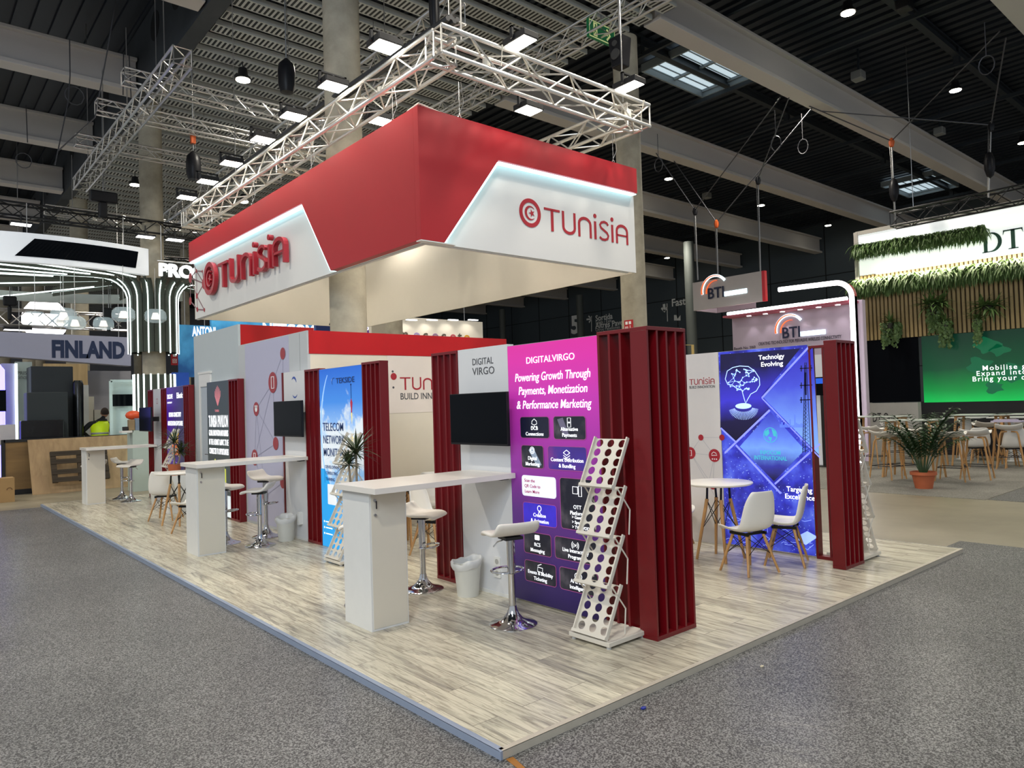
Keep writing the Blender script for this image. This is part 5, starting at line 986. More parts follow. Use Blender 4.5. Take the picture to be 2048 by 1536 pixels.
band(D2R(20), D2R(175), 5.38, 5.66, 1.0, 1.04, 50).build('rear_rim', mat('rim white', srgb('#b9c3bf'), .5), fs_, smooth=True)
A0, A1 = D2R(259), D2R(293); mb = MB(); nn = 30; NL = [(A0, 5.6), (A1, 5.6)]
for i in range(nn+1):
    t = i/nn; a = A0+(A1-A0)*t; a2 = A0+D2R(5)+(A1-A0-D2R(4))*t
    for aa, z in ((a, 5.51), (a2, 5.93)): p = ell(aa, 1.056); q = ell(aa, 1.05); mb.v += [V((p.x, p.y, z)), V((q.x, q.y, z))]
for i in range(nn): b = 4*i; c = b+4; mb.f += [(b, c, c+2, b+2), (b+2, c+2, c+3, b+3), (b, b+1, c+1, c)]
mb.build('screen_band', SCR, fs_)
p = at(0, 523, 1, ell(D2R(246), 1.056).y); F = Fr((p.x-.3, ell(D2R(246), 1.07).y-.02, 5.55), (1, -.1, 0)); mb = MB(); mb.text(F, 0, 0, 'BOOTH NO. 5I41', .16, 0, .004); mb.build('lettering', mat('blue grey ink', srgb('#4c6a8c'), .5), fs_)
rs = MB()
for a in (190, 215, 240, 262, 283, 100, 140): p = ell(D2R(a), .99); rs.bar((p.x, p.y, 5.42), (TC.x+(p.x-TC.x)*.35, TC.y+(p.y-TC.y)*.35, 5.48), .03, .03)
rs.build('light_line', LED, fs_)
wr_ = MB()
for a in (235, 262, 290): p = ell(D2R(a), 1.02); wr_.tube([(p.x, p.y, 6.05), (p.x, p.y, 6.75)], .01, 5)
wr_.build('hanger', ALU, fs_)
F = Fr((0, 16.6, 0), (1, .0, 0)); u, v = F.px(316, 551); t = thing('lit_letters', 'white glowing PROS letters hanging between the light column and the red box', 'lit sign', (u, 16.6, v)); mb = MB(); mb.text(F, u, v, 'PROS', .44, 0, .05, bold=.035); mb.build('letters', mat('white lit letter', (.95, .98, 1), .4, emit=.9), t); u2 = F.px(372, 560)[0]
MB().tube([(u, 16.65, v+.4), (u+1.5, 16.65, v+.4)], .02, 6).tube([(u+.1, 16.65, v+.4), (u+.1, 16.65, v+1.3)], .012, 6).build('hanging_rail', ALU, t)
# small lamps of that stand
for px, py, lb in ((42, 449, 'flat white lamp over the curved fascia at the far left'), (291, 474, 'flat white lamp left of the pair above the fascia end'), (350, 480, 'flat white lamp nearest the red banner box, under the black truss')):
    p = at(px, py, 2, 6.5); t = thing('flat_lamp', lb, 'lamp', (p.x, p.y, 6.45), 'flat lamps over the round stand'); MB().box((p.x-.22, p.y-.15, 6.5), (p.x+.22, p.y+.15, 6.55)).build('casing', BLKM, t); B((p.x-.2, p.y-.13, 6.49), (p.x+.2, p.y+.13, 6.5)).build('lens', LEDW, t); MB().bar((p.x, p.y, 6.55), (p.x, p.y, 6.8), .03).build('bracket', BLKM, t)
# glass pendants
GL = mat('blue clear glass', (.62, .78, .86), .08, alpha=.38, spec=.8); SHD = mat('warm inner shade', (1, .9, .8), .5, emit=1.3, ecol=(1, .88, .78))
for px, py, sz, lb in ((127, 632, .29, 'largest blue glass pendant in the middle of the cluster'), (122, 640, .27, 'blue glass pendant just behind the largest one'), (70, 637, .25, 'leftmost blue glass pendant'), (150, 646, .24, 'blue glass pendant low right of the largest one'), (207, 647, .24, 'blue glass pendant standing alone between the cluster and the light column'), (247, 629, .26, 'blue glass pendant touching the left side of the light column'), (311, 632, .25, 'blue glass pendant in front of the light column')):
    Y = {311: 16.3, 247: 16.3, 122: 18.4, 150: 17.1, 127: 17.6}.get(px, 17.9); p = at(px, py, 1, Y); t = thing('glass_pendant', lb, 'pendant lamp', (p.x, p.y, p.z-.15), 'blue glass pendants'); z = p.z
    MB().lathe([(sz*.75, -.6*sz), (sz*.97, -.4*sz), (sz, 0), (sz*.95, .35*sz), (sz*.7, .62*sz), (.03, .68*sz)], (p.x, p.y, z), 24, False).build('glass_shade', GL, t, smooth=True); MB().lathe([(sz*.42, -.3*sz), (sz*.24, .3*sz), (0, .3*sz)], (p.x, p.y, z), 16, False).build('inner_shade', SHD, t, smooth=True); MB().tube([(p.x, p.y, z+.6*sz), (p.x, p.y, 5.5)], .008, 5).build('cord', ALU, t)
p = at(90, 640, 1, 30); t = thing('globe_lamp', 'big white glowing globe behind the glass pendants', 'lamp', p); MB().ball(p, .78, 18, (1, .5, 1.1)).build('globe', LEDW, t, smooth=True); hang(t, [(p.x, p.y, p.z+.8)])
# Finland banner
F = Fr((0, 26, 0), (1, 0, 0)); t = thing('finland_banner', 'pale grey-blue hanging banner reading FINLAND', 'banner', (-3, 26, 4)); MB().poly(F, [F.px(-60, 660), F.px(-60, 708), F.px(262, 732), F.px(262, 675)], -.5, 0).build('banner_box', mat('pale violet banner', srgb('#9b9fb8'), .5, var=.02), t)
u, v = F.px(103, 712); u1_ = F.px(249, 713)[0]; mb = MB(); q = F.px(103, 679)[1]-v; mb.text(F, u, v-.02, 'FINLAND', q/.72, .002, .002, width=u1_-u, bold=.05); mb.build('lettering', mat('navy lettering', srgb('#16284e'), .5), t); hang(t, [(x_, 26.2, F.px(100, 668)[1]) for x_ in (F.px(40, 665)[0], F.px(240, 665)[0])])
truss('rear_truss', 'silver truss with lamps above the Finland banner', [((at(-60, 655, 1, 27).x, 27, at(0, 658, 1, 27).z+.4), (at(285, 655, 1, 27).x, 27, at(0, 658, 1, 27).z+.4))], .55, ALU, .035, .02, .55)
for px, lb in ((35, 'flat lamp hanging left under the silver truss'), (250, 'bright flat lamp hanging right under the silver truss')): p = at(px, 660, 1, 26.8); t = thing('flat_lamp', lb, 'lamp', p); MB().box((p.x-.4, p.y-.2, p.z), (p.x+.4, p.y+.2, p.z+.1)).build('casing', BLKM, t); B((p.x-.38, p.y-.18, p.z-.01), (p.x+.38, p.y+.18, p.z)).build('lens', LEDW, t)
# more columns and walls behind
for k, (px, w_, Y) in enumerate(((60, 26, 40), (148, 28, 38), (8, 22, 44), (372, 16, 36), (275, 14, 44))):
    p = at(px, 700, 1, Y); column('wall_column_%d' % (10+k), p.x, p.y, w_*((p-CAM).dot(FW))/FPX/2, 12)
OAK = wood_mat('pale oak board', '#a58c62', '#bfa478', 2, 5, .6)
def slab(nm, lb, ct, x0, y0, x1, y1, Y, m, dpt=.2, part='panel', z0=None):
    a = at(x0, y1, 1, Y); b = at(x1, y0, 1, Y); t = thing(nm, lb, ct, ((a.x+b.x)/2, Y, z0 if z0 is not None else FZ)); B((a.x, Y, z0 if z0 is not None else FZ), (b.x, Y+dpt, b.z)).build(part, m, t); return t
slab('timber_wall', 'tall pale timber wall behind the Finland banner', 'wall panel', 90, 728, 175, 900, 25, OAK); slab('grey_block', 'plain grey partition right of the timber wall', 'partition', 176, 742, 262, 930, 27, GREYW)
slab('white_partition', 'white partition with grey Datacenters lettering at the left', 'partition', 33, 724, 64, 905, 21.5, mat('greenish white board', srgb('#a9b2ac'), .5)); 
F = Fr((0, 21.49, 0), (1, 0, 0)); mb = MB(); mb.text(F, *F.px(34, 749), 'PRISE', .13, 0, bold=.02).text(F, *F.px(35, 758), 'DATACENTERS', .11, 0, width=.36, bold=.02); tag(mb.build('panel_lettering', mat('dim grey ink', srgb('#5e625f'), .5)), 'grey Datacenters lettering on the white partition', 'lettering')
slab('end_partition', 'light grey partition with a glowing white edge at the far left', 'partition', 5, 727, 31, 905, 21, mat('lavender grey board', srgb('#a5a3ae'), .5)); p = at(32, 727, 1, 20.98); q = at(34, 890, 1, 20.98); tag(MB().box((p.x-.03, 20.95, FZ), (p.x+.03, 21.0, p.z)).build('light_edge', LED), 'vertical white light edge on the far left partition', 'light strip')
p = at(3, 725, 1, 20.5); t = thing('blue_light_arch', 'blue glowing arch cut by the left edge of the picture', 'light arch', (p.x, 20.5, FZ)); MB().tube([(p.x, 20.5, FZ), (p.x, 20.5, p.z-.2), (p.x-.1, 20.5, p.z-.05), (p.x-.5, 20.5, p.z)], .07, 8).build('tube', mat('blue neon', (.2, .2, 1), .3, emit=5, ecol=(.16, .14, 1)), t, smooth=True)
p = at(0, 823, 1, 19.6); a = at(12, 780, 1, 19.6); tag(MB().box((a.x-1.2, 19.6, p.z), (a.x, 19.66, a.z)).bar((a.x-.6, 19.66, a.z-.3), (a.x-.6, 20.4, a.z-.3), .06).build('television', SCR), 'dark brown screen cut by the left edge of the picture', 'television')
# packed crates and wrapped furniture
def pbox(nm, lb, x0, y0, x1, y1, Y, m, dpt=.6, zb=None, part='body', ct='crate', wrap=None):
    a = at(x0, y1, 1, Y); b = at(x1, y0, 1, Y); t = thing(nm, lb, ct, ((a.x+b.x)/2, Y+dpt/2, zb if zb is not None else a.z)); B((a.x, Y, zb if zb is not None else a.z), (b.x, Y+dpt, b.z)).build(part, m, t, bevel=.02)
    if wrap:
        mb = MB(); n_ = 26
        for i in range(n_+1):
            for j in range(7):
                t_ = i/n_; mb.v.append(V((a.x-.03+(b.x-a.x+.25)*t_, Y-.03-.02*math.sin(i*1.9+j), (zb if zb is not None else a.z)+(b.z-a.z+.03)*j/6+.01*math.sin(i*2.3))))
        mb.f += [(i*7+j, (i+1)*7+j, (i+1)*7+j+1, i*7+j+1) for i in range(n_) for j in range(6)]; mb.build('plastic_wrap', wrap, t, smooth=2)
    return t
WRP = mat('clear film wrap', (.5, .62, .6), .15, alpha=.34, spec=.9, bump=1, scale=9, var=.5); BK1 = mat('charcoal case', srgb('#20262b'), .5); BK2 = mat('black foil wrap', srgb('#07090c'), .25, bump=.6, var=.4, scale=5)
pbox('flight_case', 'tall plain black cabinet at the back of the packing area', 62, 733, 146, 786, 20.4, BK1, .8, FZ); pbox('wrapped_case', 'grey case wrapped in clear film, middle of the stack', 54, 784, 136, 842, 19.75, mat('dark grey case', srgb('#262d30'), .5), .6, FZ, wrap=WRP); pbox('wrapped_case', 'low black case in shiny black foil before the film wrapped case', 42, 839, 128, 872, 19.4, BK2, .3, FZ, wrap=mat('thin film', (.3, .36, .38), .1, alpha=.12))
p = at(157, 850, 1, 20.2); q = at(157, 761, 1, 20.2); t = thing('wrapped_roll', 'upright roll wrapped in black foil standing behind the cases', 'roll', (p.x, 20.2, FZ)); MB().lathe([(.12, FZ), (.13, p.z), (.135, q.z-.1), (.1, q.z), (0, q.z)], (p.x, 20.2, 0), 14, False).build('roll', BK2, t, smooth=True)
slab('white_counter', 'white low cabinet wall behind the man in the yellow vest', 'cabinet', 166, 770, 177, 900, 22.0, WH, .5); slab('white_counter', 'white stepped counter behind the man in the yellow vest', 'cabinet', 177, 793, 188, 900, 22.2, WCREAM, .5); slab('white_counter', 'low cream counter to the right of the man in the yellow vest', 'cabinet', 188, 819, 221, 900, 22.2, WCREAM, .5)
t = slab('glass_showcase', 'white framed glass showcase left of the light drum', 'showcase', 221, 762, 268, 900, 19.6, mat('showcase frame', srgb('#cfe0dc'), .4), .04, 'rear_panel'); a = at(221, 762, 1, 19.2); b = at(268, 762, 1, 19.2)
MB().bar((a.x, 19.2, FZ), (a.x, 19.2, a.z), .07).bar((a.x, 19.2, a.z), (b.x, 19.2, a.z), .07).bar((b.x, 19.2, FZ), (b.x, 19.2, a.z), .05).build('frame', mat('showcase frame', srgb('#cfe0dc')), t); p = at(240, 790, 1, 19.4); B((a.x+.08, 19.4, at(0, 818, 1, 19.4).z), (b.x, 19.44, at(0, 792, 1, 19.4).z)).build('dark_pane', SCR, t)
# hoarding with boards, pallet, cardboard box
ply = wood_mat('stained plywood', '#6d5330', '#8f7043', 0, 3, .6); OAKB = wood_mat('oak board', '#8f7350', '#a78a63', 2, 8, .5)
F = Fr((0, 19.0, 0), (1, 0, 0)); t = thing('barrier', 'low dark framed plywood barrier closing off the packing area', 'barrier', (1.5, 19.2, FZ)); a = F.px(7, 880); b = F.px(265, 868); e = F.px(283, 875)
MB().rect(F, a[0]+.02, .08, e[0], b[1]-.06, -.04, 0).build('panel', ply, t); mb = MB(); mb.rect(F, a[0]-.05, 0, a[0]+.03, b[1], -.07, .03).rect(F, a[0], b[1]-.07, e[0], b[1], -.07, .03).rect(F, e[0]-.05, 0, e[0]+.02, b[1], -.07, .03).rect(F, a[0], FZ, e[0], .08, -.07, .02); mb.build('frame', BLKM, t)
def lean(nm, lb, ct, corners, th, m, Y0=18.45, Y1=18.9):
    """board leaning back: bottom edge at Y0, top edge at Y1"""
    bl, br, tr, tl_ = [at(x, y, 1, Y0) for x, y in corners[:2]]+[at(x, y, 1, Y1) for x, y in corners[2:]]; bl.z = br.z = FZ+.002
    n_ = (br-bl).cross(tl_-bl).normalized()*th; t = thing(nm, lb, ct, ((bl+br)/2)); MB().add([bl, br, tr, tl_, bl-n_, br-n_, tr-n_, tl_-n_], [(0, 1, 2, 3), (7, 6, 5, 4), (0, 4, 5, 1), (1, 5, 6, 2), (2, 6, 7, 3), (3, 7, 4, 0)]).build('board', m, t); return t, (bl, br, tr, tl_)
t, (bl, br, tr, tl_) = lean('oak_board', 'large pale oak board leaning on the barrier behind the pallet', 'board', ((65, 985), (271, 967.5), (262, 869.3), (55, 880)), .03, OAKB)
# pallet leaning on the board
ux = (br-bl).normalized(); uy = (tl_-bl).normalized(); nn = ux.cross(uy).normalized(); nn = nn if nn.y < 0 else -nn
o0 = at(104, 968, 1, 18.4); 
F = Fr(o0+nn*.06, ux, uy); F.n = nn; OLD = wood_mat('weathered pallet wood', '#231c15', '#4a3d2e', 0, 9, .85); t = thing('pallet', 'weathered dark wooden pallet leaning on the oak board', 'pallet', o0); PW, PH_ = 1.28, .80
for k, v in enumerate((0, .2, .47, .68)): MB().rect(F, 0, v, PW, v+.12, .08, .10).build('deck_board', OLD, t)
for u in (0, .58, 1.16): MB().rect(F, u, 0, u+.12, PH_, 0, .08).build('bearer', OLD, t)
t = thing('cardboard_box', 'small cardboard box at the left edge before the barrier', 'box', at(10, 990, 1, 17.2)); a = at(-12, 990, 1, 17.2); b = at(29, 955, 1, 17.2); B((a.x, 17.2, FZ), (b.x, 17.6, b.z)).build('carton', mat('cardboard', srgb('#9c7d52'), .8, var=.06), t)
F = Fr((0, 17.199, 0), (1, 0, 0)); mb = MB(); u, v = F.px(19, 980); mb.rib(F, arc(u, v, .05, 0, 180), .02, .001, .003); mb.build('print', mat('brown ink', srgb('#6b4a2a'), .7), t)
p = at(18, 880, 1, 19.3); tag(MB().box((p.x-.18, 19.3, 1.2), (p.x+.14, 19.5, 1.72)).build('white_carton', mat('white carton', srgb('#b8b4b8'), .6)), 'white carton standing behind the barrier at the left', 'box')
# clutter on the white shelf left of the far television
p = at(283, 866, 1, 16.85); sh = thing('white_pedestal', 'pale pedestal with drinks and bags behind the far counter', 'pedestal', (p.x, 17.05, FZ)); a = at(265, 861, 1, 16.85); b = at(303, 861, 1, 16.85); B((a.x, 16.85, FZ), (b.x+.12, 17.4, a.z)).build('body', mat('mint grey laminate', srgb('#a9b9b4'), .5), sh); zt = a.z
for px, w_, h_, col, nm_, lb in ((250, .11, .1, '#15161a', 'camera', 'black camera at the left of the cluttered shelf'), (262, .14, .27, '#8a7658', 'paper_bag', 'brown paper bag on the cluttered shelf'), (274, .12, .30, '#6f8096', 'shopping_bag', 'grey blue bag on the cluttered shelf')):
    p = at(px, 861, 1, 17.0); tag(MB().box((p.x-w_/2, 16.9, zt), (p.x+w_/2, 17.05, zt+h_)).build(nm_, mat(nm_+' surface', srgb(col), .6, var=.15), bevel=.012), lb, nm_.replace('_', ' '))
B((at(244, 861, 1, 16.85).x, 16.85, zt-.05), (a.x+.02, 17.15, zt)).build('shelf', WH, sh)
p = at(268, 838, 1, 17.05); tag(MB().ball((p.x, 17.1, zt+.38), .16, 12, (1.2, .8, .75)).build('hard_hat', mat('orange shell', srgb('#d9522a'), .35), smooth=True), 'orange rounded helmet on top of the bags', 'helmet')
p = at(285, 861, 1, 16.95); t = thing('drink_bottle', 'clear bottle with amber drink beside the far television', 'bottle', (p.x, 16.95, zt)); MB().lathe([(.045, 0), (.045, .14), (.04, .2), (.018, .26), (.018, .3), (0, .3)], (p.x, 16.95, zt), 14, False).build('bottle', mat('pale bottle', (.7, .8, .7), .1, alpha=.6), t, smooth=True); MB().lathe([(0, .002), (.041, .002), (.041, .12), (0, .12)], (p.x, 16.95, zt), 14, False).build('drink', mat('amber drink', srgb('#c9781c'), .3), t)
# banners behind the stand
def bann(nm, lb, x0, y0, x1, y1, ax, val, m, dpt=.2, drop=True):
    a, b = at(x0, y1, ax, val), at(x1, y0, ax, val); t = thing(nm, lb, 'banner', ((a+b)/2)); lo = [min(a[i], b[i]) for i in range(3)]; hi = [max(a[i], b[i]) for i in range(3)]; hi[ax] = val+dpt; lo[ax] = val; B(lo, hi).build('board', m, t)
    if drop: hang(t, [(lo[0]+.2*(hi[0]-lo[0]), (lo[1]+hi[1])/2, hi[2]), (lo[0]+.8*(hi[0]-lo[0]), (lo[1]+hi[1])/2, hi[2])])
    return t
BLU = grad_mat('deep blue network print', [(0, '#0a2748'), (.5, '#16528f'), (1, '#4aa0d4')], 2, -1.5, 1.5, .35, noise=(.9, 1.6))
t = bann('blue_banner', 'blue hanging banner with white letter tops just behind the storage block at left', 360, 652, 424, 754, 1, 24, BLU); F = Fr((0, 23.98, 0), (1, 0, 0)); mb = MB(); mb.text(F, *F.px(385, 672), 'ANTONI', .5, .001, .004, width=F.px(432, 668)[0]-F.px(385, 668)[0], bold=.03); mb.build('lettering', TXW, t)
t = bann('blue_banner', 'long blue banner showing between the storage wall and the banner box', 424, 640, 628, 700, 1, 26, BLU); F = Fr((0, 25.98, 0), (1, 0, 0)); mb = MB(); mb.text(F, *F.px(525, 668), 'NETCOM', .65, .001, .004, width=F.px(628, 668)[0]-F.px(525, 668)[0], bold=.04); mb.build('lettering', TXW, t)
bann('navy_banner', 'small navy banner beside the big column', 633, 650, 662, 690, 1, 24, mat('navy banner cloth', srgb('#1c2f66'), .5, emit=.15)); t = bann('violet_banner', 'small violet banner right of the big column', 728, 640, 744, 690, 1, 22, mat('violet banner cloth', srgb('#6a3a9c'), .5, emit=.2)); F = Fr((0, 21.98, 0), (1, 0, 0)); mb = MB(); mb.text(F, *F.px(731, 660), 'b', .3, .001, .003, bold=.03); mb.build('lettering', TXW, t)
t = bann('white_lit_banner', 'white lit banner board with round coloured letters over the red header', 788, 644, 965, 700, 1, 19, mat('warm white board', srgb('#e6dfd0'), .5, emit=.12)); F = Fr((0, 18.98, 0), (1, 0, 0)); u, v = F.px(797, 675); wd_ = F.px(937, 684)[0]-u
for k, (c, col) in enumerate(zip('mococoto', ('#5b5348', '#a693c4', '#5b5348', '#9a7a9c', '#5b5348', '#c85a64', '#5b5348', '#d9a12c'))): mb = MB(); mb.text(F, u+wd_*(0, .20, .33, .46, .59, .72, .84, .93)[k], v-.05, c, .55, .001, .003, bold=.015); mb.build('letter', mat('letter ink '+col.strip('#'), srgb(col), .5), t)
for k, px in enumerate((822, 863, 905, 945)): p = at(px, 641, 1, 18.6); l = thing('arm_lamp', 'white arm lamp over the round coloured letters, %s' % ('leftmost', 'second from left', 'third from left', 'rightmost')[k], 'lamp', p, 'arm lamps over the white lit banner'); MB().box((p.x-.2, 18.5, p.z), (p.x+.2, 18.62, p.z+.03)).build('head', LEDW, l); MB().bar((p.x, 18.6, p.z+.03), (p.x, 19.05, p.z+.02), .02).build('arm', ALU, l); light('SPOT', (p.x, 18.55, p.z-.03), 9, (1, .93, .8), .05, aim=(p.x, 19.1, p.z-.8), spot=110)
bann('cream_banner', 'cream board between the violet banner and the lit banner', 744, 645, 786, 700, 1, 21, WCREAM)
for px, py, lb, col in ((355, 717, 'red fire equipment sign on the far column', 1), (1257, 652, 'red sign peeking above the near crimson screens', 0)):
    p = at(px, py, 1, 35.6) if col else at(px, py, 0, 10.31); w_ = .62 if col else .25; ax = (1, 0, 0) if col else (0, -1, 0); F = Fr(p, ax); t = thing('fire_sign', lb, 'sign', p); MB().rect(F, -w_/2, -w_*.55, w_/2, w_*.55, -.02, 0).build('plate', mat('sign red', srgb('#b01822'), .5), t); mb = MB(); mb.rib(F, [(-w_*.36, -.05*w_), (-w_*.08, -.05*w_), (-w_*.08, -.35*w_), (-w_*.36, -.35*w_)], w_*.05, .001, .003, True).ring(F, -w_*.22, -w_*.2, w_*.07, w_*.04, .001, .003).line(F, (w_*.2, .05*w_), (w_*.2, -.38*w_), w_*.06, .001, .003).rib(F, [(w_*.08, -.24*w_), (w_*.2, -.4*w_), (w_*.32, -.24*w_)], w_*.06, .001, .003); mb.rect(F, -w_*.35, .15*w_, -w_*.08, .42*w_, .001, .003).rect(F, w_*.05, .15*w_, w_*.32, .42*w_, .001, .003); mb.build('pictogram', PRW, t)
t = bann('blue_white_box', 'blue and white round ended sign behind the purple panel', 350, 745, 378, 960, 1, 19.5, mat('royal blue board', srgb('#1c4aa8'), .4, emit=.2), drop=False); 
# ---------------------------------------------------------------- the man in the yellow vest
def person():
    Y = 20.1; f = at(205, 833, 1, Y); H0 = 1.76; t = thing('person', 'person in dark hooded jacket and yellow high-visibility vest, bending over, seen from behind', 'person', (f.x, Y, FZ))
    J = {'pel': (0, 0, .94), 'spn': (-.0, .06, 1.12), 'chs': (.03, .16, 1.34), 'nek': (.10, .24, 1.50), 'hd0': (.14, .29, 1.58), 'hip_l': (-.10, 0, .90), 'kn_l': (-.12, -.04, .50), 'an_l': (-.12, 0, .09), 'to_l': (-.12, .15, .04), 'hip_r': (.10, 0, .90), 'kn_r': (.13, .04, .50), 'an_r': (.12, 0, .09), 'to_r': (.13, .15, .04),
         'sh_l': (-.19, .16, 1.40), 'el_l': (-.36, .20, 1.20), 'wr_l': (-.20, .38, 1.08), 'hn_l': (-.12, .42, 1.05), 'sh_r': (.24, .18, 1.38), 'el_r': (.30, .16, 1.10), 'wr_r': (.32, .38, .98), 'hn_r': (.32, .46, .96)}
    E_ = [('pel', 'spn'), ('spn', 'chs'), ('chs', 'nek'), ('nek', 'hd0'), ('pel', 'hip_l'), ('hip_l', 'kn_l'), ('kn_l', 'an_l'), ('an_l', 'to_l'), ('pel', 'hip_r'), ('hip_r', 'kn_r'), ('kn_r', 'an_r'), ('an_r', 'to_r'), ('chs', 'sh_l'), ('sh_l', 'el_l'), ('el_l', 'wr_l'), ('wr_l', 'hn_l'), ('chs', 'sh_r'), ('sh_r', 'el_r'), ('el_r', 'wr_r'), ('wr_r', 'hn_r')]
    R_ = {'pel': .15, 'spn': .145, 'chs': .155, 'nek': .06, 'hd0': .05, 'hip_l': .10, 'kn_l': .062, 'an_l': .045, 'to_l': .04, 'hip_r': .10, 'kn_r': .062, 'an_r': .045, 'to_r': .04, 'sh_l': .075, 'el_l': .055, 'wr_l': .038, 'hn_l': .035, 'sh_r': .075, 'el_r': .055, 'wr_r': .038, 'hn_r': .035}
    ks = list(J); me = bpy.data.meshes.new('body'); me.from_pydata([V(J[k]) for k in ks], [(ks.index(a), ks.index(b)) for a, b in E_], []); o = bpy.data.objects.new('body', me); COL.objects.link(o); o.parent = t; WL[o.name] = V((f.x, Y, FZ))
    md = o.modifiers.new('skin', 'SKIN'); sv = me.skin_vertices[0].data
    for k in ks: sv[ks.index(k)].radius = (R_[k], R_[k]*(.8 if k in ('pel', 'spn', 'chs') else 1))
    sv[0].use_root = True; s2 = o.modifiers.new('sub', 'SUBSURF'); s2.levels = 2; s2.render_levels = 2; me.materials.append(mat('dark jacket cloth', srgb('#14161b'), .8))
    VST = mat('yellow hi-vis', srgb('#c8e414'), .5, emit=.12); REF = mat('silver reflective tape', srgb('#a9aaa6'), .3); b0 = V((f.x, Y, FZ))
    mb = MB(); rings = [(.88, 0, -.0, .185, .165), (1.0, 0, .03, .18, .16), (1.14, 0, .07, .185, .165), (1.28, .015, .13, .2, .17), (1.38, .03, .17, .205, .165), (1.45, .05, .2, .16, .13)]; nn_ = 28
    def rg(z, cx, cy, rx, ry, g=0): return [b0+V((cx+(rx+g)*math.cos(2*math.pi*i/nn_), cy+(ry+g)*math.sin(2*math.pi*i/nn_), z)) for i in range(nn_)]
    for r in rings: mb.v += rg(*r)
    mb.f += [(k*nn_+i, k*nn_+(i+1) % nn_, (k+1)*nn_+(i+1) % nn_, (k+1)*nn_+i) for k in range(len(rings)-1) for i in range(nn_)]; mb.build('vest', VST, t, smooth=2, solid=.012)
    for zc, r in ((.99, (0, .03, .187, .167)), (1.15, (0, .073, .192, .172))): mb = MB(); mb.v += rg(zc-.025, *r, .004)+rg(zc+.025, *r, .004); mb.f += [(i, (i+1) % nn_, nn_+(i+1) % nn_, nn_+i) for i in range(nn_)]; mb.build('reflective_band', REF, t, smooth=2, solid=.006)
    hc = b0+V((.17, .33, 1.66)); MB().ball(hc, .105, 18, (.82, .95, 1.12)).build('head', mat('skin', srgb('#a97c62'), .5), t, smooth=True)
    MB().ball(hc+V((0, -.012, .022)), .107, 18, (.86, .96, 1.06)).build('hair', mat('short brown hair', srgb('#2c211a'), .9, bump=.4), t, smooth=True); mb = MB(); [mb.ball(hc+V((s*.09, .0, -.01)), .025, 8, (.5, .9, 1.2)) for s in (-1, 1)]; mb.ball(hc+V((0, .105, -.015)), .016, 8, (.8, 1.2, 1.3)); mb.build('ear_and_nose', M['skin'], t, smooth=True)
    MB().lathe([(.09, -.03), (.12, .02), (.10, .07), (.06, .06)], b0+V((.08, .18, 1.44)), 18, False).build('hood', M['dark jacket cloth'], t, smooth=True)
    for sgn, h in (('l', J['hn_l']), ('r', J['hn_r'])):
        mb = MB(); hb2 = b0+V(h); mb.ball(hb2, .036, 10, (.9, 1.2, .6)); [mb.tube([hb2+V((-.027+.018*k, .03, 0)), hb2+V((-.027+.018*k, .07, -.01)), hb2+V((-.027+.018*k, .085-.004*abs(k-1), -.035))], .009, 6) for k in range(4)]; mb.tube([hb2+V((.03, 0, 0)), hb2+V((.05, .03, -.015)), hb2+V((.045, .055, -.03))], .010, 6); mb.build('hand', M['skin'], t, smooth=True)
    return t
pm_ = person(); pm_.scale = (1.13, 1.13, 1.13); pm_.location = pm_.location+V((-.06, 0, .13))
tag(B((pm_.location.x-.45, 19.6, FZ), (pm_.location.x+.5, 20.9, FZ+.13)).build('low_plinth', WH), 'low white plinth under the person in the yellow vest', 'plinth')
# ================================================================ right: BTI stand
X = 18.0; F = Fr((X, 0, 0), (0, -1, 0)); q = F.px
bt = thing('bti_stand_wall', 'mauve stand wall with glowing BTI logo and lit white edge arch', 'stand wall', (X+.3, 8, FZ)); a = q(1463, 632); b = q(1709, 600)
B((X+.02, -b[0]-.2, FZ), (X+.2, -a[0], a[1])).build('wall', mat('pale mauve wall', srgb('#b9a9b8'), .5, var=.02), bt)
LEDP = mat('white cove glow', (1, .98, 1), .3, emit=4.5)
xe = -b[0]-.1
MB().tube([(X-.45, -a[0]-.15, a[1]+.02), (X-.45, xe+.1, a[1]+.02)], .055, 8).build('cove_light', LEDP, bt); B((X-.5, xe, a[1]-.09), (X+.02, -a[0], a[1]-.03)).build('pink_shelf', mat('rose underside', srgb('#b8586a'), .5), bt)
at0 = q(1575, 582); at1 = q(1700, 567); pts = [(X-.5, -at0[0], at0[1])]+[(X-.5, xe-.05+.45-.45*math.sin(w_), at1[1]-.45+.45*math.cos(w_)) for w_ in [math.pi/2*k/8 for k in range(9)]]+[(X-.5, xe-.05, FZ)]
MB().tube(pts, .07, 8).build('arch_light', LEDP, bt, smooth=True); mb = MB()
for k in range(len(pts)-1): p0, p1 = V(pts[k]), V(pts[k+1]); c = V((0, (p0.y+p1.y)/2, 0)); mb.add([p0+V((.06, 0, -.02)), p1+V((.06, .0, -.02)), p1+V((.32, 0, -.02)), p0+V((.32, 0, -.02)), p0+V((.06, 0, .04)), p1+V((.06, .0, .04)), p1+V((.32, 0, .04)), p0+V((.32, 0, .04))], [(0, 1, 2, 3), (7, 6, 5, 4), (0, 4, 5, 1), (1, 5, 6, 2), (2, 6, 7, 3), (3, 7, 4, 0)])
mb.build('arch_board', mat('crimson arch inside', srgb('#b8202f'), .4), bt)
for k in range(6):
    y_ = -a[0]-.75-k*(-a[0]-xe-1.0)/5.4; MB().disc(Fr((X-.22, y_, a[1]-.092), (1, 0, 0), (0, -1, 0)), 0, 0, .07, 0, .01).build('downlight', LEDW, bt); light('SPOT', (X-.22, y_, a[1]-.12), 9, (1, .95, 1), .04, aim=(X-.05, y_, 1), spot=75)
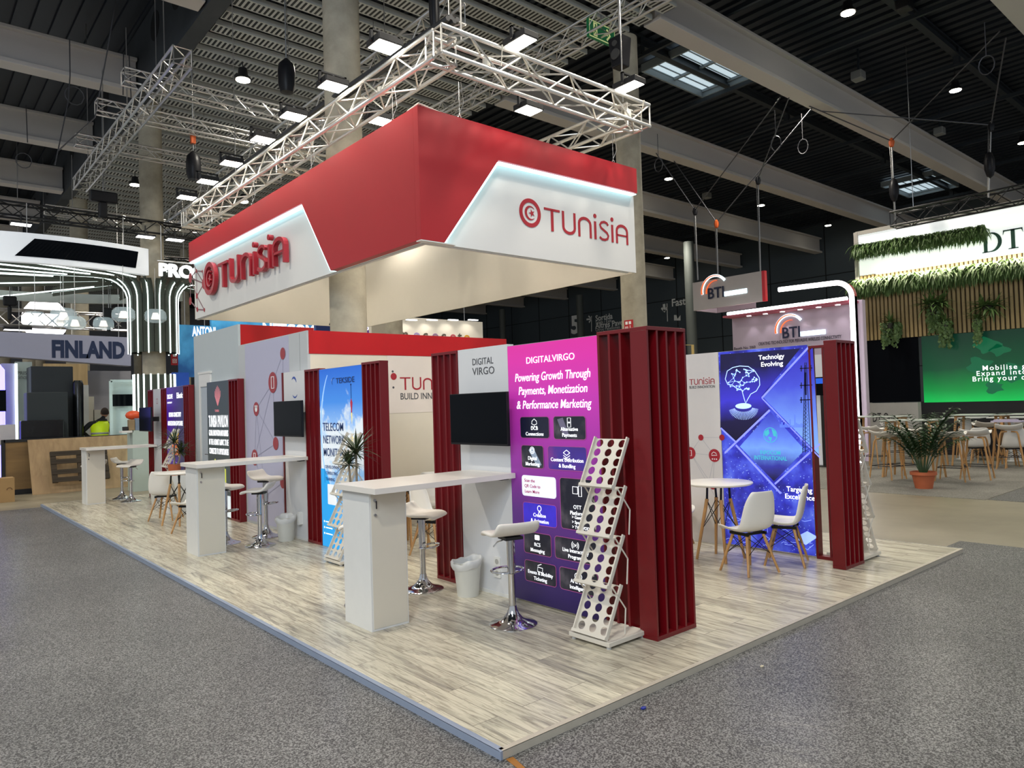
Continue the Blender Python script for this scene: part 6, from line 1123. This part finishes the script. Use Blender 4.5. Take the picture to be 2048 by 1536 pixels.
def bti(F, u, v, s, t):
    """glowing arcs and letters"""
    mb = MB(); mb.rib(F, arc(u+.42*s, v+.10*s, .48*s, 190, 60, 14), [.05*s*(1-.045*k) for k in range(15)], .03, .05); mb.rib(F, arc(u+.48*s, v+.05*s, .36*s, 185, 80, 12), [.04*s*(1-.05*k) for k in range(13)], .03, .05); mb.build('logo_arc', mat('orange lit arc', srgb('#f0642c'), .4, emit=1.0), t)
    mb = MB(); mb.rib(F, arc(u+.42*s, v+.10*s, .48*s, 190, 35, 14), .085*s, .004, .02); mb.rect(F, u+.78*s, v-.15*s, u+1.6*s, v+.0*s, .004, .02); mb.text(F, u+.80*s, v-.14*s, 'WIRELESS', .17*s, .022, .004, width=.8*s, bold=.02); mb.build('logo_halo', mat('white halo glow', (.8, .97, 1), .3, emit=1.4, ecol=(.72, .93, 1)), t)
    mb = MB(); mb.text(F, u+.15*s, v-.16*s, 'BTI', .50*s, .03, .008, width=.60*s, bold=.012); mb.build('logo_letters', mat('navy letters', srgb('#141c3c'), .4), t)
bti(F, *q(1556, 668), 1.13*(q(1605, 650)[0]-q(1556, 650)[0])/.95, bt)
mb = MB(); u, v = q(1517, 691); mb.text(F, u, v, 'CREATING TECHNOLOGY FOR PERVASIVE WIRELESS CONNECTIVITY', .14, .001, .003, width=q(1683, 680)[0]-u, bold=.004); u, v = q(1468, 700); mb.text(F, u, v, 'Booth No. 5I60', .12, .001, .003); mb.build('lettering', mat('dark plum ink', srgb('#2c2430'), .5), bt)
# hanging BTI box
Xh = 17.6; F = Fr((Xh, 0, 0), (0, -1, 0)); q = F.px; a = q(1385, 566); b = q(1523, 542); c = q(1385, 622); z0_, z1_ = c[1], a[1]; t = thing('bti_hanging_box', 'small white hanging box with BTI logo and red right end', 'hanging sign', (Xh+.6, -(a[0]+b[0])/2, z0_))
MB().rect(F, a[0], z0_, b[0], z1_, -.06, 0).build('front_panel', mat('warm grey board', srgb('#b5adab'), .5), t); MB().box((Xh-.01, -b[0]-.10, z0_), (Xh+.12, -b[0], z1_)).build('red_end', mat('bright end red', srgb('#c81c30'), .4), t); MB().box((Xh+.06, -a[0]-.06, z0_), (Xh+1.3, -a[0], z1_)).box((Xh+1.26, -a[0]-1.5, z0_), (Xh+1.3, -a[0]-.06, z1_)).build('rear_panel', mat('pale mauve wall', (0, 0, 0)), t)
bti(F, *q(1408, 590), 1.13*(q(1450, 590)[0]-q(1408, 590)[0])/.90, t)
# things glimpsed between the open slats
X2 = 16; p = at(1640, 790, 0, X2); t = thing('blue_monitor', 'dark monitor with blue bar seen between the open crimson slats', 'monitor', p); F = Fr((X2, 0, 0), (0, -1, 0)); q = F.px; a = q(1622, 755); b = q(1662, 790); MB().rect(F, a[0], b[1], b[0], a[1], -.05, 0).build('casing', SCR, t); a2 = q(1622, 768); MB().rect(F, a[0]+.03, a2[1], b[0]-.03, a[1]-.03, .001, .004).build('screen', mat('blue screen', srgb('#1c55c8'), .4, emit=.8), t); cu_ = (a[0]+b[0])/2; MB().rect(F, cu_-.04, FZ, cu_+.04, b[1], -.06, -.02).rect(F, cu_-.25, FZ, cu_+.25, FZ+.03, -.25, .15).build('stand', BLKM, t)
tag(MB().box((16.2, at(1690, 800, 0, 16.2).y, FZ), (16.5, at(1600, 800, 0, 16.2).y, 2.9)).build('lit_cabinet', mat('lit white cabinet', srgb('#c9c9cc'), .5, emit=.25)), 'pale lit cabinet seen between the open crimson slats', 'cabinet')
# gold door frame by the grey column
F = Fr((24, 0, 0), (0, -1, 0)); q = F.px; tag(MB().rib(F, [(q(1386, 690)[0], FZ), q(1386, 690), q(1356, 690), (q(1356, 690)[0], FZ)], .1, 0, .06).build('gold_frame', mat('brass frame', srgb('#b9a064'), .4, emit=.15)), 'slim brass coloured frame corner behind the near crimson screen', 'frame')
# ================================================================ DT stand
X = 21.0; F = Fr((X, 0, 0), (0, -1, 0)); q = F.px
dt = thing('dt_stand_wall', 'white fascia stand wall with DT lettering, timber slats and green screen', 'stand wall', (X, 3, FZ)); L0 = q(1718, 600)[0]; R0_ = q(2130, 600)[0]
zt, zb = q(1722, 470)[1], q(1722, 552)[1]
MB().rect(F, L0+.02, zb, R0_, zt, -.5, 0).build('fascia', mat('glowing fascia white', (.93, .97, .95), .4, emit=.6), dt); MB().rect(F, L0-.06, FZ, L0+.06, zt+.1, -.5, .06).rect(F, L0, zt, R0_, zt+.12, -.5, .05).build('frame', mat('pale frame', srgb('#a8a49c'), .5), dt)
u, v = q(1965, 507); hgt = q(1965, 470)[1]-q(1965, 507)[1]; mb = MB(); GR_ = mat('bottle green letters', srgb('#27483c'), .5)
s_ = hgt; # serif D and T drawn by hand
def serif_D(u, v, s): mb.rect(F, u+.08*s, v, u+.24*s, v+s, .004, .02).rect(F, u, v, u+.4*s, v+.05*s, .004, .02).rect(F, u, v+.95*s, u+.4*s, v+s, .004, .02).rib(F, arc(u+.38*s, v+.5*s, .42*s, -90, 90, 14, .475*s), [.05*s+.12*s*math.sin(math.pi*k/14) for k in range(15)], .004, .02)
def serif_T(u, v, s): mb.rect(F, u+.33*s, v, u+.50*s, v+s, .004, .02).rect(F, u+.20*s, v, u+.63*s, v+.05*s, .004, .02).rect(F, u, v+.93*s, u+.83*s, v+s, .004, .02).poly(F, [(u, v+.95*s), (u+.06*s, v+.95*s), (u-.02*s, v+.75*s)], .004, .02).poly(F, [(u+.77*s, v+.95*s), (u+.83*s, v+.95*s), (u+.85*s, v+.75*s)], .004, .02)
serif_D(u, v, s_*1.05); serif_T(u+s_*1.0, v, s_*1.05); mb.build('lettering', GR_, dt)
# slats
zs0, zs1 = q(1850, 672)[1], zb; mb = MB(); MB().rect(F, L0, zs0, R0_, zs1, -.45, -.05).build('slat_backing', mat('dark gap', srgb('#3a2f20'), .8), dt); u = L0+.08; n_ = 0; TW = wood_mat('golden slat timber', '#8c7648', '#bfa878', 2, 3, .5)
while u < R0_ and n_ < 96: MB().rect(F, u, zs0, u+.075, zs1, -.05, .03).build('slat', TW, dt); u += .118; n_ += 1
MB().rect(F, L0+.6, zb-.03, R0_, zb-.0, .0, .12).build('cove_light', LEDW, dt)
light('AREA', (X-.35, -(L0+R0_)/2, zb-.1), 150, (1, .92, .7), R0_-L0, aim=(X+.3, -(L0+R0_)/2, zs0), sy=.1)
# screens
a = q(1843, 676); b = q(2130, 805); MB().rect(F, a[0], q(1850, 805)[1], b[0], zs0-.01, -.1, .02).build('green_screen', grad_mat('green screen picture', [(0, '#0aa84a'), (.18, '#077a36'), (.5, '#063f26'), (1, '#04281c')], 2, 0, 1.95, .9, noise=(1.2, .12)), dt)
mb = MB()
for cx, cy, r in ((1975, 690, .3), (2000, 700, .22), (1960, 730, .3), (2030, 745, .35), (1990, 775, .22)): u, v = q(cx, cy); mb.poly(F, [(u+r*(1+.3*math.sin(4*w_+cx))*math.cos(w_), v+r*.7*(1+.3*math.cos(3*w_))*math.sin(w_)) for w_ in [2*math.pi*k/20 for k in range(20)]], .02, .023)
mb.build('world_map_print', mat('dim green picture', srgb('#0a5a3a'), .4, emit=.7), dt)
mb = MB()
for (x_, y_, s_) in ((1965, 741, 'Mobilise global'), (1953, 752, 'Expand into new'), (1945, 763, 'Bring your customers')): u, v = q(x_, y_); mb.text(F, u, v, s_,   .20, .024, .003, bold=.006, sp=1.25)
mb.build('screen_lettering', TXW, dt); a = q(1730, 690); b = q(1842, 803); MB().rect(F, L0+.06, b[1], b[0]-.03, zs0, -.1, .0).build('dark_screen', SCR, dt); MB().rect(F, L0+.06, FZ, b[0], b[1]-.02, -.1, .25).build('low_cabinet', mat('grey white cabinet', srgb('#b3b1aa'), .5), dt); MB().rect(F, b[0], FZ, R0_, b[1]-.0, -.1, .0).build('dark_base', mat('black base', (.006, .006, .008), .5), dt)
u, v = q(1752, 843); mb = MB(); mb.text(F, u, v, 'DT One.', .40, .252, .003, width=q(1800, 843)[0]-u); mb.build('cabinet_lettering', mat('near black ink', (.02, .02, .02), .5), dt)
# plants on the fascia
def garland(nm, lb, px0, py0, px1, py1, X_, H_, n, m):
    F2 = Fr((X_, 0, 0), (0, -1, 0)); a = F2.px(px0, py0); b = F2.px(px1, py1); mb = MB()
    for k in range(n):
        t = random.random(); u = a[0]+(b[0]-a[0])*t; v = a[1]+(b[1]-a[1])*t+random.uniform(-.12, .12)*H_; p = F2.p(u, v, random.uniform(0, .22)); e = random.uniform(-2.6, .6)*.6; an = random.uniform(-.9, .9)
        blade(mb, p, (-1*math.cos(an)*.6, math.sin(an), random.uniform(-.9, .35)), H_*random.uniform(.3, .7), .05, random.uniform(1.2, 2.8), 4)
    return tag(mb.build(nm, m), lb, 'plants', kind='stuff')
FERN = mat('fern leaf', srgb('#55703a'), .5, var=.5, scale=3)
garland('fern_garland', 'thick green fern garland along the bottom edge of the white fascia', 1710, 568, 2120, 512, X-.05, .85, 6500, FERN); garland('fern_garland', 'green fern garland along the top left edge of the white fascia', 1714, 496, 1972, 456, X-.05, .72, 3600, FERN)
for lb, pts_, kind_ in (('trailing ivy pot low left on the timber slats', ((1768, 652), (1798, 652)), 'ivy'), ('trailing ivy with spiky top in the middle of the timber slats', ((1858, 625), (1880, 618)), 'ivy'), ('trailing ivy pot low right on the timber slats', ((1882, 650), (1905, 652)), 'ivy'), ('trailing ivy below the round pots at the right of the slats', ((1952, 645), (1962, 648)), 'ivy')):
    t = thing('wall_plant', lb, 'wall plant', (X, 0, 0), 'plants hung on the timber slats'); F2 = Fr((X-.1, 0, 0), (0, -1, 0)); a, b = F2.px(*pts_[0]), F2.px(*pts_[1]); mb = MB()
    t.location = F2.p(*a); WL[t.name] = t.location.copy()
    for k in range(26):
        s0 = F2.p(a[0]+(b[0]-a[0])*random.random()*1.1, a[1]+.05, random.uniform(.0, .2)); L_ = random.uniform(.25, .85)
        for z in range(int(L_/.05)):
            c = s0-V((0, 0, z*.05))+V((random.uniform(-.04, .04), random.uniform(-.05, .05), 0)); r = random.uniform(.03, .05); d = V((-1, random.uniform(-.8, .8), random.uniform(-.5, .5))).normalized(); e1 = d.cross(V((0, 0, 1))).normalized(); e2 = d.cross(e1); mb.add([c-e1*r, c+e2*r, c+e1*r, c-e2*r*1.4], [(0, 1, 2, 3)])
    mb.build('foliage', FERN, t); MB().lathe([(.08, -.1), (.11, .06)], F2.p((a[0]+b[0])/2, a[1], .1), 12).build('pot', mat('dark olive pot', srgb('#2d2c20'), .5), t)
    mb = MB(); [blade(mb, F2.p((a[0]+b[0])/2, a[1]+.08, .1), (random.uniform(-.6, .1), random.uniform(-1, 1), random.uniform(.2, 1)), random.uniform(.25, .5), .05, .9, 4) for _ in range(26)]; mb.build('foliage', FERN, t)
for px, py, lb in ((1870, 600, 'spiky plant at the upper middle of the timber slats'), (1978, 605, 'bushy spiky plant with round glass pots at the right of the slats')):
    F2 = Fr((X-.1, 0, 0), (0, -1, 0)); a = F2.px(px, py+8); t = thing('wall_plant', lb, 'wall plant', F2.p(*a), 'plants hung on the timber slats'); mb = MB(); [blade(mb, F2.p(a[0]+random.uniform(-.2, .25), a[1], .12), (random.uniform(-.7, .1), random.uniform(-1, 1), random.uniform(-.4, 1)), random.uniform(.35, .6), .06, 1.0, 5) for _ in range(90)]; mb.build('foliage', FERN, t); MB().ball(F2.p(a[0], a[1]-.05, .12), .14, 14, (1, 1, .7)).build('pot', mat('dark olive pot', (0, 0, 0)), t, smooth=True)
# potted palm
p = at(1848, 977, 2, FZ); t = thing('potted_palm', 'green palm in a terracotta pot before the bar tables', 'potted palm', (p.x, p.y, FZ)); MB().lathe([(0, 0), (.15, 0), (.20, .26), (.235, .27), (.235, .33), (.215, .33), (.2, .28), (0, .28)], (p.x, p.y, FZ), 28, False).build('pot', TERR, t, smooth=True)
for k in range(24):
    an = k*2.4; e = random.uniform(1.12, 1.5); L_ = random.uniform(.95, 1.55); st = [V((p.x, p.y, FZ+.28))+V((math.cos(an)*.05, math.sin(an)*.05, 0))]; d = V((math.cos(an)*math.cos(e), math.sin(an)*math.cos(e), math.sin(e))); mb = MB()
    for q_ in range(9): d = (d+V((math.cos(an)*.04, math.sin(an)*.04, -.024*q_))).normalized(); st.append(st[-1]+d*L_/9)
    mb.tube(st, .008, 5, r2=.003)
    for i in range(4, 10):
        dd = (st[i]-st[i-1]).normalized(); sd = dd.cross(V((0, 0, 1))).normalized()
        for sg_ in (-1, 1):
            for f_ in (0, .5): blade(mb, st[i-1].lerp(st[i], f_), dd*.8+sd*sg_*.75+V((0, 0, .12)), .34*(1-abs(i-6)/9), .046, .9, 4)
    mb.build('frond', GRN2, t)
# bar stools and tables of the DT stand
def dt_stool(label):
    t = thing('timber_bar_stool', label, 'bar stool'); pr = [(-.2, .05), (-.17, .0), (-.05, -.02), (.08, -.01), (.17, .04), (.205, .09)]; nu = 9; mb = MB()
    for y, z in pr:
        for i in range(nu): s = -1+2*i/(nu-1); mb.v.append(V((s*.235, y, .80+z+.05*abs(s)**2.5)))
    mb.f += [(k*nu+i, k*nu+i+1, (k+1)*nu+i+1, (k+1)*nu+i) for k in range(len(pr)-1) for i in range(nu-1)]; mb.build('seat', CHW, t, smooth=2, solid=.02, sub=1)
    for sx in (-1, 1):
        for sy in (-1, 1): MB().tube([(sx*.04, sy*.05, .755), (sx*.13, sy*.12, .75), (sx*.15, sy*.135, .70), (sx*.235, sy*.20, 0)], [.014, .016, .017, .013], 8).build('leg', LEG, t, smooth=True)
    MB().tube([(-.205, -.175, .25), (.205, -.175, .25), (.205, .175, .25), (-.205, .175, .25)], .008, 5, True).build('footrest', BLKM, t); return t
D0 = dt_stool('white seat timber bar stool nearest at the left of the palm'); p = at(1776, 958, 2, FZ); D0.location = (p.x, p.y, FZ); D0.rotation_euler = (0, 0, 1.3); D0.scale = (1.17,)*3; D0['group'] = 'white seat timber bar stools'
for px, py, rz, lb in ((1807, 955, 1.0, 'white seat timber bar stool just left behind the palm pot'), (1748, 935, 1.4, 'white seat timber bar stool close to the right corner screen'), (1826, 940, .4, 'white seat timber bar stool hidden behind the palm stems'), (1905, 962, 1.7, 'white seat timber bar stool first to the right of the palm'), (1955, 958, 1.7, 'white seat timber bar stool right of the one beside the palm'), (1785, 925, .5, 'white seat timber bar stool below the DT One lettering'),
                       (1875, 930, .3, 'white seat timber bar stool in the second row right of the palm'), (1975, 925, 2.1, 'white seat timber bar stool under the second right-hand table'), (2022, 938, 1.8, 'white seat timber bar stool near the right edge of the picture'), (2045, 922, 1.2, 'white seat timber bar stool cut by the right edge of the picture'), (1935, 915, .2, 'white seat timber bar stool behind the middle table')):
    p = at(px, py, 2, FZ); dup(D0, (p.x, p.y, FZ), rz, lb, scale=1.17)
def dt_table(px, py, w_, l_, rz, lb, h=1.28):
    p = at(px, py, 2, FZ); t = thing('timber_bar_table', lb, 'bar table', (p.x, p.y, FZ), 'pale bar tables with timber legs'); o_ = V((p.x, p.y, FZ)); mb = MB()
    MB().box(o_+V((-w_/2, -l_/2, h-.025)), o_+V((w_/2, l_/2, h))).build('tabletop', mat('sage white top', srgb('#b9c0b8'), .4), t, bevel=.006)
    for sx in (-1, 1):
        for sy in (-1, 1): MB().tube([o_+V((sx*(w_/2-.12), sy*(l_/2-.12), h-.03)), o_+V((sx*(w_/2-.02), sy*(l_/2-.02), 0))], .032, 8, r2=.022).build('leg', LEG, t, smooth=True)
    MB().bar(o_+V((-w_/2+.1, -l_/2+.1, h-.05)), o_+V((w_/2-.1, -l_/2+.1, h-.05)), .03, .05).bar(o_+V((-w_/2+.1, l_/2-.1, h-.05)), o_+V((w_/2-.1, l_/2-.1, h-.05)), .03, .05).build('apron', LEG, t); t.rotation_euler = (0, 0, 0); return t
dt_table(1828, 955, .7, 1.1, 0, 'pale bar table directly behind the palm'); dt_table(1765, 930, .7, 1.3, 0, 'pale bar table half hidden by the right corner screen'); dt_table(1968, 932, .8, 1.2, 0, 'pale bar table under the middle of the green screen'); dt_table(2056, 934, .8, 1.3, 0, 'pale bar table at the right edge of the picture')
for px, lb in ((1932, 'white pedestal table below the green screen, left of two'), (2022, 'white pedestal table below the green screen, right of two')):
    p = at(px, 905, 2, FZ); p = V((19.7, at(px, 860, 0, 19.7).y, FZ)); t = thing('pedestal_table', lb, 'pedestal table', p, 'white pedestal tables'); MB().lathe([(.28, 0), (.28, .02), (.2, .03), (.13, 1.1), (.1, 1.13)], p, 4).build('pedestal', WH, t); B(p+V((-.35, -.45, 1.13)), p+V((.35, .45, 1.16))).build('tabletop', WH, t)
C1 = at(1975, 878, 0, 17.6); 
for px, lb in ((1952, 'white shell chair beyond the middle bar table'), (2022, 'white shell chair at the far right, before the black base')): p = at(px, 880, 0, 17.8); dup(C0, (17.8, p.y, FZ+.0), 2.2, lb, 'white chairs of the right-hand stand', scale=1.12)
p = at(2010, 822, 0, 15.6); tag(MB().box((15.5, p.y-.3, FZ+1.18), (15.8, p.y+.25, FZ+1.21)).box((15.52, p.y-.2, FZ+1.21), (15.75, p.y+.2, FZ+1.235)).build('brochures', mat('lilac paper', srgb('#b7aec4'), .6)), 'small pile of pale brochures on the far right table', 'brochures')
